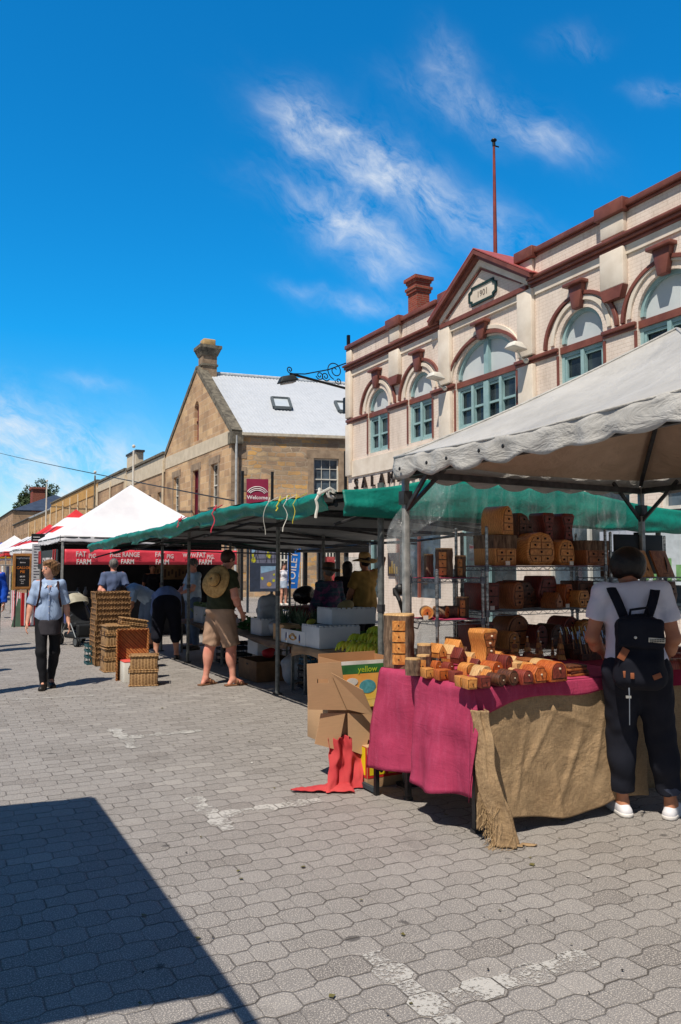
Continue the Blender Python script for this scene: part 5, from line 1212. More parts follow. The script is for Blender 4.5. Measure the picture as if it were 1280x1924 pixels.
# right-hand unit: engraved boards and more chests
Zr = 1.497
for (px, w, h, c, lb, ly) in ((1195, .13, .27, 'brown', 'engraved brown board leaning just beyond the customer\'s head', -.1), (1218, .20, .25, 'honey', 'tan board engraved with small trees, leaning on the far shelf', 0), (1255, .23, .25, 'brown', 'wide brown board engraved with a long leaf, at the end of the far shelf', .0)):
    p = at(px, 1100, Y=5.1); T = thing('engraved_board', lb, 'wooden board', 'engraved boards on the far shelf', (p.x, p.y, Zr), .1); m = MB(); Mx = frameM((0, 0, 0), (1, 0, 0), (-.22, .25, 1)); m.b2((-w / 2, 0, -.02), (w / 2, h, 0), Mx); m.build('board', WD[c], T, bevel=.004)
    m = MB(); r2 = random.Random(px)
    if px == 1218:
        for k in range(3): x = -.05 + .045 * k; m.b2((x - .002, .05, .0005), (x + .002, .09 + .02 * (k % 2), .002), Mx); m.add([Mx @ Vector(v) for v in ((x - .015, .06, .001), (x + .015, .06, .001), (x, .10 + .02 * (k % 2), .001))], [(0, 1, 2)])
    elif px == 1255: m.tube([Mx @ Vector((.02, .04, .002)), Mx @ Vector((.045, .12, .002)), Mx @ Vector((.06, .19, .002))], [.002, .010, .002], 6); m.tube([Mx @ Vector((-.04, .03, .002)), Mx @ Vector((.04, .03, .002))], .002, 4)
    else: m.tube([Mx @ Vector((-.03, .1, .002)), Mx @ Vector((.03, .13, .002))], .002, 4)
    m.build('engraving', M_gro, T)
p = at(1200, 1030, Y=5.26); tag(MB().box((p.x, p.y, 1.70), (.62, .02, .36)).build('display_sign', M_blk, bevel=.004), 'black rectangular panel propped behind the engraved boards', 'sign')
wbox('tall', .2, .18, .2, 'dark', (at(1160, 1100, Y=5.12).x, 5.12, Zr), .1, 'dark box glimpsed beside the customer\'s ear on the far shelf', rows=2, group=G2)
wbox('hex', .17, .23, .16, 'dark', (at(1248, 1100, Y=5.1).x, 5.1, 1.228), .2, 'dark six-sided box standing on the far unit lower shelf', rows=2, group=G2)
# stepped wooden trees, pens, stacks of little boards
for i, (px, Y, h, w, lb) in enumerate(((967, 4.72, .16, .10, 'stepped wooden tree nearest the wavy chest'), (991, 4.7, .17, .10, 'stepped wooden tree, second along the row'), (1012, 4.78, .20, .085, 'slim stepped wooden tree behind its neighbours'), (1016, 4.6, .14, .09, 'short stepped wooden tree in front of the slim one'), (1038, 4.75, .14, .07, 'smallest stepped wooden tree, beside the tallest'), (1053, 4.65, .20, .13, 'tallest stepped wooden tree next to the pens'))):
    p = at(px, 1200, Y=Y); T = thing('wooden_tree', lb, 'wooden ornament', 'stepped wooden trees', (p.x, Y, TZ + .004), .2 * i); n = 5
    for k in range(n):
        s = w * (1 - k / n) ; m = MB(); m.box((0, 0, h * (k + .5) / n), (s, s * .5, h / n * .92), taper=.72); m.build('tier', WD['brown' if k % 2 else 'honey'], T, bevel=.002)
    m = MB(); m.ball((0, 0, h + .006), .008, 8, 6); m.build('bead', M_knobw, T)
rr = random.Random(21); p0 = at(1075, 1200, Y=4.62); T = None
penm = [mat('steel_pen', S(190, 195, 200), rough=.25, metal=.8), mat('brass_pen', S(190, 150, 80), rough=.3, metal=.7), mat('dark_pen', S(60, 40, 30), rough=.3), mat('tan_pen', S(176, 120, 74), rough=.4)]
m = MB(); x0 = p0.x; x1 = at(1126, 1200, Y=4.62).x
for j in range(3): m.b2((x0 - .02, 4.50 + .09 * j, TZ + .004), (x1 + .06, 4.53 + .09 * j, TZ + .05 + .03 * j))
tag(m.build('pen_rack', WD['dark']), 'low dark wooden rack of three rails holding turned pens', 'rack')
for i in range(39):
    j = i % 3; k = i // 3; x = x0 + (x1 - x0 + .04) * k / 12 + rr.uniform(-.004, .004); y = 4.515 + .09 * j; T = thing('turned_pen', 'slim turned pen standing in the dark rack of the woodware table', 'pen', 'turned pens in the rack', (x, y, TZ + .052 + .03 * j), 0)
    m = MB(); a = (0, 0, 0); b = (rr.uniform(-.012, .012), .02, .07); c = (b[0] * 1.9, .038, .125); m.tube([a, b], .0045, 6); m.build('barrel', penm[2 + rr.randrange(2)], T); m = MB(); m.tube([b, c], [.0045, .0035], 6); m.tube([b, Vector(b) + Vector((0, -.006, .03))], .0012, 4); m.build('cap', penm[rr.randrange(2)], T)
for i, (px, n, w, lb) in enumerate(((1052, 3, .20, 'three flat boards before the tallest wooden tree'), (1098, 4, .16, 'four brown boards at the cloth edge below the pens'))):
    p = onZ(px, 1272)
    for k in range(n):
        tag(MB().box((p.x + rr.uniform(-.01, .01), p.y + .10, TZ + .012 + k * .0172), (w, .11, .0165), rz=rr.uniform(-.1, .1)).build('coaster_board', WD['brown' if (k + i) % 2 else 'dark'], bevel=.003), ['bottom', 'second', 'third', 'top'][k if k < n - 1 else 3] + ' of the ' + lb, 'wooden board', 'flat boards stacked on the pink cloth')
for i in range(9):
    p = at(1255 + (i % 3) * 22, 1230 + (i // 3) * 12, Z=TZ + .02); wbox(['box', 'dome', 'pent'][i % 3], .1, .07, .12, ['dark', 'brown', 'red'][(i * 2) % 3], (p.x, p.y + .05, TZ + .006), .2 * i, ['front', 'middle', 'back'][2 - i // 3] + ' row ' + ['dark slab', 'domed', 'five-sided'][i % 3] + ' box on the dark red cloth, ' + ['near the customer', 'mid table', 'by the frame edge'][i % 3], group='boxes on the dark red cloth')

# ================================================================ cardboard cartons beside the table
def card_mat(name, c=(206, 166, 124)):
    t = NT(name); co = t.co(); col = t.mix(t.noise(co, 3, 4), S(*c), S(*(int(x * .88) for x in c))); f = t.ramp(t.noise(t.mp(co, sc=(1, 1, 30)), 12, 2), [(.4, 0.0), (.7, .25)]); col = t.mix(f, col, S(*(int(x * .8) for x in c)))
    return t.fin(col, .85, t.bump(t.noise(co, 9, 3), .15, .01))
M_card = card_mat('cardboard'); M_cin = card_mat('cardboard_inside', (190, 140, 96))
T = thing('fruit_carton', 'open fruit carton with green and yellow printed face and unfolded plain flaps', 'carton')
x0, x1, y0, y1, z0, z1 = 2.70, 3.20, 5.2, 5.58, .56, .90; Mf = frameM((x0, y0, z0), (1, 0, 0), (0, 0, 1))
m = MB(); m.b2((x0, y0, z0), (x1, y0 + .006, z1)); m.b2((x0, y1 - .006, z0), (x1, y1, z1 + .02)); m.b2((x0, y0 + .007, z0), (x0 + .006, y1 - .007, z1)); m.b2((x1 - .006, y0 + .007, z0), (x1, y1 - .007, z1)); m.b2((x0 + .007, y0 + .007, z0), (x1 - .007, y1 - .007, z0 + .006))
m.build('body', M_cin, T)
def quad(mb, M, u0, u1, v0, v1, w): mb.add([(u0, v0, w), (u1, v0, w), (u1, v1, w), (u0, v1, w)], [(0, 1, 2, 3)], M)
pm = [mat('print_yellow', S(246, 200, 84), S(250, 226, 150), sc=9), mat('print_green', S(62, 124, 62), S(40, 96, 52), sc=9), mat('print_white', S(240, 238, 230)), mat('print_teal', S(96, 176, 186), S(70, 140, 150), sc=30), mat('print_orange', S(238, 150, 70), S(246, 180, 90), sc=9), mat('print_lime', S(196, 214, 50))]
m = MB(); h = z1 - z0; w = x1 - x0
for (a, b, mi, ww) in ((0, .16, 0, .002), (.16, .72, 4, .002), (.16, .38, 0, .003), (.72, .92, 1, .002), (.92, 1, 2, .002)): m.cur = mi; quad(m, Mf, 0.002, w - .002, a * h + .0003, b * h, ww)
m.cur = 2; m.prism([(.09 + .05 * math.cos(a), .19 + .028 * math.sin(a)) for a in [i * .52 for i in range(12)]], .001, frameM((x0, y0 - .005, z0), (1, 0, 0), (0, 0, 1)))
m.cur = 3; m.prism([(.22 + .07 * math.cos(a), .15 + .05 * math.sin(a)) for a in [i * .42 for i in range(15)]], .001, frameM((x0, y0 - .005, z0), (1, 0, 0), (0, 0, 1)))
m.cur = 5; text(m, 'yellow', .062, frameM((x0 + .22, y0 - .005, z0 + h * .81), (1, 0, 0), (0, 0, 1)), ext=.001, bold=.01)
m.build('printed_face', pm, T)
m = MB(); Mg = frameM((x0 - .002, y0 - .004, z0), (1, .0, 0), (0, 0, 1))
m.plate([(-.26, .02), (.055, -.01), (.0, .34), (-.27, .34)], [[(-.19, .20), (-.10, .195), (-.10, .225), (-.19, .23)]], .005, Mg); m.build('flap', M_card, T)
a_ = Vector((x0 - .10, y0 - .03, z0 + .27)); m = MB(); m.add([(x0 - .09, y0 - .02, z0 + .27), (x0 + .04, y0 - .02, z0 + .0), (x0 + .20, y0 - .13, z0 - .04), (x0 + .10, y0 - .15, z0 + .15)], [(0, 1, 2, 3)]); m.build('flap', M_card, T, solid=.005)
settle(T, (2.95, 5.4, z0))
T = thing('lower_carton', 'brown carton under the fruit carton, its torn flaps hanging down', 'carton'); m = MB(); m.b2((2.62, 5.25, .30), (3.2, 5.6, .555)); m.build('body', M_card, T, bevel=.003)
m = MB(); m.prism([(-.20, .54), (-.01, .53), (-.07, .27), (-.25, .33)], .005, frameM((2.75, 5.19, 0), (1, -.08, 0), (0, .03, 1))); m.build('flap', M_card, T)
m = MB(); m.prism([(0, .53), (.25, .50), (.28, .40), (.22, .31), (.16, .33), (.14, .26), (.10, .23), (.03, .26), (.03, .35), (.0, .37)], .005, frameM((2.75, 5.165, 0), (1, -.06, 0), (0, .04, 1))); m.build('flap', M_card, T); settle(T, (2.9, 5.4, .3))
T = thing('yellow_carton', 'yellow and red printed carton on the pavers under the pink cloth', 'carton'); m = MB(); m.b2((2.86, 5.10, .0), (3.28, 5.5, .295)); m.build('body', M_card, T, bevel=.003)
m = MB(); ym = [mat('print_bright_yellow', S(240, 214, 30)), mat('print_red', S(206, 44, 36)), M_blk]
for (Mx, L) in ((frameM((2.86, 5.098, 0), (1, 0, 0), (0, 0, 1)), .42), (frameM((2.858, 5.5, 0), (0, -1, 0), (0, 0, 1)), .4)):
    m.cur = 1; quad(m, Mx, .002, L, .07, .29, .0); m.cur = 0; quad(m, Mx, .02, L * .36, .09, .29, .001); quad(m, Mx, L * .42, L - .02, .09, .285, .001); m.cur = 2
    for k in range(3): quad(m, Mx, .03 + .10 * k, .036 + .10 * k, .19, .28, .002)
    m.prism([(L * .28 + .02 * math.cos(a), .13 + .028 * math.sin(a)) for a in [i * .6 for i in range(10)]], .001, Mx @ Matrix.Translation((0, 0, .002)))
m.build('printed_face', ym, T); settle(T, (3.07, 5.3, 0))
M_redc = cloth('coral_cotton', S(206, 82, 82), S(180, 58, 64), sc=3, fold=.5, foldsc=6)
m = MB()
def redc(u, v):
    x = 2.60 + .25 * u + .02 * math.sin(v * 4) - .05 * v * v * (1 - u); z = max(.012, .36 * (1 - v) + .02 * nz((u * 3, v * 2, 0), 2)); y = 5.205 - .09 * v ** 2 + .016 * math.sin(u * 15 + v * 3.5) + .03 * nz((u * 4, v * 2.5, 0), 1.6); return Vector((x, y, z))
m.grid(redc, 60, 50)
def rc2(u, v): # tail dragged on the ground
    w = (.10 * (1 - v) ** .7 + .008); return Vector((2.72 - .38 * v, 5.13 + .14 * v + w * (u - .5) * 2 + .01 * nz((u * 3, v * 4, 2), 2), .014 + .04 * (1 - v) * math.sin(math.pi * u) + .014 * abs(nz((u * 4, v * 6, 1), 1.5))))
m.grid(rc2, 24, 36); tag(m.build('red_cloth', M_redc, None, smooth=True, solid=.003), 'crumpled coral red cloth trailing onto the pavers beside the cartons', 'cloth')
T = thing('black_stand', 'black tubular stand foot under the pink cloth', 'stand'); m = MB(); m.bar((2.84, 4.93, .0), (2.84, 4.93, .6), .03); m.build('upright', M_blk, T); m = MB(); m.bar((2.84, 5.4, .03), (2.84, 4.95, .03), .03); m.build('foot', mat('blue_grey_steel', S(70, 84, 92), metal=.4), T); settle(T, (2.84, 4.93, 0))
for i, (px, Y, z, lb) in enumerate(((955, 4.96, Z3, 'price card under the log chest, top shelf'), (1075, 4.96, Z3, 'price card between oval and dark chests, top shelf'), (925, 4.96, Z2, 'price card at the street end of the middle shelf'), (1066, 4.96, Z2, 'price card before the six-sided chests, middle shelf'), (800, 4.955, SM, 'price card by the round log slice'), (1018, 4.3, TZ + .004, 'price card on the pink cloth behind the flat boxes'))):
    q = at(px, 1100, Y=Y); tag(MB().box((q.x, Y, z + .018), (.045, .002, .032), rz=.1).build('price_card', mat('card_white', S(236, 234, 226))), 'small white ' + lb, 'card')
rr = random.Random(31); cols_ = [mat('litter_leaf', S(110, 104, 60)), mat('litter_paper', S(226, 224, 218)), mat('dark_crumb', S(52, 46, 42))]
for nm, n, mi, sz in (('leaf_litter', 60, 0, .014), ('paper_scraps', 22, 1, .010), ('grit', 150, 2, .006)):
    m = MB()
    for _ in range(n):
        Y = rr.uniform(2.2, 11); X = Y * .16 + rr.uniform(.2, 3.2); a = rr.random() * 6.3; q = sz * rr.uniform(.4, 1.3); c = Vector((X, Y, .006)); m.add([c + Vector((math.cos(a + k) * q * (1 if k % 2 else .6), math.sin(a + k) * q, .003 * (k % 2))) for k in (0, 1.6, 3.1, 4.7)], [(0, 1, 2, 3)])
    tag(m.build(nm, cols_[mi]), 'scattered ' + nm.replace('_', ' ') + ' lying on the pavers', 'litter', kind='stuff')
# ================================================================ green awnings of the produce stalls
def tarp(name, c, c2):
    t = NT(name); co = t.co(); col = t.mix(t.ramp(t.noise(co, 1.6, 5, .6), [(.35, 0.0), (.7, 1.0)]), c, c2); col = t.mix(t.ramp(t.noise(t.mp(co, sc=(1, 1, .3)), 14, 4, .7), [(.55, 0.0), (.75, .35)]), col, tuple(x * .5 for x in c2))
    n = t.bump(t.noise(co, 4, 4, .6, .3), .6, .04); n = t.bump(t.noise(co, 22, 3), .3, .01, n); return t.fin(col, .5, n, 0, .4)
M_green = tarp('green_tarpaulin', S(16, 138, 122), S(10, 112, 100)); M_under = tarp('grey_tarp_underside', S(128, 136, 138), S(96, 104, 106))
EDGE = [((q := at(px, py, X=X)).y, q.x, q.z) for px, py, X in ((672, 914, 2.75), (600, 926, 2.76), (560, 935, 2.76), (480, 944, 2.76), (405, 955, 2.76), (345, 975, 2.76), (300, 990, 2.75), (235, 1003, 2.73), (168, 1022, 2.70))]
def edge(y):
    for a, b in zip(EDGE, EDGE[1:]):
        if y <= b[0]: t = max(0, (y - a[0]) / (b[0] - a[0])); return Vector((a[1] + (b[1] - a[1]) * t, y, a[2] + (b[2] - a[2]) * t))
    return Vector((EDGE[-1][1], y, EDGE[-1][2]))
def awn_top(y, v):
    e = edge(y); xs = [(0, e.x, e.z), (.32, 3.75, e.z + .15), (.62, 5.2, e.z + .13), (1, 6.9, e.z - .05)]
    for a, b in zip(xs, xs[1:]):
        if v <= b[0] + 1e-9: t = (v - a[0]) / (b[0] - a[0]); return Vector((a[1] + (b[1] - a[1]) * t, y, a[2] + (b[2] - a[2]) * t - .03 * math.sin(math.pi * t)))
def awning(ya, yb, label, posts, near=False, far=False, seed=0):
    T = thing('market_stall', label, 'stall', 'green awnings of the produce row')
    def top(u, v): y = ya + (yb - ya) * u; p = awn_top(y, v); p.z += .02 * nz(p, 1.8, seed) - .05 * math.sin(math.pi * u) * math.sin(math.pi * min(1, v * 1.2)); return p
    m = MB(); m.grid(top, 30, 50); m.build('canopy', M_green, T, smooth=True)
    m = MB(); m.grid(lambda u, v: top(.004 + .992 * u, .004 + .99 * v) + Vector((0, 0, -.018)), 24, 40); m.build('under_sheet', M_under, T, smooth=True)
    n = int((yb - ya) / .03)
    def val(u, v):
        y = ya + (yb - ya) * u; e = edge(y); d = .155 + .03 * math.sin(y * 3.1 + seed) + .02 * nz((y, 0, seed), 3); r = .03 * math.sin(math.pi * min(1, v * 1.6))
        return e + Vector((-.015 - r - .03 * nz((y * 2, v * 2, seed), 2.4) * (v + .2) + .04 * v, .0, -d * v - .012 * abs(math.sin(y * 6.5)) * (1 - v) + .018 * nz((y, v, 4), 4)))
    m = MB(); m.grid(val, n, 8); m.build('street_valance', M_green, T, smooth=True, solid=.004)
    if near:
        def ev(u, v):
            p = awn_top(ya, .03 + .97 * u); bot = 1.985 - .02 * (p.x - 3.0); zt = p.z + .012
            return Vector((p.x + .03, ya - .03 - .02 * math.sin(math.pi * v) - .03 * nz((p.x * 2, v * 2, 1), 1.6) * (.3 + v), zt + (bot - zt) * v + .015 * nz((p.x, v, 2), 3) * v))
        m = MB(); m.grid(ev, 120, 10); m.build('end_valance', M_green, T, smooth=True, solid=.004)
    if far:
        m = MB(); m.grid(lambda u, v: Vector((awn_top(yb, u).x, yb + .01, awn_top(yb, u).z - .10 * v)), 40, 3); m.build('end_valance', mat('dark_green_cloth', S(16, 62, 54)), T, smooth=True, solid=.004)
    for x, y in posts:
        e = awn_top(y, 0) if x < 5 else awn_top(y, .32 if x < 6.5 else 1); m = MB(); m.tube([(x, y, 0), (x, y, 2.05 if x < 2.9 else min(e.z + .11, awn_top(y, .30).z - .03) if x < 5 else e.z - .06)], .027, 10); po = m.build('post', M_gald2, T); m = MB(); m.tube([(x, y, 0), (x, y, .02)], .06, 10); m.build('foot_plate', M_gald, po); m = MB(); m.tube([(x, y, 1.22), (x, y, 1.28)], .034, 10); m.build('collar', M_gald, po)
    ym = (ya + yb) / 2
    for v, dz in ((.012, -.1), (.32, -.07), (.99, -.07)):
        m = MB(); m.tube([awn_top(max(ya + .03, min(yb - .03, y)), v) + Vector((.06, 0, dz)) for y in (ya, ym, yb)], .02, 8); m.build('rail', M_gald, T)
    for y in (ya + .06, ym, yb - .06): m = MB(); m.tube([awn_top(y, v) + Vector((0, 0, -.075)) for v in (.03, .32, .62, .98)], .018, 8); m.tube([awn_top(y, .03) + Vector((0, 0, -.26)), awn_top(y, .2) + Vector((0, 0, -.16)), awn_top(y, .98) + Vector((0, 0, -.13))], .014, 6); m.build('rafter', M_gald, T)
    return T
M_gald2 = mat('weathered_post', S(128, 132, 130), S(92, 96, 96), sc=20, rough=.5, metal=.4)
T1 = awning(5.55, 8.88, 'green tarpaulin awning over the banana table, nearest of the produce row', ((3.32, 5.68), (6.7, 5.8), (5.3, 8.4)), near=True, seed=1)
T2 = awning(8.9, 12.2, 'green tarpaulin awning over the middle produce tables', ((3.92, 9.26), (5.9, 12.0), (6.7, 9.2)), seed=2)
T3 = awning(12.22, EDGE[-1][0], 'sagging green tarpaulin awning at the far end, its tip over the marquee front', ((3.88, 12.95), (3.95, 14.9), (6.7, 15.2), (5.4, 15.2)), far=True, seed=3)
def tie(T, px, Y, L, col, r=.008, knot=.02, sw=.05, dz=0, loc=None):
    e = edge(Y) if loc is None else Vector(loc); m = MB(); p = e + Vector((-.06, 0, -.02 + dz)); pts = [p, p + Vector((-.03, .0, -.05))]
    for k in range(1, 7): pts.append(p + Vector((-.03 + sw * math.sin(k * .8) * .5, -sw * k / 6, -.05 - L * k / 6)))
    m.tube(pts, r, 6); m.ball(p, knot, 8, 6); m.ball(p + Vector((.02, .05, .01)), knot * .8, 8, 6); m.tube([p + Vector((.05, .1, .05)), p, p + Vector((.05, -.1, .04))], r, 6)
    o = m.build('rope_tie', col, T); return o
rw = mat('white_rope', S(222, 220, 210)); rred = mat('red_rope', S(214, 60, 84)); ry = mat('yellow_rope', S(214, 196, 60))
ties = [(T1, 8.1, .20, rred, .006, .018, .05), (T2, 9.4, .04, rred, .006, .024, .02), (T1, 6.6, .24, rw, .0035, .006, -.03), (T1, 6.2, .22, rw, .0035, .006, .06), (T1, 6.35, .04, ry, .006, .014, .02), (T1, 6.0, .16, ry, .003, .006, .03)]
for (t_, Y, L, c, r, k, sw) in ties: tie(t_, 0, Y, L, c, r, k, sw)
for k in range(4): m = MB(); c = Vector((2.76 + .03 * k, 5.50 + .04 * k, 2.18)); m.tube([c + Vector((.025 * math.cos(a), .0, .036 * math.sin(a) - .02)) for a in [i * .7 for i in range(9)]], .009, 6); m.build('rope_tie', rw, T1)
tie(T1, 0, 5.56, .14, rw, .012, .02, .02)

# ---------------------------------------------------------------- produce tables
TG = .60
M_paper = mat('brown_paper', S(178, 146, 116), S(150, 120, 94), sc=3, rough=.9, bump=.6, bsc=6, bd=.03)
M_foam = mat('white_foam', S(214, 220, 228), S(196, 203, 213), sc=3, rough=.7)
for (ya, yb, lb, wv) in ((6.9, 9.2, 'low produce table covered in brown paper, under the bananas', 1), (9.35, 11.9, 'low produce table with a brown board edge, under the white sacks', 0), (12.1, 14.6, 'far low produce table beside the stooping people', 0)):
    t_ = trestle(4.12, 5.25, ya, yb, TG, lb, M_gald2, 'low tables of the produce row')
    m = MB(); m.grid(lambda u, v: Vector((4.10 + 1.16 * u if v > .3 else 4.10 - .02 * math.sin((ya + yb) * 3), ya + (yb - ya) * u, TG)), 1, 1) if 0 else None
    def pp(u, v, ya=ya, yb=yb, wv=wv):
        y = ya + (yb - ya) * v; d = (.16 + .09 * math.sin(y * 2.6 + 1)) * (1 if wv else .35)
        if u < .3: k = u / .3; return Vector((4.10 - .03 * (1 - k) - .02 * nz((y, k, 0), 3), y, TG + .006 - d * (1 - k)))
        k = (u - .3) / .7; return Vector((4.10 + 1.14 * k, y, TG + .006 + .004 * nz((k * 4, y * 3, 0), 2)))
    mm = MB(); mm.grid(pp, 20, 60); tag(mm.build('paper_cover', M_paper if wv else mat('brown_cover', S(120, 96, 76), S(100, 78, 60)), None, smooth=True, solid=.003), ('crumpled brown paper spread over the banana table' if wv else 'thin brown cover on the %s produce table' % ('middle' if ya < 10 else 'far')), 'table cover')
def foam(px, py, X, sx, sy, h, z, label, rz=0, name='foam_box'):
    p = at(px, py, X=X); T = thing(name, label, 'box', 'white foam boxes', (X, p.y, z), rz); t = .03; m = MB()
    m.b2((0, 0, 0), (sx, t, h)); m.b2((0, sy - t, 0), (sx, sy, h)); m.b2((0, t + .0005, 0), (t, sy - t - .0005, h)); m.b2((sx - t, t + .0005, 0), (sx, sy - t - .0005, h)); m.b2((t, t, 0), (sx - t, sy - t, .03)); m.build('walls', M_foam, T, bevel=.006)
    m = MB(); n = 9
    for i in range(n): x = sx * (i + .5) / n; m.b2((x - sx / n * .3, .002, h + .0005), (x + sx / n * .3, t - .002, h + .016))
    for i in range(7): y = sy * (i + .5) / 7; m.b2((.002, y - sy / 7 * .3, h + .0005), (t - .002, y + sy / 7 * .3, h + .016)) if i else None
    m.build('notched_edging', M_foam, T); return T
zt = TG + .012
foam(600, 1218, 4.14, .55, .50, .255, zt, 'near white foam box with notched rim beside the bananas')
foam(612, 1175, 4.42, .62, .42, .19, zt + .258, 'upper white foam box in front of the plaid shirt').location.y = 8.75
foam(462, 1160, 4.2, .46, .42, .22, zt, 'white foam box on the middle table by the olive-shirted man').location.y = 10.5
foam(365, 1140, 4.2, .5, .5, .26, zt, 'white foam box on the far table beside the grey-haired man').location.y = 13.2
foam(450, 1240, 4.3, .34, .4, .20, .30, 'small foam box standing on the crate under the middle table').location.y = 10.9
# labelled white carton
p = at(575, 1213, X=4.13); T = thing('label_carton', 'low white carton with blue and gold printed emblem, beside the foam box', 'carton'); m = MB(); y0, y1 = p.y + .03, p.y + .78
m.b2((4.135, y0, zt), (4.145, y1, zt + .17)); m.b2((4.50, y0, zt), (4.51, y1, zt + .17)); m.b2((4.1455, y0, zt), (4.4995, y0 + .01, zt + .17)); m.b2((4.1455, y1 - .01, zt), (4.4995, y1, zt + .17)); m.b2((4.146, y0 + .0105, zt), (4.499, y1 - .0105, zt + .01)); m.build('walls', M_foam, T)
Mx = frameM((4.133, y1, zt), (0, -1, 0), (0, 0, 1)); m = MB(); bm3 = [mat('print_blue', S(40, 66, 130)), mat('print_gold', S(200, 150, 70)), mat('print_maroon', S(120, 40, 50))]
for u in (.17, .58): m.cur = 0; m.prism([(u + .022 * math.cos(a), .08 + .055 * math.sin(a)) for a in [i * .52 for i in range(12)]], .001, Mx); m.cur = 1; m.prism([(u + .02 * math.cos(a), .04 + .012 * math.sin(a)) for a in [i * .52 for i in range(12)]], .001, Mx @ Matrix.Translation((0, 0, .001)))
m.cur = 1
for r in (.09, .11): m.tube([Mx @ Vector((.375 + r * math.cos(R(a)), .03 + r * .9 * math.sin(R(a)), .001)) for a in range(30, 151, 15)], .006, 5)
m.tube([Mx @ Vector((.375 + .10 * math.cos(R(a)), .10 + .05 * math.sin(R(a)), .001)) for a in range(200, 341, 15)], .008, 5); m.cur = 2
for u in (.27, .48): m.prism([(u + .014 * math.cos(a), .085 + .022 * math.sin(a)) for a in [i * .52 for i in range(12)]], .001, Mx)
m.build('printed_emblem', bm3, T); m = MB(); rr = random.Random(4)
for k in range(26): m.ball((4.17 + rr.random() * .30, y0 + .05 + rr.random() * .64, zt + .13 + rr.random() * .03), (.035, .05, .03), 8, 6)
tag(m.build('green_mangoes', mat('green_fruit', S(104, 128, 50), S(78, 104, 40))), 'green fruit heaped in the white emblem carton', 'fruit', kind='stuff'); settle(T, (4.3, y0, zt))
# bananas
M_ban = [mat('green_banana', S(212, 216, 60), S(168, 186, 48), sc=7, rough=.45), mat('ripening_banana', S(240, 220, 76), S(200, 196, 60), sc=7, rough=.45)]
p = at(640, 1228, X=4.2); bt = None
def bunch(loc, rz, n, seed, label):
    T = thing('banana_bunch', label, 'bananas', 'banana bunches heaped on brown paper', loc, rz); rr = random.Random(seed)
    for i in range(n):
        a = R(-38 + 76 * i / (n - 1)); L = .165; pts = []
        for k in range(8): t = k / 7; b = R(65 - 88 * t); r = .03 + L * t * .95; pts.append((math.sin(a) * r * 1.0, -r * math.cos(a) * .9, .02 + .075 * math.sin(math.pi * min(1, t * .92)) + .03 * (1 - t) + .012 * (i % 2)))
        m = MB(); m.tube(pts, [.010, .021, .026, .028, .0275, .024, .016, .007], 8); m.build('banana', M_ban[1 if rr.random() < .45 else 0], T, smooth=True)
    m = MB(); m.ball((0, -.01, .05), (.03, .03, .025), 8, 6); m.build('stalk', mat('banana_stalk', S(92, 104, 44)), T); return T
k = 0; wh_ = ['at the street edge', 'second along', 'in the middle', 'fourth along', 'by the dark post']
for row, (dy, dz) in enumerate(((0, 0), (.20, .07), (.40, .12))):
    for i in range(5):
        q = at(640 + i * 24 + row * 4, 1228, X=4.24 + .0); bx_ = 4.26 + row * .19 + .02 * (i % 2); by_ = 8.02 - i * .155 + row * .03
        bunch((bx_, by_, zt + row * .07 + .015 * (i % 2)), -.75 + .45 * math.sin(k * 2.1), 6, k, ['front', 'middle', 'back'][row] + ' row banana bunch ' + wh_[i] + ', on brown paper'); k += 1
# grey slab of carton rim behind the bananas, green leafy things, pineapples
M_pl = mat('pineapple_leaf', S(72, 100, 74), S(48, 74, 58), sc=12, rough=.5); M_pb = mat('pineapple_skin', S(150, 110, 56), S(96, 74, 40), sc=30, rough=.7, bump=.8, bsc=60, bd=.01); M_lf = mat('leafy_green', S(60, 100, 44), S(40, 74, 34), sc=14)
def pineapple(x, y, z, h, rz, label, dark=False):
    T = thing('pineapple', label, 'pineapple', 'pineapples on the produce tables', (x, y, z), rz); m = MB(); m.lathe([(.02, 0), (.055, .015), (.068, .06), (.066, .11), (.045, .155), (.02, .17)], 14); m.build('fruit', M_pb, T, smooth=True); m = MB(); rr = random.Random(int(x * 100 + y * 37))
    for i in range(26):
        a = i * 2.4; t = i / 26; L = h * (.6 + .5 * t); sp = .9 - .7 * t; d = Vector((math.cos(a) * sp, math.sin(a) * sp, 1)).normalized(); s_ = Vector((-math.sin(a), math.cos(a), 0)); b0 = Vector((0, 0, .16)); pts = [b0 + d * L * q + Vector((0, 0, -.12 * L * sp * q * q)) for q in (0, .4, .8, 1)]
        w = (.014, .012, .006, .001); m.add([pts[j] + s_ * w[j] * sg for j in range(4) for sg in (1, -1)], [(0, 1, 3, 2), (2, 3, 5, 4), (4, 5, 7, 6)])
    m.build('crown', M_pl, T, solid=.002); return T
for i, (x, y, z, h, lb) in enumerate(((4.35, 10.05, zt, .30, 'pineapple with tall dark crown beside the brown carton'), (4.55, 10.15, zt, .34, 'tallest pineapple crown, just left of the awning post'), (4.45, 9.75, zt, .26, 'pineapple behind the awning post'), (4.35, 9.45, zt + .02, .24, 'pineapple with spiky grey-green crown beyond the emblem carton'), (4.62, 9.35, zt + .03, .26, 'wide-crowned pineapple before the wicker basket'), (4.55, 9.05, zt, .2, 'small pineapple tucked between carton and basket'), (4.75, 9.9, zt, .28, 'rear pineapple in the dark cluster'))): pineapple(x, y, z, h, i, lb)
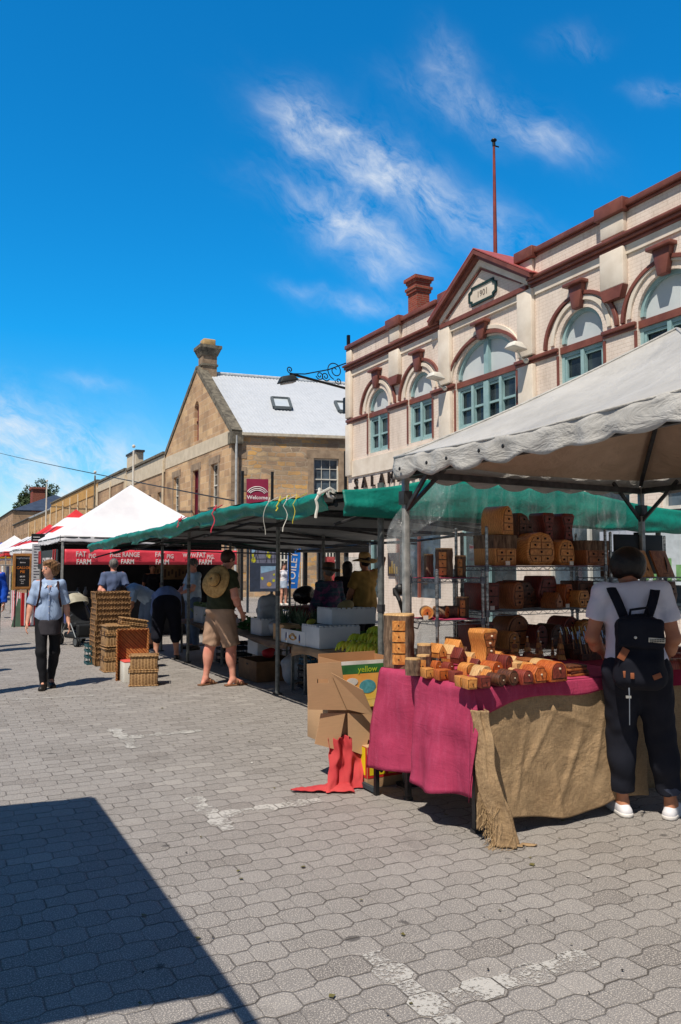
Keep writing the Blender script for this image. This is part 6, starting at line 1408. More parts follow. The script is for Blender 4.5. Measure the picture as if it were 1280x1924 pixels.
def leafheap(x, y, z, sx, sy, h, n, label, m_=None, seed=1):
    rr = random.Random(seed); m = MB()
    for _ in range(n):
        c = Vector((x + (rr.random() - .5) * sx, y + (rr.random() - .5) * sy, z + rr.random() * h)); a = rr.random() * 6.3; d = Vector((math.cos(a), math.sin(a), rr.uniform(-.2, .9))).normalized(); L = rr.uniform(.05, .13); s_ = d.orthogonal().normalized() * L * .35
        m.add([c, c + d * L * .5 + s_, c + d * L, c + d * L * .5 - s_], [(0, 1, 2, 3)])
    o = m.build('leafy_greens', m_ or M_lf); tag(o, label, 'vegetables', kind='stuff')
leafheap(4.5, 9.9, zt, .4, .3, .1, 260, 'loose green leaves round the pineapples', seed=2); leafheap(4.6, 11.3, zt, .6, 1.0, .16, 420, 'leafy greens piled on the middle table', seed=3); leafheap(4.5, 13.6, zt + .1, .5, .9, .2, 300, 'pale greens in the foam box on the far table', mat('pale_greens', S(140, 160, 120), S(100, 130, 90)), seed=4)
leafheap(4.9, 8.75, zt + .02, .4, .3, .1, 160, 'green tops behind the foam boxes', seed=6)
def carton(x0, x1, y0, y1, z0, z1, label, m_, name='produce_carton', slot=False, face=None):
    T = thing(name, label, 'carton', 'produce cartons under and on the tables'); m = MB(); m.b2((x0, y0, z0), (x1, y0 + .01, z1)); m.b2((x0, y1 - .01, z0), (x1, y1, z1)); m.b2((x0, y0 + .011, z0), (x0 + .01, y1 - .011, z1)); m.b2((x1 - .01, y0 + .011, z0), (x1, y1 - .011, z1)); m.b2((x0 + .011, y0 + .011, z0), (x1 - .011, y1 - .011, z0 + .01)); m.build('walls', m_, T)
    if slot: m = MB(); m.b2(((x0 + x1) / 2 - .04, y0 - .002, z1 - .07), ((x0 + x1) / 2 + .04, y0 - .0005, z1 - .045)); m.build('hand_slot', M_dark, T); m = MB(); m.b2((x0 - .002, (y0 + y1) / 2 - .04, z1 - .07), (x0 - .0005, (y0 + y1) / 2 + .04, z1 - .045)); m.build('hand_slot', M_dark, T)
    if face: face(T)
    return settle(T, ((x0 + x1) / 2, (y0 + y1) / 2, z0))
p = at(518, 1206, X=4.14)
carton(4.16, 4.42, 9.62, 9.98, zt, zt + .21, 'tan carton of greens on the table just beyond the awning post', M_card, slot=True)
def gface(T):
    m = MB(); Mx = frameM((4.298, 8.45, .02), (0, -1, 0), (0, 0, 1)); Mn = frameM((4.3, 8.098, .02), (1, 0, 0), (0, 0, 1))
    for M_ in (Mx, Mn):
        m.cur = 0; quad(m, M_, .02, .30, .02, .32, .001); m.cur = 1; quad(m, M_, .05, .27, .05, .17, .002); m.cur = 2; m.prism([(.16 + .035 * math.cos(a), .24 + .035 * math.sin(a)) for a in [i * .52 for i in range(12)]], .001, M_ @ Matrix.Translation((0, 0, .003)))
        m.cur = 2
        for k in range(5): quad(m, M_, .07 + k * .04, .09 + k * .04, .06, .15, .003)
    m.build('printed_face', [mat('print_pale_green', S(170, 200, 160)), mat('print_white', S(240, 238, 230)), mat('print_mid_green', S(70, 130, 70))], T)
carton(4.3, 4.75, 8.1, 8.45, .005, .38, 'pale green and white printed carton under the banana table', M_foam, face=gface)
carton(4.05, 4.7, 10.3, 11.0, .004, .28, 'long brown wooden-look crate beside the sandalled man', mat('crate_brown', S(120, 88, 58), S(92, 66, 44)), 'wooden_crate', slot=True)
carton(4.8, 5.2, 10.4, 10.9, .004, .30, 'deep brown carton behind the long crate', M_card)
def pcrate(x, y, z, sx, sy, h, c, label):
    T = thing('plastic_crate', label, 'crate', 'plastic crates under the produce tables', (x, y, z)); m = MB()
    for zz in (0, h * .33, h * .66, h * .93):
        m.b2((0, 0, zz), (sx, .012, zz + h * .12)); m.b2((0, sy - .012, zz), (sx, sy, zz + h * .12)); m.b2((0, .013, zz), (.012, sy - .013, zz + h * .12)); m.b2((sx - .012, .013, zz), (sx, sy - .013, zz + h * .12))
    m.build('slats', c, T); m = MB()
    for i in range(7):
        x_ = .01 + (sx - .04) * i / 6
        m.b2((x_, .003, h * .121), (x_ + .012, .010, h * .929)); m.b2((x_, sy - .010, h * .121), (x_ + .012, sy - .003, h * .929)); 
    m.b2((.014, .014, .002), (sx - .014, sy - .014, .012)); m.build('grille', c, T); return T
cb = mat('blue_crate_plastic', S(34, 96, 130)); ck_ = mat('black_crate_plastic', S(30, 34, 42))
pcrate(4.35, 9.25, .02, .5, .36, .28, ck_, 'black plastic crate on the ground below the blue one'); pcrate(4.37, 9.27, .305, .48, .34, .2, cb, 'teal blue plastic crate stacked on the black one under the table'); pcrate(4.4, 8.65, .02, .5, .36, .3, ck_, 'black plastic crate beside the green printed carton'); pcrate(4.9, 9.7, .02, .5, .36, .3, ck_, 'black plastic crate deep under the table'); pcrate(4.3, 12.4, .02, .5, .36, .3, ck_, 'black plastic crate under the far produce table')
# bags and sacks
M_sack = mat('translucent_bag', S(176, 182, 190), S(140, 146, 156), sc=5, rough=.35)
def blob(name, label, cat, c, r, m_, seed=0, amp=.03, h=.02):
    T = thing(name, label, cat); sdf_obj('bag', [el(c, r, .03), el((c[0] + .05, c[1], c[2] + r[2] * .6), (r[0] * .6, r[1] * .6, r[2] * .5), .05)], h, m_, T, folds(amp, .8, seed)); return T
def sacks():
    blob('plastic_bag', 'white plastic bag slumped under the middle produce table', 'bag', (4.45, 9.95, .22), (.17, .14, .22), M_sack, 1)
    blob('plastic_bag', 'big pale sack standing on the middle table behind the olive-shirted man', 'bag', (4.5, 11.0, zt + .30), (.17, .16, .26), M_sack, 2)
    blob('plastic_bag', 'flattened clear bag of greens on the middle table', 'bag', (4.5, 10.35, zt + .12), (.25, .22, .13), M_sack, 3)
    blob('black_bag', 'glossy black rounded bag on the dark red cloth beyond the pineapples', 'bag', (at(571, 1118, Y=12.6).x, 12.6, 1.08), (.20, .16, .15), mat('black_glossy', S(26, 30, 36), rough=.2), 4, .008)
    blob('red_bag', 'small red bundle on the crate under the middle table', 'bag', (4.35, 10.6, .36), (.09, .07, .07), mat('red_plastic', S(190, 40, 56)), 5, .015, .015)
    blob('melon', 'pale melon on the upper foam box rim', 'fruit', (4.66, 8.86, zt + .258 + .20), (.10, .10, .085), mat('melon_skin', S(150, 136, 96), S(124, 112, 78)), 6, .001, .014)
    T = blob('melon', 'small yellow-green fruit at the corner of the upper foam box', 'fruit', (4.36, 9.25, zt + .26), (.045, .045, .04), mat('yellow_fruit', S(160, 160, 60)), 6, .001, .01)
x_ = at(575, 1140, Y=12.6).x; trestle(x_ - .45, x_ + .5, 12.2, 13.0, .88, 'small table under dark red cloth behind the produce', M_gald2); tag(MB().grid(lambda u, v: Vector((x_ - .5 + 1.05 * u, 12.16 if v < .6 else 12.16 + .85 * (v - .6) / .4, .88 * v / .6 * .99 + .0 if v < .6 else .888)), 30, 10).build('table_cloth', cloth('wine_cloth', S(88, 24, 34)), None, smooth=False, solid=.004), 'wine red cloth falling from the small table behind the produce', 'tablecloth')

# ---------------------------------------------------------------- wicker
def wicker(name, c, c2, sc=1.0):
    if name in _mc: return _mc[name]
    t = NT(name); o = t.xyz(t.co()); u = t.m_('ADD', o[0], o[1]); n = t.noise(t.co(), 30, 3)
    rib = t.m_('SINE', t.m_('ADD', t.m_('MULTIPLY', u, 150 * sc), t.m_('MULTIPLY', n, 2.0))); st = t.m_('SINE', t.m_('ADD', t.m_('MULTIPLY', o[2], 330 * sc), t.m_('MULTIPLY', t.m_('SIGN', t.m_('SINE', t.m_('MULTIPLY', u, 75 * sc))), 1.57)))
    f = t.m_('ADD', t.m_('MULTIPLY', rib, .32), t.m_('MULTIPLY', st, .18)); f = t.m_('ADD', f, .5); col = t.mix(f, c2, c); col = t.mix(t.ramp(t.noise(t.co(), 6, 4), [(.4, 0.0), (.7, .5)]), col, tuple(x * .5 for x in c2))
    t.fin(col, .6, t.bump(f, .9, .008)); _mc[name] = t.m; return t.m
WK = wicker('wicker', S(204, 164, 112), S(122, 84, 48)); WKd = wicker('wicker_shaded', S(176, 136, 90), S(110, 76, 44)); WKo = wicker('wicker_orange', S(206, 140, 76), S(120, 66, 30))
def tray(loc, sx, sy, h, rz, label, m_=WK, tilt=None, group='wicker trays and hampers on the pavers', name='wicker_tray'):
    T = thing(name, label, 'basket', group, loc, rz)
    if tilt: T.rotation_euler = tilt
    m = MB(); t = .014; a = 1.06; m.v = []; 
    def wall(p, q):
        d = (Vector(q) - Vector(p)).normalized(); n = Vector((d.y, -d.x, 0)) * t
        P_ = [Vector(p), Vector(q), Vector(q) * a, Vector(p) * a]; P_[2].z = h; P_[3].z = h; m.add([P_[0] - n, P_[1] - n, P_[2] - n, P_[3] - n, P_[0], P_[1], P_[2], P_[3]], [(0, 1, 2, 3), (7, 6, 5, 4), (0, 4, 5, 1), (1, 5, 6, 2), (2, 6, 7, 3), (3, 7, 4, 0)])
    c = [(-sx / 2, -sy / 2, 0), (sx / 2, -sy / 2, 0), (sx / 2, sy / 2, 0), (-sx / 2, sy / 2, 0)]
    for i in range(4): wall(c[i], c[(i + 1) % 4])
    m.b2((-sx / 2, -sy / 2, .0), (sx / 2, sy / 2, .012)); m.build('basket_wall', m_, T)
    m = MB(); ca = [Vector((x * a, y * a, h)) for x, y, z in c]
    for i in range(4):
        A, B = ca[i], ca[(i + 1) % 4]; n = int((B - A).length / .02)
        for ph in (0, math.pi): m.tube([A.lerp(B, k / n) + Vector((0, 0, .008 * math.sin(k * 1.1 + ph))) + Vector(((B - A).y, -(B - A).x, 0)).normalized() * .008 * math.cos(k * 1.1 + ph) for k in range(n + 1)], .008, 6)
    for q in ca: m.tube([q, q * .985 - Vector((0, 0, h * .95))], .008, 6)
    m.build('braided_rim', m_, T); return T
b0 = at(205, 1252, Z=0); n_ = 13
ords = ['bottom', 'second', 'third', 'fourth', 'fifth', 'sixth', 'seventh', 'eighth', 'ninth', 'tenth', 'eleventh', 'twelfth', 'topmost']
for i in range(n_): tray((b0.x + .06 + rnd.uniform(-.012, .012), b0.y + .26, .01 + i * .086), .50, .42, .12, rnd.uniform(-.03, .03), ords[i] + ' tray of the tall nested wicker stack', WKd, group='nested trays of the tall wicker stack')
def hamper(loc, sx, sy, h, rz, label, m_=WK, gap=.5, tilt=None):
    T = thing('wicker_hamper', label, 'basket', 'wicker trays and hampers on the pavers', loc, rz)
    if tilt: T.rotation_euler = tilt
    m = MB(); m.b2((-sx / 2, -sy / 2, 0), (sx / 2, sy / 2, h * gap - .008)); m.build('base', m_, T, bevel=.015); m = MB(); m.b2((-sx / 2 + .004, -sy / 2 + .004, h * gap + .002), (sx / 2 - .004, sy / 2 - .004, h)); m.build('lid', m_, T, bevel=.02)
    m = MB()
    for z in (h * gap - .012, h * gap + .012, h - .012, .012):
        s_ = .006; c = [(-sx / 2 - s_, -sy / 2 - s_, z), (sx / 2 + s_, -sy / 2 - s_, z), (sx / 2 + s_, sy / 2 + s_, z), (-sx / 2 - s_, sy / 2 + s_, z), (-sx / 2 - s_, -sy / 2 - s_, z)]; m.tube(c, .009, 6)
    m.build('cane_edging', m_, T); m = MB()
    for k in (-.1, .1): m.b2((-sx / 2 - .018, k - .02, h * gap - .04), (-sx / 2 - .008, k + .02, h * gap + .04))
    m.build('strap', mat('strap_leather', S(80, 56, 42)), T); return T
p = at(276, 1290, Z=0); hamper((p.x + .0, p.y + .16, 0), .36, .28, .41, -.28, 'closed wicker hamper standing alone at the front of the baskets')
p = at(212, 1264, Z=0); hamper((p.x + .06, p.y + .22, 0), .34, .36, .36, 0, 'lower strapped hamper of the pair behind the open tray', gap=.55); hamper((p.x + .07, p.y + .22, .375), .34, .36, .32, .06, 'upper strapped hamper of the pair behind the open tray', gap=.6)
hamper((p.x + .20, p.y + .52, .0), .44, .34, .42, .05, 'hamper standing behind the strapped pair', WKd); hamper((p.x + .22, p.y + .50, .43), .42, .30, .26, -.05, 'small hamper lying on top of the hindmost hamper', gap=.45)
hamper((p.x + .34, p.y + .30, .62), .40, .26, .16, .05, 'flat hamper tilted across the top of the strapped pair', gap=.5, tilt=(0, R(9), -.05))
p = at(236, 1281, Z=0); tray((p.x + .14, p.y + .22, .36), .40, .68, .13, 0, 'open wicker tray stood on edge, orange inside towards us', WKo, tilt=(R(90), 0, R(-12))); bpy.data.objects[[o.name for o in bpy.data.objects if o.name.startswith('wicker_tray')][-1]].location.z = .345
p = at(236, 1283, Z=0); T = thing('white_carton', 'white carton with red lid beside the lone hamper', 'carton'); m = MB(); m.b2((p.x - .02, p.y, 0), (p.x + .28, p.y + .34, .27)); m.build('body', M_white, T, bevel=.004); m = MB(); m.b2((p.x - .022, p.y - .002, .2705), (p.x + .282, p.y + .342, .285)); m.build('lid', mat('coral_lid', S(224, 92, 84)), T, bevel=.003); settle(T, (p.x + .13, p.y + .17, 0))
p = at(172, 1250, Z=0); T = pcrate(p.x - .06, p.y + .05, 0, .36, .3, .30, mat('teal_crate', S(40, 84, 92)), 'dark teal slatted crate beside the tall wicker stack')

# ---------------------------------------------------------------- stroller
def stroller():
    p = at(152, 1214, Z=0); T = thing('stroller', 'empty stroller with dark seat and pale folded hood beside the tall wicker stack', 'stroller', None, (p.x, p.y + .3, 0), .35); K = mat('stroller_frame', S(120, 126, 130), metal=.6, rough=.35); blk_ = mat('stroller_fabric', S(34, 38, 42), S(24, 27, 30))
    for x in (-.24, .24):
        for y, r in ((-.36, .095), (.30, .12)):
            for dx in (-.025, .025):
                m = MB(); Mx = frameM((x + dx, y, r), (0, 1, 0), (0, 0, 1)); m.tube([Mx @ Vector(((r - .015) * math.cos(a), (r - .015) * math.sin(a), 0)) for a in [i * math.pi / 10 for i in range(21)]], .014, 6); w_o = m.build('wheel', M_blk, T); m = MB(); m.tube([Mx @ Vector((0, 0, -.01)), Mx @ Vector((0, 0, .01))], r - .03, 14); m.build('hub', K, w_o)
    m = MB()
    for x in (-.25, .25): m.tube([(x, -.36, .16), (x, -.05, .55), (x, .38, 1.0), (x * .9, .46, 1.04)], .014, 8); m.tube([(x, .30, .14), (x, -.05, .55), (x, -.18, .62)], .014, 8)
    m.tube([(-.225, .46, 1.04), (.225, .46, 1.04)], .016, 8); m.tube([(-.25, -.36, .16), (.25, -.36, .16)], .012, 8); m.build('frame', K, T)
    sdf_obj('seat', [bx((0, -.05, .42), (.21, .17, .05), .04), bx((0, .12, .66), (.21, .05, .26), .04, .03, rotx(-.45)), bx((0, -.26, .30), (.18, .04, .12), .03)], .015, blk_, T)
    m = MB(); m.grid(lambda u, v: Vector((.23 * math.cos(math.pi * u) * 1, .16 - .34 * math.sin(v * 1.35) * math.sin(math.pi * u) ** .5 + .04, .78 + .24 * math.sin(math.pi * u) ** .6 * math.cos(v * 1.1) + .02 * math.sin(v * 12))), 20, 12); m.build('hood', mat('hood_khaki', S(182, 178, 160), S(150, 146, 128)), T, smooth=True, solid=.005)
    sdf_obj('basket', [bx((0, .02, .20), (.20, .22, .06), .04)], .015, blk_, T)
stroller()

# ---------------------------------------------------------------- white marquee with the red banner
M_mq = mat('white_marquee', S(236, 236, 240), S(222, 222, 228), sc=1.5, rough=.6, bump=.3, bsc=4, bd=.03)
def marquee(x0, x1, y0, y1, z, pk, label, m_, posts=True, val=.16, group='peaked marquees along the street', rings=None, vm=None, wob=.012, pm=None):
    T = thing('marquee', label, 'marquee', group); cs = [Vector((x0, y1, z)), Vector((x0, y0, z)), Vector((x1, y0, z)), Vector((x1, y1, z))]; P0 = Vector(((x0 + x1) / 2, (y0 + y1) / 2, pk)); m = MB()
    if rings:
        for i in range(4):
            for j in range(len(rings) - 1):
                m.cur = j % 2; a, b = cs[i], cs[(i + 1) % 4]
                def fn(u, v): e = a.lerp(b, u); w = rings[j] + (rings[j + 1] - rings[j]) * v; p = e.lerp(P0, w); p.z -= .10 * math.sin(math.pi * w); return p
                m.grid(fn, 6, 2)
        m.build('canopy', m_, T, smooth=True)
    else: pyramid(m, cs, P0, 16, .10, .0, 3); m.build('canopy', m_, T, smooth=True)
    m = MB()
    for i in range(4): valance(m, cs[i], cs[(i + 1) % 4], val, .5, .01, .01, n=40, seed=i, fold=.008, bulge=.0)
    m.build('valance', vm or (m_[0] if isinstance(m_, list) else m_), T, smooth=True, solid=.004)
    for c in cs: m = MB(); sx = .05 if c.x < P0.x else -.05; sy = .05 if c.y < P0.y else -.05; m.box((c.x + sx, c.y + sy, z / 2 - .01), (.045, .045, z - .02)); m.box((c.x + sx, c.y + sy, .01), (.1, .1, .02)); m.build('post', pm or M_gal, T)
    m = MB()
    for i in range(4): m.bar(cs[i] + Vector((0, 0, -.05)), cs[(i + 1) % 4] + Vector((0, 0, -.05)), .03, .03); m.bar(cs[i] + Vector((0, 0, -.06)), P0 + Vector((0, 0, -.15)), .03, .03)
    m.build('roof_frame', M_gald, T); return T
MX0, MX1, MY0, MY1 = 2.46, 6.1, 17.3, 20.9
pkz = at(248, 911, Y=19.1).z
T = marquee(MX0, MX1, MY0, MY1, at(118, 1005, Y=17.3).z, pkz, 'big white peaked marquee with the long red banner', M_mq, val=.13); mqz = at(118, 1005, Y=17.3).z
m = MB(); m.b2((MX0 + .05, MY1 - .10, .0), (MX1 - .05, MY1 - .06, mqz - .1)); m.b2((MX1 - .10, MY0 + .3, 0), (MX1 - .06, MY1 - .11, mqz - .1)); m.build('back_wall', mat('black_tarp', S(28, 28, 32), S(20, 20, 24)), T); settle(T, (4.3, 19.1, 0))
M_bann = mat('red_banner', S(238, 78, 96), S(220, 62, 80), sc=1, rough=.5, bump=.4, bsc=3, bd=.05); M_ltr = mat('banner_white', S(238, 232, 232))
ba = at(128, 1030, Y=MY0 - .02); zt_ = ba.z - .02; zb_ = at(128, 1061, Y=MY0 - .02).z; T = thing('red_banner', 'long red banner lettered FAT PIG FARM under the marquee edge', 'banner')
def bnf(u, v): x = MX0 + .08 + 3.75 * u; return Vector((x, MY0 - .05 - .012 * math.sin(x * 7) - .01 * nz((x, v, 0), 4), zt_ + (zb_ - zt_) * v - .02 * math.sin(math.pi * (u * 3 % 1)) * 0))
m = MB(); m.grid(bnf, 90, 4); m.build('banner_cloth', M_bann, T, smooth=True, solid=.003); m = MB()
def bt_(s, x, z, sz, sx=.8): text(m, s, sz, frameM((x, MY0 - .078, z), (1, 0, 0), (0, 0, 1)), sx=sx, bold=.02, ext=.004)
H_ = zt_ - zb_; zc = (zt_ + zb_) / 2 - .02
for x in (MX0 + .50, MX0 + 2.15): bt_('FAT', x - .10, zc + H_ * .24, .15); bt_('PIG', x + .13, zc + H_ * .12, .13); bt_('FARM', x - .04, zc - H_ * .26, .15)
bt_('FREE RANGE', MX0 + 1.30, zc + H_ * .22, .14); bt_('PORK', MX0 + 1.34, zc - H_ * .24, .13, .8) if 0 else bt_('FARM', MX0 + 1.36, zc - H_ * .24, .14)
bt_('WWW.', MX0 + 2.72, zc + H_ * .2, .12); bt_('FAT', MX0 + 2.98, zc + H_ * .22, .15); bt_('PIG.', MX0 + 3.2, zc + H_ * .10, .13); bt_('FARM', MX0 + 3.08, zc - H_ * .26, .15); m.build('lettering', M_ltr, T); settle(T, (4.3, MY0 - .05, zb_))
T = thing('black_banner', 'small black banner with white letters and red dashes on the marquee side', 'banner'); Mx = frameM((MX0 - .03, MY1 - .3, 0), (0, -1, 0), (0, 0, 1)); m = MB(); m.b2((0, zb_ - .1, -.01), (3.2, zt_, .01), Mx); m.build('banner_cloth', M_blk, T); m = MB(); m.cur = 0; text(m, 'FATPIG', .34, Mx @ Matrix.Translation((1.7, zc - .12, .016)), bold=.02, ext=.004, sx=1.5); m.cur = 1
for u, a in ((.25, .2), (2.9, -.2), (2.6, -.2), (.5, .2)): m.box((0, 0, 0), (.09, .3, .008), Mx @ Matrix.Translation((u, zc + .03, .018)) @ Matrix.Rotation(a, 4, 'Z'))
m.build('lettering', [M_ltr, mat('dash_red', S(210, 50, 50))], T); settle(T, (MX0, 19, zb_))
# things for sale under the marquee
T = trestle(3.0, 5.9, 18.4, 19.1, .86, 'serving counter inside the marquee', M_gald); tag(MB().b2((2.98, 18.37, .03), (5.92, 18.385, .88)).build('counter_cloth', mat('black_tarp', S(28, 28, 32))), 'black cloth across the front of the serving counter', 'tablecloth')
rr = random.Random(77); tl = ['squat', 'tall', 'round', 'wide', 'narrow', 'lidded']; 
for i in range(16):
    x = 3.05 + i * .18; h = rr.uniform(.1, .28); m = MB(); r = rr.uniform(.04, .07); m.lathe([(r, 0), (r * 1.05, h * .6), (r * .5, h * .8), (r * .45, h)], 10, (x, 18.55 + rr.uniform(0, .4), .865)); tag(m.build('jar', mat('jar%d' % (i % 4), S(*[(60, 62, 66), (120, 122, 126), (34, 36, 40), (90, 60, 50)][i % 4]), rough=.3), None, smooth=True), 'dark jar or pot on the serving counter inside the marquee', 'jar', 'jars on the serving counter')
x_ = at(330, 1082, Y=19.2).x; T = thing('menu_board', 'tan printed board above the counter behind the grey-haired man', 'sign'); m = MB(); m.b2((x_ - .55, 19.4, 1.25), (x_ + .75, 19.43, 1.62)); m.build('panel', mat('tan_board', S(150, 118, 80), S(120, 90, 60), sc=6), T); m = MB()
for k in range(14): m.b2((x_ - .5 + .09 * k, 19.394, 1.30 + .04 * (k % 3)), (x_ - .45 + .09 * k, 19.398, 1.45 + .05 * (k % 2)))
m.build('print', mat('brown_print', S(80, 56, 40)), T); settle(T, (x_, 19.4, 1.25))
p = at(138, 1118, Y=17.5); tag(MB().box((p.x, 17.5, .62), (.32, .3, .5)).build('blue_tub', mat('blue_tub', S(30, 60, 150), rough=.4), bevel=.03), 'deep blue tub at the street corner of the marquee', 'tub')
rw2 = [mat('stripe_red', S(222, 52, 56), S(206, 44, 50), sc=2), M_mq]
T = marquee(2.5, 6.1, 25.2, 28.8, 2.1, at(147, 957, Y=27).z, 'red and white ringed marquee behind the big white one', [M_mq, rw2[0]], rings=[0, .18, .30, .46, .62, .82, 1.0], vm=M_mq); settle(T, (4.3, 27, 0))
T = marquee(2.5, 6.0, 31.0, 34.6, 2.1, at(105, 985, Y=32.8).z, 'second red and white ringed marquee, half hidden by the first', [M_mq, rw2[0]], rings=[0, .25, .45, .7, 1.0], vm=rw2[0]); settle(T, (4.2, 32.8, 0))
T = marquee(2.4, 6.1, 38.2, 42.0, 2.1, at(52, 1008, Y=40).z, 'plain white marquee with yellow valance farther down', M_mq, vm=mat('yellow_valance', S(226, 178, 40), S(206, 158, 34))); settle(T, (4.2, 40, 0))
T = marquee(2.3, 5.9, 51.0, 55, 2.1, at(8, 1019, Y=53).z, 'cobalt blue marquee farthest down the street', mat('blue_canopy', S(40, 90, 200), S(30, 74, 176), sc=2)); settle(T, (4.1, 53, 0))
T = marquee(2.5, 5.9, 44.5, 48.0, 2.1, 3.2, 'off-white marquee beyond the blue one', M_mq); settle(T, (4.2, 46, 0))
# scallop pie board
yb = 22.0; a = at(23, 1108, Y=yb); b = at(62, 1040, Y=yb); T = thing('chalkboard', 'black SCALLOP PIE board in a wooden frame at the striped stall', 'sign'); Mx = frameM((a.x, yb, a.z), (b.x - a.x, 0, 0), (0, 0, 1)); w = b.x - a.x; h = b.z - a.z; m = MB(); m.plate([(0, 0), (w, 0), (w, h), (0, h)], [[(.07, .07), (w - .07, .07), (w - .07, h - .07), (.07, h - .07)]], .05, Mx @ Matrix.Translation((0, 0, .03))); m.build('frame', mat('oak_frame', S(176, 122, 66), S(150, 100, 52)), T, bevel=.006)
m = MB(); m.b2((.06, .06, -.01), (w - .06, h - .06, .0), Mx); m.build('board', M_blk, T); m = MB(); cm = [M_ltr, mat('orange_chalk', S(226, 130, 40))]
for tx, vz, sz, mi in (("TASMANIA'S", .87, .085, 0), ('famous', .75, .06, 0), ('SCALLOP', .60, .12, 1), ('PIE', .49, .12, 1), ('$6.50', .36, .07, 0), ('made with', .27, .04, 0), ('fresh', .22, .04, 0), ('curry', .17, .04, 0)): m.cur = mi; text(m, tx, sz * w / .62, Mx @ Matrix.Translation((w / 2, h * vz, .004)), bold=.015, ext=.01)
m.build('lettering', cm, T); m = MB(); m.tube([Mx @ Vector((.1, .05, -.04)), Mx @ Vector((.1, -a.z, -.3))], .02, 6); m.tube([Mx @ Vector((w - .1, .05, -.04)), Mx @ Vector((w - .1, -a.z, -.3))], .02, 6); m.build('easel', M_gald, T); settle(T, (a.x, yb, 0))
# striped stall front
x_ = at(60, 1130, Y=22.4).x
T = thing('striped_cloth', 'red and white striped cloth hanging on the pie stall table', 'tablecloth'); m = MB()
for k in range(16): m.cur = k % 2; m.grid(lambda u, v, k=k: Vector((x_ - .25 + .0 + (k + u) * .075, 22.4 + .03 * math.sin((k + u) * 1.2), .85 * (1 - v) + .03)), 2, 4)
for k in range(16): m.cur = k % 2; m.grid(lambda u, v, k=k: Vector((x_ - .25 + .01 * math.sin(k), 22.4 + (k + u) * .18, .85 * (1 - v) + .03)), 2, 4)
m.build('cloth', rw2, T); settle(T, (x_, 22.5, 0)); trestle(x_ - .2, x_ + 1.4, 22.45, 25.3, .87, 'pie stall table under the striped cloth', M_gald)
p = at(31, 1135, Y=22.6); tag(MB().add([(p.x - .12, 22.5, .0), (p.x + .22, 22.45, 0), (p.x + .20, 22.7, .72), (p.x + .05, 22.72, .72)], [(0, 1, 2, 3)]).build('green_panel_sign', mat('dark_green_cloth2', S(52, 84, 66)), solid=.02), 'dark green folded sign leaning by the striped cloth', 'sign')
for (px, py0, py1, wpx, lb) in ((72, 1003, 1018, 26, 'black menu strip above the pale posters'), (72, 1022, 1098, 26, 'pale poster panel beside the pie board')):
    a = at(px - wpx / 2, py1, Y=21.4); b = at(px + wpx / 2, py0, Y=21.4); T = thing('menu_sign', lb, 'sign'); m = MB(); m.b2((a.x, 21.4, a.z), (b.x, 21.42, b.z)); m.build('panel', M_blk if py0 < 1010 else mat('poster_white', S(214, 214, 218), S(190, 190, 198), sc=9), T); m = MB(); k = int((b.z - a.z) / .07)
    for i in range(k): m.b2((a.x + .04, 21.393, a.z + .04 + i * .07), (b.x - .04 - .08 * (i % 3), 21.396, a.z + .058 + i * .07))
    m.build('print', M_ltr if py0 < 1010 else mat('grey_print', S(110, 108, 116)), T); settle(T, (a.x, 21.4, a.z))
# clothes rack further down at the frame edge
x_ = at(12, 1100, Y=26.2).x; T = thing('clothes_rail', 'rail of bright patterned clothes at the street edge by the yellow valance', 'clothes rail'); m = MB(); m.tube([(x_ - .5, 26.2, 1.6), (x_ + .75, 26.2, 1.6)], .02, 8)
for x in (x_ - .5, x_ + .75): m.tube([(x, 26.2, 0), (x, 26.2, 1.6)], .02, 8)
m.build('rail', M_gal, T)
for k, c in enumerate(((60, 90, 150), (200, 60, 70), (230, 228, 224), (50, 60, 90), (220, 190, 70), (40, 44, 50), (226, 226, 230), (190, 70, 60))): m = MB(); xx = x_ - .42 + k * .15; m.box((xx, 26.2, 1.2), (.07, .42, .75), taper=.85); m.build('garment', mat('garm%d' % k, S(*c), tuple(x * .5 for x in S(*c)), sc=14), T, bevel=.02)
settle(T, (x_, 26.2, 0))

# ---------------------------------------------------------------- boards, flag, kiosk and bins beyond the stalls
YB = 25.5; a = at(470, 1112, Y=YB); b = at(520, 1015, Y=YB); T = thing('map_board', 'tall town map board with blue, grey and yellow areas on dark posts', 'sign'); w = b.x - a.x; h = b.z - a.z + .3; Mx = frameM((a.x, YB, a.z), (1, 0, 0), (0, 0, 1)); mm_ = [mat('map_grey', S(120, 124, 146), S(104, 108, 130), sc=5), mat('map_blue', S(140, 180, 214)), mat('map_yellow', S(206, 206, 50)), mat('map_dark', S(50, 62, 84)), mat('map_line', S(64, 66, 84)), mat('map_orange', S(220, 170, 70))]; m = MB(); m.cur = 3; m.b2((0, 0, -.05), (w, h, 0), Mx)
m.cur = 0; quad(m, Mx, .03, w - .02, h * .47, h * .98, .002); m.cur = 1; m.prism([(.03, h * .62), (w * .3, h * .7), (w * .45, h * .98), (.03, h * .98)], .002, Mx @ Matrix.Translation((0, 0, .005))); m.cur = 0; quad(m, Mx, w * .38, w - .02, h * .05, h * .42, .002); m.cur = 1; m.prism([(w * .4, h * .3), (w * .95, h * .36), (w * .97, h * .42), (w * .4, h * .42)], .002, Mx @ Matrix.Translation((0, 0, .005)))
rr = random.Random(9); m.cur = 2
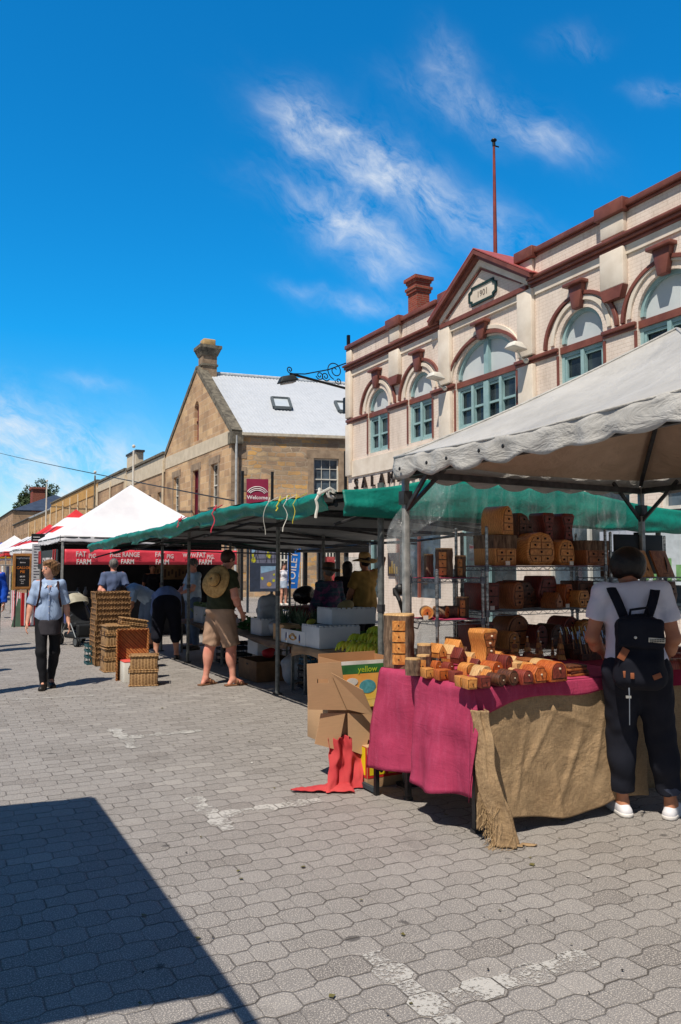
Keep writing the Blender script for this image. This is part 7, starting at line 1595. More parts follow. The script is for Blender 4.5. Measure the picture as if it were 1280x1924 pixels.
for (u, v, s_) in ((.12, .52, .09), (.5, .73, .07), (.55, .84, .05), (.68, .60, .1), (.45, .22, .06), (.88, .18, .05), (.9, .28, .04), (.1, .6, .05)): m.prism([(u * w + s_ * w * math.cos(k) * rr.uniform(.6, 1.3), v * h + s_ * w * 1.2 * math.sin(k) * rr.uniform(.6, 1.3)) for k in [i * .9 for i in range(7)]], .002, Mx @ Matrix.Translation((0, 0, .008)))
m.cur = 5; m.prism([(w * .72 + .09 * math.cos(k), h * .12 + .08 * math.sin(k)) for k in [i * .9 for i in range(7)]], .002, Mx @ Matrix.Translation((0, 0, .008))); m.cur = 4
for k in range(10): x = w * rr.random(); m.tube([Mx @ Vector((x * .9 + .03, h * .48, .006)), Mx @ Vector((min(w - .03, max(.03, x + rr.uniform(-.3, .3))), h * .95, .006))], .008, 4)
for k in range(7): y = h * (.5 + .45 * rr.random()); m.tube([Mx @ Vector((.03, y, .007)), Mx @ Vector((w - .03, y + rr.uniform(-.15, .15), .007))], .007, 4)
m.build('map_panel', mm_, T); m = MB()
for u in (-.10, w + .05): m.b2((u, -a.z, -.08), (u + .06, h + .1, 0), Mx)
m.build('post', mat('navy_post', S(30, 44, 58)), T); settle(T, (a.x + w / 2, YB, 0))
YF = 29.0; a = at(541, 1106, Y=YF); b = at(566, 1018, Y=YF); T = thing('feather_flag', 'bright blue feather flag lettered TOILETS', 'flag'); Hf = b.z - a.z + .5; wf = b.x - a.x; pts = [(0, 0), (wf * .72, 0), (wf * .95, Hf * .5), (wf * 1.0, Hf * .85), (wf * .85, Hf), (wf * .45, Hf * .93), (.12, Hf * .78), (0, Hf * .6)]
Mx = frameM((a.x, YF, a.z), (1, 0, 0), (0, 0, 1)); m = MB(); m.prism(pts, .02, Mx); m.build('flag_cloth', mat('azure_flag', S(20, 120, 214), S(14, 100, 194), sc=2, bump=.4, bsc=3, bd=.04), T); m = MB(); text(m, 'TOILETS &', .42, Mx @ Matrix.Translation((wf * .45, Hf * .45, .008)) @ Matrix.Rotation(R(84), 4, 'Z'), bold=.01, ext=.006); m.build('lettering', M_ltr, T); m = MB(); m.tube([(a.x + wf + .03, YF, 0), (a.x + wf + .04, YF, a.z + Hf * .8), (a.x + wf * .8, YF, a.z + Hf + .04)], .02, 6); m.build('pole', M_white, T); settle(T, (a.x + wf, YF, 0))
YK = 18.5; a = at(608, 1110, Y=YK); b = at(688, 1018, Y=YK); T = thing('kiosk', 'dark glazed kiosk frame with a red poster, behind the hatted stallholders', 'kiosk'); x0, x1 = a.x, b.x; zt2 = b.z; m = MB(); m.b2((x0 - .1, YK, zt2 - .28), (x1 + .1, YK + 1.2, zt2)); m.build('roof', M_iron, T, bevel=.02); m = MB()
for x in (x0, (x0 * 1.7 + x1 * .9) / 2.6, x1): 
    for y in (YK + .04, YK + 1.12): m.b2((x - .05, y - .04, 0), (x + .05, y + .04, zt2 - .281))
m.build('frame', M_iron, T); m = MB(); m.b2((x0 + .06, YK + .05, 1.0), (x0 + .35, YK + .06, zt2 - .4)); m.build('poster', mat('red_poster', S(170, 60, 66), S(190, 90, 90), sc=9), T); m = MB(); m.b2((x0 + .4, YK + .08, .6), (x1 - .06, YK + .085, zt2 - .4)); m.build('glazing', M_clear, T); settle(T, (x0, YK, 0))
for i, (px, Y, w, z0, z1, c, lb) in enumerate(((738, 13.1, .34, 1.25, 2.0, (70, 60, 60), 'dark framed poster on the cream wall seen beyond the corner post'), (915, 0, .5, 1.9, 2.3, (210, 150, 150), 'pale pink notice in the shop window behind the shelves'), (1165, 0, .6, 1.9, 2.35, (190, 196, 210), 'pale poster with red block in the shop window'), (1240, 0, .7, 1.2, 2.3, (200, 210, 216), 'large pale poster by the frame edge of the shop window'))):
    Yp = at(px, 1010, X=FX - .06).y; T = thing('window_poster', lb, 'poster', None); m = MB(); m.b2((FX - .05, Yp - w, z0), (FX - .01, Yp + w, z1)); m.build('sheet', mat('poster%d' % i, S(*c), tuple(x * .8 for x in S(*c)), sc=6), T); m = MB(); m.cur = 0
    for k in range(4): m.b2((FX - .056, Yp - w * .8 + k * w * .42, z0 + .08), (FX - .0505, Yp - w * .8 + k * w * .42 + w * .26, z0 + .08 + (z1 - z0) * (.3 + .12 * (k % 3))))
    m.build('print', [mat('pr_%d' % i, S(*[(160, 130, 60), (180, 70, 80), (206, 80, 84), (120, 170, 110)][i]))], T); settle(T, (FX, Yp, z0))
# greenery and parked bicycle beyond the stalls
def bicycle(x, y, rz, label):
    T = thing('bicycle', label, 'bicycle', None, (x, y, 0), rz); m = MB(); fr_ = mat('bike_black', S(36, 38, 42), rough=.3)
    for sx in (-.52, .52):
        m = MB(); m.tube([(sx + .33 * math.cos(a), 0, .34 + .33 * math.sin(a)) for a in [i * math.pi / 14 for i in range(29)]], .018, 6); w_o = m.build('wheel', M_blk, T); m = MB()
        for k in range(12): a = k * math.pi / 6; m.tube([(sx, 0, .34), (sx + .32 * math.cos(a), 0, .34 + .32 * math.sin(a))], .002, 4)
        m.tube([(sx, -.04, .34), (sx, .04, .34)], .02, 8); m.build('spokes', M_gal, w_o)
    m = MB(); 
    for a, b in (((-.52, 0, .34), (-.18, 0, .82)), ((-.52, 0, .34), (-.05, 0, .32)), ((-.05, 0, .32), (-.2, 0, .88)), ((-.05, 0, .32), (.36, 0, .80)), ((-.18, 0, .80), (.34, 0, .86)), ((.52, 0, .34), (.34, 0, .95))): m.tube([a, b], .016, 8)
    m.build('frame', fr_, T); m = MB(); m.tube([(.34, 0, .95), (.33, 0, 1.02), (.42, -.02, 1.02)], .014); m.tube([(.36, -.28, 1.02), (.36, .28, 1.02)], .013, 8); m.build('handlebar', fr_, T); m = MB(); m.ball((-.22, 0, .93), (.13, .07, .03), 10, 6); m.build('saddle', M_blk, T)
bicycle(at(600, 1120, Y=19).x, 19, .4, 'black bicycle parked beyond the awnings, beside the kiosk')
# dark canopy on the other side of the walkway: only its shadow reaches the picture
T = thing('market_stall', 'dark blue stall canopy across the walkway, seen only by its shadow on the pavers', 'stall'); XR = -.14; ya, yb_ = 2.10, 4.93
m = MB(); m.grid(lambda u, v: Vector((XR - 2.9 * u, ya + (yb_ - ya) * v, 2.3 + .35 * math.sin(math.pi * u) * 1)), 14, 2); m.build('canopy', mat('navy_canvas', S(36, 46, 84)), T, smooth=True, solid=.01)
m = MB(); m.bar((XR - .01, .9, 2.28), (XR - .01, yb_, 2.28), .04); m.bar((XR, ya - .11, 2.28), (XR - 2.9, ya - .11, 2.28), .03); m.bar((XR, yb_ + .03, 2.28), (XR - 2.9, yb_ + .03, 2.28), .02); m.build('frame', M_gald, T)
for x, y in ((XR - .01, yb_ - .05), (XR - 2.85, yb_ - .05), (XR - 2.85, ya), (XR - .01, .95)): m = MB(); m.tube([(x, y, 0), (x, y, 2.27)], .02, 8); m.build('post', M_gald, T)
settle(T, (XR - 1.4, 3.6, 0))
SKIN = mat('skin_light', S(222, 168, 142), S(206, 144, 120), sc=9, rough=.55, bump=.1, bsc=120, bd=.001)
SKIN2 = mat('skin_tan', S(190, 132, 100), S(168, 108, 82), sc=9, rough=.55)
SKINP = mat('skin_pink', S(226, 164, 142), S(210, 136, 118), sc=7, rough=.55, bump=.1, bsc=120, bd=.001)
def hairm(n, c, c2): return mat('hair_' + n, S(*c), S(*c2), sc=40, rough=.5, st=(1, 1, .3), bump=.6, bsc=120, bd=.006)
H_bl = hairm('blonde', (150, 112, 74), (96, 66, 42)); H_bk = hairm('black', (22, 19, 20), (12, 11, 12)); H_gr = hairm('grey', (120, 116, 114), (76, 74, 74)); H_br = hairm('brown', (70, 46, 34), (40, 26, 20))
def skeleton(H=1.72, **ov):
    J = dict(pel=(0, 0, .95), waist=(0, -.005, 1.10), chest=(0, -.005, 1.29), neck=(0, .02, 1.45), head=(0, -.012, 1.605),
             shL=(.17, .01, 1.405), elL=(.225, .03, 1.13), wrL=(.235, -.02, .885), shR=(-.17, .01, 1.405), elR=(-.225, .03, 1.13), wrR=(-.235, -.02, .885),
             hiL=(.085, 0, .93), knL=(.10, -.02, .50), anL=(.105, .03, .085), hiR=(-.085, 0, .93), knR=(-.10, -.02, .50), anR=(-.105, .03, .085))
    J.update(ov); s = H / 1.72; return {k: V3(*v) * s for k, v in J.items()}, s
def unit(v): return v / (np.linalg.norm(v) + 1e-9)
def hand(P, w, d, n, s, curl=.5, side=1):
    d = unit(d); n = unit(n - d * (n @ d)); c = np.cross(d, n) * side
    M = np.stack([c, d, n], 1); P.append(el(w + d * .05 * s, (.040 * s, .052 * s, .016 * s), .012, M))
    for i, L in enumerate((.072, .082, .076, .058)):
        b = w + d * .085 * s + c * (.028 - .0185 * i) * s; a = curl * .9; q = b + (d * math.cos(a * .6) + n * math.sin(a * .6)) * L * .5 * s; e = q + (d * math.cos(a * 1.6) + n * math.sin(a * 1.6)) * L * .5 * s
        P.append(rc(b, q, .0092 * s, .0085 * s, .005)); P.append(rc(q, e, .0085 * s, .007 * s, .004))
    t0 = w + d * .025 * s + c * .03 * s; t1 = t0 + unit(d * .7 + c * .75 + n * .25) * .042 * s; t2 = t1 + unit(d * .95 + c * .15 + n * .4) * .034 * s
    P.append(rc(t0, t1, .013 * s, .010 * s, .01)); P.append(rc(t1, t2, .010 * s, .008 * s, .005))
def make_person(label, loc, rz, J=None, H=1.72, skin=SKIN, belly=0., bulk=1., hair='short', hm=H_br, top=None, bottom=None, shoes=None, yaw=0, pitch=0, roll=0, fem=0, handn=None, res=.011, extras=(), curl=(.5, .5), feet=True, group=None, faceless=False, toes=(None, None)):
    """standing height H; local front is -Y"""
    T = thing('person', label, 'person', group, loc, rz); J, s = skeleton(H, **(J or {})); b = bulk; P = []
    up = unit(J['neck'] - J['pel']); side = unit(J['shL'] - J['shR']); fr = np.cross(up, side) * 1.0
    if fr[1] > 0 and abs(up[2]) > .5: fr = -fr
    MT = np.stack([side, -fr, up], 1); MH = rotz(yaw) @ rotx(pitch) @ roty(roll); hc = J['head']
    def hp(x, y, z): return hc + MH @ V3(x * s, y * s, z * s)
    hips = unit(J['hiL'] - J['hiR'])
    # torso
    P += [el(J['chest'], V3(.150 * b, .108 * b, .165) * s, .05, MT), el(J['waist'], V3(.128 * b + belly * .25, .096 * b + belly * .3, .13) * s, .07, MT), el(J['pel'] + up * .01, V3(.152 * b, .112 * b, .115) * s, .06, MT),
          rc(J['shL'] * .98 + J['shR'] * .02, J['shR'] * .98 + J['shL'] * .02, .058 * s * b, .058 * s * b, .05), rc(J['neck'] - up * .06 * s, hc - MH @ V3(0, -.0, .05) * s, .060 * s, .050 * s, .025)]
    if belly: P.append(el(J['waist'] + fr * .05 * s, V3(.125 * b, .10 + belly, .14) * s, .05, MT))
    if fem: P += [el(J['chest'] + fr * .085 * s + side * q * .065 * s - up * .01 * s, V3(.062, .055, .06) * s, .04, MT) for q in (1, -1)]
    # head
    P += [el(hp(0, .012, .025), V3(.078, .097, .092) * s, .02, MH), el(hp(0, -.03, -.035), V3(.057, .062, .07) * s, .03, MH), el(hp(0, -.055, -.085), V3(.026, .022, .02) * s, .02, MH), rc(hp(0, -.092, .01), hp(0, -.108, -.028), .010 * s, .014 * s, .012),
          rc(hp(-.035, -.082, .03), hp(.035, -.082, .03), .011 * s, .011 * s, .012), rc(hp(-.017, -.088, -.058), hp(.017, -.088, -.058), .0075 * s, .0075 * s, .008)]
    P += [el(hp(q * .030, -.093, .012), V3(.015, .010, .010) * s, .008, MH, op='-') for q in (1, -1)] + [el(hp(q * .079, .012, -.005), V3(.010, .020, .032) * s, .006, MH) for q in (1, -1)]
    for sd, q in (('L', 1), ('R', -1)):
        sh, e_, w = J['sh' + sd], J['el' + sd], J['wr' + sd]; P += [rc(sh, e_, .050 * s * b, .039 * s * b, .03), rc(e_, w, .041 * s * b, .026 * s, .02), el(e_ * .7 + w * .3, V3(.040 * b, .040 * b, .07) * s, .02)]
        n = V3(0, 0, 0) + (handn[0 if q > 0 else 1] if handn else -hips * q); hand(P, w, w - e_, V3(*n), s, curl[0 if q > 0 else 1], -q)
        hi, kn, an = J['hi' + sd], J['kn' + sd], J['an' + sd]
        P += [rc(hi, kn, .084 * s * b, .056 * s * (.5 + .5 * b), .04), rc(kn, an, .054 * s * (.5 + .5 * b), .036 * s, .03), el(kn * .70 + an * .30 + V3(0, .022, 0) * s, V3(.054, .056, .12) * s * (.4 + .6 * b), .04)]
        td = toes[0 if q > 0 else 1]; td = unit(V3(*td)) if td is not None else unit(V3(q * .22, -1, 0)); t = an + td * .13 * s; t[2] = .022 * s; hl = an - td * .045 * s; hl[2] = .03 * s
        an2 = an.copy(); P += [rc(an2, t, .034 * s, .024 * s, .025), rc(an2, hl, .036 * s, .028 * s, .02), rc(an + td * .06 * s + V3(0, 0, -.045 * s), t, .034 * s, .03 * s, .02)]
        if shoes:
            h_, sm = shoes[0], shoes[1]; sp = [rc(hl, t + td * .015 * s, .042 * s, .038 * s, .02, cut=[((0, 0, .004), (0, 0, -1))]), rc(an + V3(0, 0, -.02 * s), t, .044 * s, .034 * s, .02, cut=[((0, 0, h_ + .085 * s), (0, 0, 1))])]
            if h_ > 0: sp.append(rc(an + V3(0, 0, h_), an, .052 * s, .046 * s, .02, cut=[(tuple(an + V3(0, 0, h_)), (0, 0, 1))]))
            if shoes[2] == 'sandal':
                sp = [bx((hl + t) / 2 * V3(1, 1, 0) + V3(0, 0, .010), V3(.046, .15 * s, .012), .01, .005, np.stack([np.cross(td, V3(0, 0, 1)), td, V3(0, 0, 1)], 1))]
                for f in (.35, .75): c0 = an * (1 - f) + t * f; sp.append(rc(c0 + np.cross(td, V3(0, 0, 1)) * .04 + V3(0, 0, -.01), c0 - np.cross(td, V3(0, 0, 1)) * .04 + V3(0, 0, -.01), .028, .028, .01, cut=[(tuple(c0 + td * .014), tuple(td)), (tuple(c0 - td * .014), tuple(-td)), ((0, 0, c0[2] + .045), (0, 0, 1))]))
            sdf_obj('shoe', sp, .008, sm, T)
            if shoes[2] == 'trainer': sdf_obj('sole', [rc(hl + V3(0, 0, -.012), t + td * .02 * s + V3(0, 0, -.006), .046 * s, .043 * s, .02, cut=[((0, 0, .003), (0, 0, -1)), ((0, 0, .028), (0, 0, 1))])], .007, shoes[3], T)
    sdf_obj('body', P, res, skin, T)
    # clothes
    if top:
        tm, sl, hem, ease = top['m'], top['sleeve'], top['hem'], top.get('ease', .016); G = []
        hemp = J['pel'] * (1 - hem) + J['waist'] * hem if hem >= 0 else J['pel'] - up * (-hem); hc_ = [(tuple(hemp), tuple(-up))]; nk = [(tuple(J['neck'] + up * .012 * s + fr * .0), tuple(up * .9 + fr * .25))]
        G += [el(J['chest'], V3(.150 * b + ease, .108 * b + ease, .17) * s, .05, MT, cut=nk), el(J['waist'], V3(.128 * b + ease * 1.6 + belly * .28, .096 * b + ease * 1.7 + belly * .3, .17) * s, .07, MT, cut=hc_), el(J['pel'] + up * .02, V3(.155 * b + ease * 1.2, .115 * b + ease * 1.3, .15) * s, .06, MT, cut=hc_), rc(J['shL'] * .96 + J['shR'] * .04, J['shR'] * .96 + J['shL'] * .04, .058 * s * b + ease * .85, .058 * s * b + ease * .85, .045, cut=nk)]
        if belly: G.append(el(J['waist'] + fr * .05 * s, V3(.125 * b + ease, .10 + belly + ease, .16) * s, .05, MT, cut=hc_))
        if fem: G += [el(J['chest'] + fr * .09 * s + side * q * .065 * s - up * .01 * s, V3(.066, .06, .066) * s, .05, MT) for q in (1, -1)]
        for sd in 'LR':
            sh, e_, w = J['sh' + sd], J['el' + sd], J['wr' + sd]
            if sl <= 1: p = sh + (e_ - sh) * sl; G.append(rc(sh, sh + (e_ - sh) * (sl + .12), .050 * s * b + ease * .6, .045 * s * b + ease * (1.2), .02, cut=[(tuple(p), tuple(e_ - sh))]))
            else: p = e_ + (w - e_) * (sl - 1); G += [rc(sh, e_, .050 * s * b + ease * .6, .042 * s * b + ease * .8, .02), rc(e_, w, .043 * s * b + ease * .8, .034 * s + ease * .8, .02, cut=[(tuple(p), tuple(w - e_))])]
            if top.get('cuff'): p0 = p - unit((e_ - sh) if sl <= 1 else (w - e_)) * .04; ax_ = unit((e_ - sh) if sl <= 1 else (w - e_)); G.append(rc(p0, p, .052 * s * b + ease * .5, .052 * s * b + ease * .5, .006, cut=[(tuple(p), tuple(ax_)), (tuple(p0), tuple(-ax_))]))
        go = sdf_obj(top.get('name', 'shirt'), G, max(res, .010), tm, T, folds(top.get('fold', .008) * 1.25, 1, len(label) % 7))
        if top.get('collar'): 
            nc = J['neck'] + up * .005 * s; sdf_obj('collar', [rc(nc - up * .01, nc + up * .03, .075 * s, .068 * s, .01, cut=[(tuple(nc + up * .03), tuple(up)), (tuple(nc - up * .02), tuple(-up))])], .008, top['collar'], T)
    if bottom:
        bm_, ln, kind = bottom['m'], bottom['len'], bottom.get('kind', 'trousers'); e2 = bottom.get('ease', .014); G = [el(J['pel'], V3(.155 * b + e2, .115 * b + e2, .125) * s, .05, MT, cut=[(tuple(J['waist'] - up * .03 * s), tuple(up))])]
        for sd in 'LR':
            hi, kn, an = J['hi' + sd], J['kn' + sd], J['an' + sd]
            if ln <= 1: p = hi + (kn - hi) * ln; G.append(rc(hi, hi + (kn - hi) * min(1.15, ln + .15), .086 * s * b + e2, .060 * s * b + e2 * (1.35 if kind != 'skirt' else 3), .015, cut=[(tuple(p), tuple(kn - hi))]))
            else: p = kn + (an - kn) * (ln - 1); G += [rc(hi, kn, .086 * s * b + e2, .060 * s * (.5 + .5 * b) + e2, .04), rc(kn, an, .058 * s * (.5 + .5 * b) + e2, .042 * s + e2 * 1.1, .04, cut=[(tuple(p), tuple(an - kn))]), el(kn * .70 + an * .30 + V3(0, .02, 0) * s, V3(.052 + e2, .056 + e2, .12) * s, .04)]
        if kind == 'skirt': a = J['hiL'] * .5 + J['hiR'] * .5; z2 = a + (J['knL'] * .5 + J['knR'] * .5 - a) * ln; G.append(rc(a, z2, .15 * s, .175 * s, .04, cut=[(tuple(z2), (0, 0, -1))]))
        sdf_obj(bottom.get('name', kind), G, max(res, .010), bm_, T, folds(bottom.get('fold', .005), 1, 2.0))
    # hair
    cut = lambda o: [(tuple(hp(0, -.082, .050 + o)), tuple(MH @ V3(0, -.75, -.66)))]
    HP = None; amp = .004
    if hair == 'short': HP = [el(hp(0, .016, .03), V3(.088, .106, .099) * s, .02, MH, cut=cut(0))]
    if hair == 'thick': HP = [el(hp(0, .016, .034), V3(.112, .126, .118) * s, .02, MH, cut=cut(0) + [(tuple(hp(0, 0, -.062)), tuple(MH @ V3(0, .15, -1)))])]; amp = .003
    if hair == 'bun': HP = [el(hp(0, .02, .030), V3(.094, .112, .104) * s, .02, MH, cut=cut(.0)), el(hp(0, .055, -.02), V3(.085, .075, .075) * s, .03, MH), el(hp(.02, -.06, .085), V3(.06, .04, .025) * s, .03, MH), el(hp(.01, .11, .05), V3(.052, .045, .05) * s, .02, MH), el(hp(.0, .10, -.01), V3(.05, .03, .05) * s, .03, MH)]; amp = .010
    if hair == 'long': HP = [el(hp(0, .02, .03), V3(.091, .108, .10) * s, .02, MH, cut=cut(0)), el(hp(0, .07, -.08), V3(.085, .05, .13) * s, .05, MH)]; amp = .006
    if hair == 'tail': HP = [el(hp(0, .016, .03), V3(.086, .104, .098) * s, .02, MH, cut=cut(0)), rc(hp(0, .11, .02), hp(.02, .13, -.12), .03 * s, .015 * s, .02)]
    if HP: sdf_obj('hair', HP, .009, hm, T, folds(amp, 2.4, 1.0))
    if not faceless:
        m = MB(); Mh = Matrix([[MH[i][j] for j in range(3)] + [hc[i]] for i in range(3)] + [[0, 0, 0, 1]])
        for q in (1, -1): m.ball((q * .030 * s, -.084 * s, .012 * s), .0115 * s, 10, 8, Mh)
        eo = m.build('eyes', mat('eye_white', S(225, 220, 214), rough=.2), T, smooth=True); m = MB()
        for q in (1, -1): m.ball((q * .030 * s, -.0915 * s, .012 * s), .0055 * s, 8, 6, Mh)
        m.build('irises', H_bk, eo, smooth=True); m = MB()
        for q in (1, -1): m.tube([Mh @ Vector((q * x * s, (-.098 + .004 * abs(x - .03) / .015) * s, z * s)) for x, z in ((.014, .031), (.03, .036), (.046, .030))], [.0025, .003, .0015], 6)
        m.build('eyebrows', hm, T, smooth=True); m = MB(); m.tube([Mh @ Vector((x * s, (-.0945 + .4 * x * x / .02) * s, (-.058 + .0) * s)) for x in (-.02, -.01, 0, .01, .02)], [.002, .005, .0055, .005, .002], 6); m.build('lips', mat('lips', S(176, 92, 88), rough=.4), T, smooth=True)
    return T, J, s, MH, hp, MT, up, fr, side
def hat_obj(T, c, M, rcrown, rbrim, hc, m, band=None, name='hat', droop=.02, wob=.012):
    mb = MB(); Mx = Matrix([[M[i][j] for j in range(3)] + [c[i]] for i in range(3)] + [[0, 0, 0, 1]]); n = 36; prof = [(rbrim, -droop), (rbrim * .85, -droop * .5), (rcrown * 1.08, 0), (rcrown, .01), (rcrown * .97, hc * .6), (rcrown * .85, hc * .92), (rcrown * .5, hc), (.01, hc * .96)]
    vs = []
    for r, z in prof:
        for k in range(n): a = 2 * math.pi * k / n; w = wob * (math.sin(2 * a + 1) + .5 * math.sin(3 * a)) * (r / rbrim) ** 2; vs.append((r * math.cos(a), r * 1.12 * math.sin(a), z + w))
    fs = [(i * n + k, i * n + (k + 1) % n, (i + 1) * n + (k + 1) % n, (i + 1) * n + k) for i in range(len(prof) - 1) for k in range(n)]; mb.add(vs, fs, Mx); o = mb.build(name, m, T, smooth=True, solid=.005)
    if band: mb = MB(); mb.lathe([(rcrown * 1.02, .012), (rcrown * 1.02, .035)], 32, cap=False, M=Mx @ Matrix.Diagonal((1, 1.12, 1, 1))); mb.build('hat_band', band, o, solid=.003)
    return o
M_straw = mat('straw', S(206, 168, 110), S(176, 136, 84), sc=30, rough=.8, bump=.5, bsc=90, bd=.003)
def C(n, c, c2=None, **k): return cloth(n, S(*c), S(*c2) if c2 else None, fold=k.get('fold', .65), foldsc=k.get('fs', 8), sc=k.get('sc', 4))
# --- woman walking towards us
shm = C('chambray', (168, 190, 220), (148, 170, 206)); blk = C('black_knit', (34, 35, 40), (26, 27, 31)); dg = C('dark_grey_knit', (64, 62, 68), (52, 50, 56))
w_ = at(88, 1294, Z=0)
Jw = dict(elR=(-.225, .03, 1.13), wrR=(-.265, -.04, .89), elL=(.22, .05, 1.13), wrL=(.26, -.02, .88), anR=(-.045, -.05, .085), knR=(-.085, -.10, .50), anL=(.05, .16, .10), knL=(.09, .02, .50), shL=(.15, .01, 1.40), shR=(-.15, .01, 1.40))
T, J, s, MH, hp, MT, up, fr, side = make_person('woman walking in a pale blue rolled-sleeve shirt, black leggings and boots', (w_.x, w_.y, 0), -.10, Jw, 1.66, SKIN, 0, 1.0, 'bun', H_bl, dict(m=shm, sleeve=.98, hem=-.14, cuff=True, ease=.019, fold=.006, collar=shm), dict(m=blk, len=1.97, ease=.006, fold=.003, name='leggings'), (.14, mat('boot_leather', S(38, 34, 32), rough=.5), 'boot'), yaw=-.95, fem=1, res=.009)
sdf_obj('long_vest', [rc(J['pel'] - V3(0, 0, .06), J['pel'] - V3(0, 0, .26), .150, .158, .02, cut=[(tuple(J['pel'] - V3(0, 0, .02)), (0, 0, 1)), (tuple(J['pel'] - V3(0, 0, .215)), (0, 0, -1))])], .01, dg, T, folds(.005))
m = MB()
for q in (1, -1): m.tube([(q * .095, .10, 1.36 * s), (q * .100, .04, 1.475 * s), (q * .105, -.06, 1.43 * s), (q * .11, -.115, 1.33 * s), (q * .125, -.12, 1.22 * s), (q * .15, -.05, 1.10 * s)], .014, 8)
vn = MB(); vn.add([(-.03, -.118, 1.385 * s), (.03, -.118, 1.385 * s), (.004, -.137, 1.30 * s), (-.004, -.137, 1.30 * s)], [(0, 1, 2, 3)]); vn.build('open_neck', SKIN, T, solid=.008)
for q in (1, -1): vn = MB(); vn.add([(q * .062, -.02, 1.455 * s), (q * .022, -.125, 1.395 * s), (q * .060, -.135, 1.345 * s), (q * .092, -.075, 1.405 * s)], [(0, 1, 2, 3)]); vn.build('collar_wing', C('chambray_light', (190, 210, 236)), T, solid=.006)
bpk = sdf_obj('small_backpack', [bx((0, .19, 1.22), (.13, .07, .19), .05)], .012, C('grey_nylon', (58, 56, 60)), T); m.build('strap', C('dark_strap', (62, 40, 40)), bpk)
sdf_obj('placket', [bx((0, -.118, 1.12 * s), (.012, .026, .25), .008)], .01, C('chambray_dark', (140, 160, 196)), T)
m = MB()
for k in range(5): m.ball((0, -.162 + .002 * k, (1.36 - .085 * k) * s), .006, 6, 4)
m.build('button', M_white, T)
# --- man in green T-shirt with a straw hat hanging on his back
g_ = at(412, 1288, Z=0)
Jg = dict(pel=(0, 0, .95), waist=(0, -.02, 1.10), chest=(0, -.04, 1.29), neck=(0, -.06, 1.45), head=(0, -.12, 1.60), shL=(.18, -.05, 1.40), shR=(-.18, -.05, 1.40), elL=(.25, -.04, 1.13), wrL=(.16, -.22, .94), elR=(-.25, -.06, 1.13), wrR=(-.17, -.22, .92), anL=(.15, .11, .085), knL=(.13, .05, .50), anR=(-.13, -.12, .085), knR=(-.12, -.10, .50))
T, J, s, MH, hp, MT, up, fr, side = make_person('heavy man in olive T-shirt and khaki shorts, straw hat slung on his back', (g_.x, g_.y, 0), 1.82, Jg, 1.80, SKINP, .06, 1.2, 'short', H_br, dict(m=C('olive_cotton', (62, 66, 46), (50, 54, 38)), sleeve=.62, hem=-.02, ease=.022, fold=.008), dict(m=C('khaki', (176, 146, 124), (156, 128, 108)), len=.98, kind='shorts', ease=.028, fold=.010), (0, mat('tan_leather', S(130, 92, 66), rough=.6), 'sandal'), pitch=.35, yaw=.1, res=.009)
hat_obj(T, J['chest'] + V3(-.09, .175, .05), rotz(.45) @ rotx(-1.25), .085, .20, .11, M_straw, H_br, 'straw_hat', .03, .02)
# --- bent person, blue top, dark capri trousers
b_ = at(312, 1238, Z=0)
Jb = dict(pel=(0, .10, .93), waist=(0, -.03, 1.02), chest=(0, -.20, 1.06), neck=(0, -.37, 1.05), head=(.0, -.47, .99), shL=(.17, -.32, 1.03), shR=(-.17, -.32, 1.03), elL=(.20, -.38, .78), wrL=(.16, -.48, .58), elR=(-.20, -.38, .78), wrR=(-.17, -.48, .56), hiL=(.10, .10, .90), hiR=(-.10, .10, .90), knL=(.15, .02, .49), knR=(-.15, .02, .49), anL=(.17, .08, .085), anR=(-.17, .08, .085))
make_person('person bending over the hampers in a blue top, dark capri trousers and grey cap', (b_.x, b_.y, 0), math.pi - .25, Jb, 1.75, SKIN, .03, 1.22, None, H_gr, dict(m=C('slate_blue_knit', (120, 140, 186), (100, 118, 164)), sleeve=1.3, hem=-.06, ease=.022, fold=.006), dict(m=C('navy_drill', (30, 32, 44)), len=1.35, ease=.03, fold=.006), (0, M_blk, 'shoe'), pitch=-.9 + .4, faceless=True, extras=())
P_ = [o for o in bpy.data.objects if o.name.startswith('person')][-1]
sdf_obj('cap', [el((.0, -.48, 1.03), (.10, .12, .09), .02)], .01, C('grey_cap', (84, 82, 92)), P_)
# --- second bent person reaching down
b2_ = at(292, 1222, Z=0)
Jb2 = dict(pel=(0, .12, .93), waist=(0, -.03, 1.03), chest=(0, -.20, 1.09), neck=(0, -.38, 1.12), head=(0, -.50, 1.08), shL=(.17, -.33, 1.08), shR=(-.17, -.33, 1.08), elL=(.20, -.40, .82), wrL=(.14, -.50, .60), elR=(-.2, -.42, .80), wrR=(-.14, -.52, .56), hiL=(.09, .12, .90), hiR=(-.09, .12, .90), knL=(.11, .03, .49), knR=(-.11, .03, .49), anL=(.12, .10, .085), anR=(-.12, .10, .085))
make_person('person in pale grey-blue T-shirt stooping beside the tall basket stack', (b2_.x - .1, b2_.y + .5, 0), -1.25, Jb2, 1.75, SKIN2, 0, 1.1, 'short', H_br, dict(m=C('pale_blue_jersey', (160, 182, 206), (140, 162, 186)), sleeve=.7, hem=-.04, ease=.02), dict(m=C('denim', (112, 132, 156), (92, 110, 136)), len=1.2, kind='shorts', ease=.025), (0, M_blk, 'shoe'), pitch=.5, faceless=True)
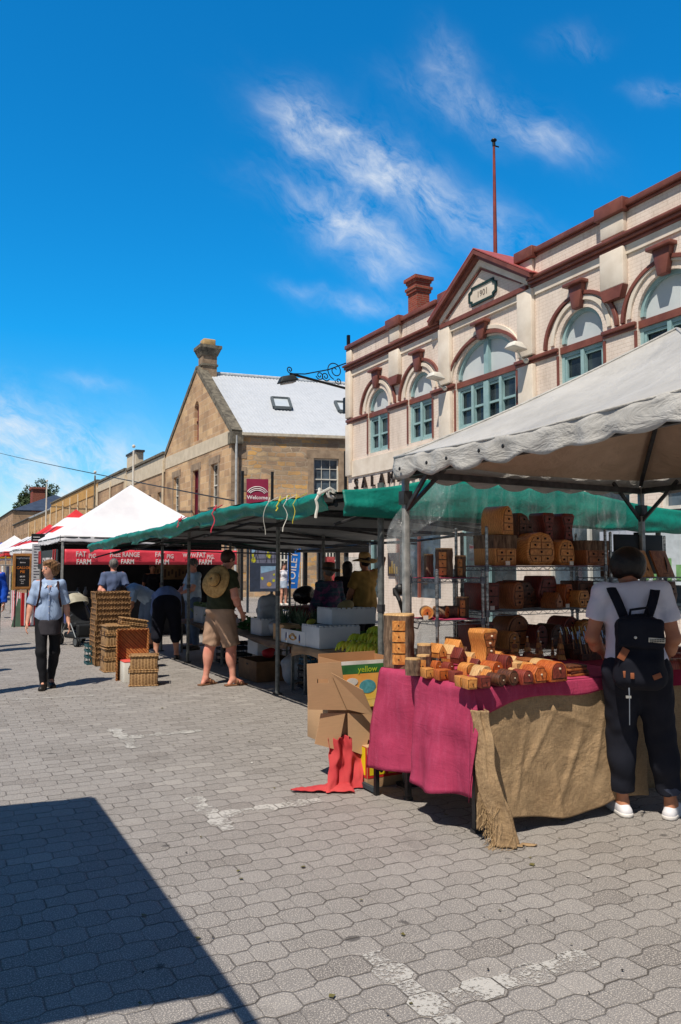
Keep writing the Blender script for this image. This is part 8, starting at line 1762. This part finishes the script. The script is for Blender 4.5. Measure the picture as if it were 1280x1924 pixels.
# --- man with his hands behind his back
c_ = at(211, 1218, Z=0)
Jc = dict(elL=(.25, .10, 1.13), wrL=(.06, .17, .98), elR=(-.25, .10, 1.13), wrR=(-.05, .18, .96))
make_person('man seen from behind in a slate polo shirt, hands clasped behind him', (c_.x, c_.y, 0), math.pi - .1, Jc, 1.72, SKINP, 0, 1.12, 'short', H_gr, dict(m=C('slate_polo', (92, 106, 140), (78, 92, 124)), sleeve=.75, hem=-.05, ease=.02, collar=C('polo_collar', (120, 132, 156))), dict(m=C('beige_chino', (184, 168, 140), (166, 150, 124)), len=1.95, ease=.018), (0, M_blk, 'shoe'), faceless=True, handn=((0, 1, 0), (0, 1, 0)))
# --- stall holders and others under the marquee
make_person('dark-haired woman in black top serving inside the marquee', (at(287, 1065, Y=19.4).x, 19.4, 0), -.1, None, 1.64, SKIN2, 0, 1., 'tail', H_br, dict(m=C('black_jersey', (32, 32, 40)), sleeve=.6, hem=-.03, ease=.016), dict(m=blk, len=1.95), (0, M_blk, 'shoe'), fem=1)
x_ = at(362, 1180, Y=14.9)
make_person('grey-haired man in pale blue shirt working at the stall, in profile', (x_.x, 14.9, 0), -1.45, dict(elL=(.20, -.10, 1.15), wrL=(.12, -.30, 1.08), elR=(-.20, -.10, 1.15), wrR=(-.10, -.32, 1.06)), 1.72, SKINP, .02, 1.1, 'short', H_gr, dict(m=C('pale_blue_shirt', (178, 200, 222), (150, 176, 204)), sleeve=.7, hem=-.12, ease=.02), dict(m=C('denim_apron', (92, 112, 140)), len=1.95, ease=.02), (0, M_blk, 'shoe'), pitch=.3)
y_ = at(533, 1137, Z=0)
make_person('young woman in white top and pale skirt walking beyond the stalls', (y_.x, y_.y, 0), .1, None, 1.66, SKIN, 0, .92, 'long', H_br, dict(m=C('white_cotton', (226, 226, 230), (206, 206, 214)), sleeve=.4, hem=.3, ease=.014), dict(m=C('pale_denim', (176, 190, 206), (150, 166, 188)), len=.5, kind='skirt', ease=.01), (0, M_white, 'shoe'), fem=1, res=.013)
y2 = at(541, 1134, Z=0)
make_person('person in black following the young woman in white', (y2.x + .1, y2.y + .6, 0), .1, None, 1.70, SKIN2, 0, 1., 'short', H_bk, dict(m=C('black_jersey', (32, 32, 40)), sleeve=.6, hem=-.03), dict(m=blk, len=1.95), (0, M_blk, 'shoe'), res=.014)
# --- three people under the green awning
def under(px, Y): return (at(px, 1100, Y=Y).x, Y, 0)
def plaid():
    t = NT('plaid_shirt'); co = t.co(); x = t.xyz(co); n = t.noise(co, 7, 4, .6); c = t.ramp(n, [(.36, S(30, 66, 84)), (.48, S(28, 44, 70)), (.56, S(104, 48, 92)), (.7, S(56, 30, 60))]); st = t.m_('GREATER_THAN', t.m_('SINE', t.m_('MULTIPLY', x[2], 90)), .75)
    return t.fin(t.mix(t.m_('MULTIPLY', st, .3), c, S(110, 50, 96)), .85, t.bump(t.noise(co, 10, 3), .4, .02))
T, J, s, MH, hp, *_ = make_person('person in teal and purple plaid shirt and brown hat, back turned, behind the white boxes', under(618, 10.6), math.pi + .2, dict(elR=(-.26, .0, 1.13), wrR=(-.22, -.2, .98), elL=(.26, 0, 1.13), wrL=(.2, -.2, .98)), 1.60, SKIN2, .03, 1.2, 'short', H_gr, dict(m=plaid(), sleeve=1.85, hem=-.1, ease=.026, fold=.008), dict(m=blk, len=1.95), (0, M_blk, 'shoe'), faceless=True)
hat_obj(T, hp(0, .01, .055), MH @ rotx(-.08), .088, .165, .10, mat('brown_felt', S(96, 70, 50), S(74, 52, 38)), H_bk, droop=.012)
make_person('long-haired woman in black T-shirt between the two hatted stallholders', under(653, 11.9), math.pi - .5, dict(elL=(.21, .0, 1.13), wrL=(.24, -.05, .9)), 1.66, SKIN2, 0, .95, 'long', H_bk, dict(m=C('black_jersey', (32, 32, 40)), sleeve=.6, hem=-.03), dict(m=blk, len=1.95), (0, M_blk, 'shoe'), fem=1)
T, J, s, MH, hp, *_ = make_person('man in mustard shirt and wide straw hat reaching up to the awning post', under(686, 11.3), math.pi + .12, dict(elR=(-.36, -.08, 1.44), wrR=(-.52, -.20, 1.60), shR=(-.18, .0, 1.43), elL=(.24, -.06, 1.13), wrL=(.16, -.25, 1.0)), 1.76, SKIN2, 0, 1.15, 'short', H_bk, dict(m=C('mustard_cotton', (168, 134, 74), (140, 110, 60)), sleeve=.75, hem=-.1, ease=.028, fold=.01), dict(m=blk, len=1.95), (0, M_blk, 'shoe'), faceless=True, curl=(.4, 1.2))
hat_obj(T, hp(0, .0, .05), MH @ rotx(-.12) @ roty(.10), .092, .20, .115, M_straw, mat('dark_band', S(60, 44, 34)), droop=.02)
# --- customer with the backpack
wh = C('white_tshirt', (222, 222, 232), (204, 204, 218)); nv = C('black_denim', (34, 37, 48), (26, 28, 38), fold=.3)
f1 = at(1170, 1530, Z=0); f2 = at(1262, 1536, Z=0)
rzb = 2.45; cx_, cy_ = (f1.x + f2.x) / 2 - .02, (f1.y + f2.y) / 2 + .02
def loc2(x, y, z):
    dx, dy = x - cx_, y - cy_; c, s_ = math.cos(-rzb), math.sin(-rzb); return (dx * c - dy * s_, dx * s_ + dy * c, z)
sc_ = 1.74 / 1.72
def L2(x, y, z): p = loc2(x, y, z); return tuple(q / sc_ for q in p)
hd = at(1181, 1078, Y=3.72); lf = L2(f1.x, f1.y, .085); rf_ = L2(f2.x, f2.y, .085)
pl_ = L2(at(1200, 1300, Y=3.62).x, 3.63, .96); ck = L2(at(1188, 1165, Y=3.68).x, 3.68, 1.30); nk = L2(at(1183, 1112, Y=3.70).x, 3.70, 1.46); hh = L2(hd.x, hd.y, hd.z + .02)
# the figure faces away, so its own right is towards +X
def side_(c, d, z=None): return (c[0] + d, c[1], (z if z is not None else c[2]))
sgn = 1 if lf[0] > rf_[0] else -1
aL, aR = (lf, rf_) if lf[0] > rf_[0] else (rf_, lf)
Jm = dict(pel=pl_, waist=((pl_[0] + ck[0]) / 2, (pl_[1] + ck[1]) / 2, 1.11), chest=ck, neck=nk, head=(hh[0], hh[1] - .02, hh[2]), shL=(ck[0] + .175, ck[1] + .01, 1.41), shR=(ck[0] - .175, ck[1] + .01, 1.41),
          elL=(ck[0] + .245, ck[1] + .02, 1.13), wrL=(ck[0] + .17, ck[1] - .18, 1.02), elR=(ck[0] - .24, ck[1] + .02, 1.13), wrR=(ck[0] - .20, ck[1] - .16, .96),
          hiL=(pl_[0] + .09, pl_[1], .93), hiR=(pl_[0] - .09, pl_[1], .93), anL=aL, anR=aR, knL=((aL[0] + pl_[0] + .09) / 2, (aL[1] + pl_[1]) / 2 - .03, .50), knR=((aR[0] + pl_[0] - .09) / 2, (aR[1] + pl_[1]) / 2 - .03, .50))
T, J, s, MH, hp, MT, up, fr, side = make_person('customer in white T-shirt and cuffed black jeans wearing a black backpack', (cx_, cy_, 0), rzb, Jm, 1.74, SKIN2, 0, 1.04, 'thick', H_bk, dict(m=wh, sleeve=.62, hem=.15, ease=.022, fold=.006), dict(m=nv, len=1.82, ease=.028, fold=.006, name='jeans'), (0, mat('white_leather', S(232, 232, 236), S(212, 212, 218), rough=.5), 'trainer', mat('white_rubber', S(236, 234, 230), S(220, 216, 212), rough=.5)), pitch=.25, faceless=True, res=.008, toes=((.35, -1, 0), (-.5, -1, 0)))
for sd in 'LR':
    an, kn = J['an' + sd], J['kn' + sd]; d = unit(an - kn); p = kn + (an - kn) * .82; q = p - d * .055; sdf_obj('turned_cuff', [rc(q, p, .074 * s, .074 * s, .01, cut=[(tuple(p), tuple(d)), (tuple(q), tuple(-d))])], .008, C('cuff_denim', (72, 78, 96), (58, 64, 80)), T)
    m = MB(); ax_ = an + V3(0, -.03, .035)
    for k in range(3): y = -.05 - .022 * k; m.tube([tuple(an + V3(-.028, y, .035 - .012 * k)), tuple(an + V3(0, y - .003, .048 - .012 * k)), tuple(an + V3(.028, y, .035 - .012 * k))], .004, 5)
    m.build('laces', mat('lace_grey', S(150, 150, 156)), T)
    m = MB(); m.tube([tuple(an + V3(-.047, -.02, -.03)), tuple(an + V3(-.045, -.07, -.045))], .006, 5); m.build('shoe_trim', mat('lace_grey', S(150, 150, 156)), T)
# his backpack is a thing of its own
B = thing('backpack', 'black canvas backpack with tan leather patches on the customer\'s back', 'backpack'); B.location = T.location; B.rotation_euler = T.rotation_euler
bkm = C('black_canvas', (30, 33, 44), (22, 24, 34), fold=.3); bc = (J['chest'] + J['waist']) / 2; by = bc[1] + .20
def fzb(P, d): return folds(.004, 1.3, 2)(P, d)
cz = 1.07; cxb = bc[0] - .005
sdf_obj('body', [bx((cxb, by, cz), (.138, .08, .205), .06, .03), bx((cxb - .0, by + .03, cz - .10), (.118, .08, .095), .05, .03), rc((cxb - .075, by, cz - .14), (cxb + .075, by, cz - .14), .085, .085, .03)], .009, bkm, B, fzb)
sdf_obj('top_flap', [el((cxb, by + .0, cz + .155), (.142, .11, .08), .02, cut=[((0, 0, cz + .06), (0, 0, -1))]), bx((cxb, by + .07, cz + .12), (.135, .035, .09), .03, .02)], .009, bkm, B, fzb)
m = MB()
for q in (1, -1): m.grid(lambda u, v, q=q: Vector((J['chest'][0] + q * (.060 + .078 * v) + (u - .5) * .06, J['chest'][1] + .115 + .02 * math.sin(math.pi * v) + (.035 * (1 - v)) - .06 * v ** 3, 1.255 + .215 * v)), 3, 14)
for q in (1, -1): m.grid(lambda u, v, q=q: Vector((J['chest'][0] + q * .138 + (u - .5) * .058, J['chest'][1] + .055 - .19 * v, 1.47 + .025 * math.sin(math.pi * v) - .05 * v)), 3, 10)
st = m.build('shoulder_strap', bkm, B, smooth=True, solid=.012)
m = MB(); m.tube([(cxb - .055, by + .02, cz + .225), (cxb - .05, by + .035, cz + .275), (cxb, by + .045, cz + .268), (cxb + .05, by + .035, cz + .26), (cxb + .055, by + .02, cz + .22)], .008, 8); m.build('grab_handle', bkm, B, smooth=True)
ltm = mat('tan_patch', S(150, 88, 56), S(130, 74, 46), rough=.6)
def patch(x, z, w, h, yy, rot=0, name='leather_patch', m_=ltm): o = MB().box((0, 0, 0), (w, .006, h), Matrix.Translation((x, yy, z)) @ Matrix.Rotation(rot, 4, 'Y')).build(name, m_, B, bevel=.002); return o
patch(cxb + .105, cz + .0, .045, .075, by + .098, -.5); patch(cxb + .06, cz - .125, .022, .035, by + .122); patch(cxb + .10, cz - .12, .018, .04, by + .10, .1); patch(cxb - .08, cz - .125, .05, .03, by + .115, .4)
lb = patch(cxb - .085, cz + .085, .095, .028, by + .107, -.06, 'fabric_label', mat('cream_label', S(206, 200, 184))); m = MB()
for r in (0, 1):
    for k in range(9): m.b2((cxb - .125 + k * .009, by + .1105, cz + .077 + r * .011 - (k * .0006)), (cxb - .119 + k * .009, by + .1115, cz + .084 + r * .011 - (k * .0006)))
m.build('label_print', M_blk, lb)
m = MB(); m.ball((cxb + .035, by + .108, cz + .10), .009, 8, 6); m.build('snap', M_white, B); m = MB(); m.tube([(cxb + .075, by + .08, cz - .2), (cxb + .075, by + .09, cz - .27), (cxb + .077, by + .085, cz - .42)], [.005, .003, .003], 6); m.build('dangling_strap', C('grey_webbing', (120, 128, 140)), B)
m = MB(); m.box((cxb + .08, by + .085, cz - .255), (.03, .012, .014)); m.build('buckle', M_gal, B)
# --- person cut by the frame edge, and passers-by just beyond it
bl = C('cobalt_jacket', (30, 84, 196), (24, 66, 170))
q_ = at(-6, 1225, Z=0)
make_person('passer-by in a cobalt blue jacket at the edge of the street', (q_.x - .13, q_.y, 0), -.3, None, 1.72, SKIN, 0, 1.1, 'short', H_br, dict(m=bl, sleeve=1.9, hem=-.08, ease=.03), dict(m=blk, len=1.95), (0, M_blk, 'shoe'))
for (px, py), (m1, m2), lb in (((70, 1288), ((120, 60, 60), (40, 44, 60)), 'passer-by in dull red top whose shadow reaches the walking woman'), ((52, 1209), ((70, 90, 70), (50, 50, 60)), 'passer-by in green top beyond the street edge'), ((14, 1257), ((200, 196, 190), (60, 64, 84)), 'passer-by in off-white top walking outside the stalls')):
    h_ = at(px, py, Z=0); make_person(lb, (h_.x - .90, h_.y - .63, 0), .2, None, 1.70, SKIN, 0, 1.05, 'short', H_br, dict(m=C('c%d' % px, m1), sleeve=.7, hem=-.05), dict(m=C('d%d' % px, m2), len=1.95), (0, M_blk, 'shoe'), res=.02)

sacks()
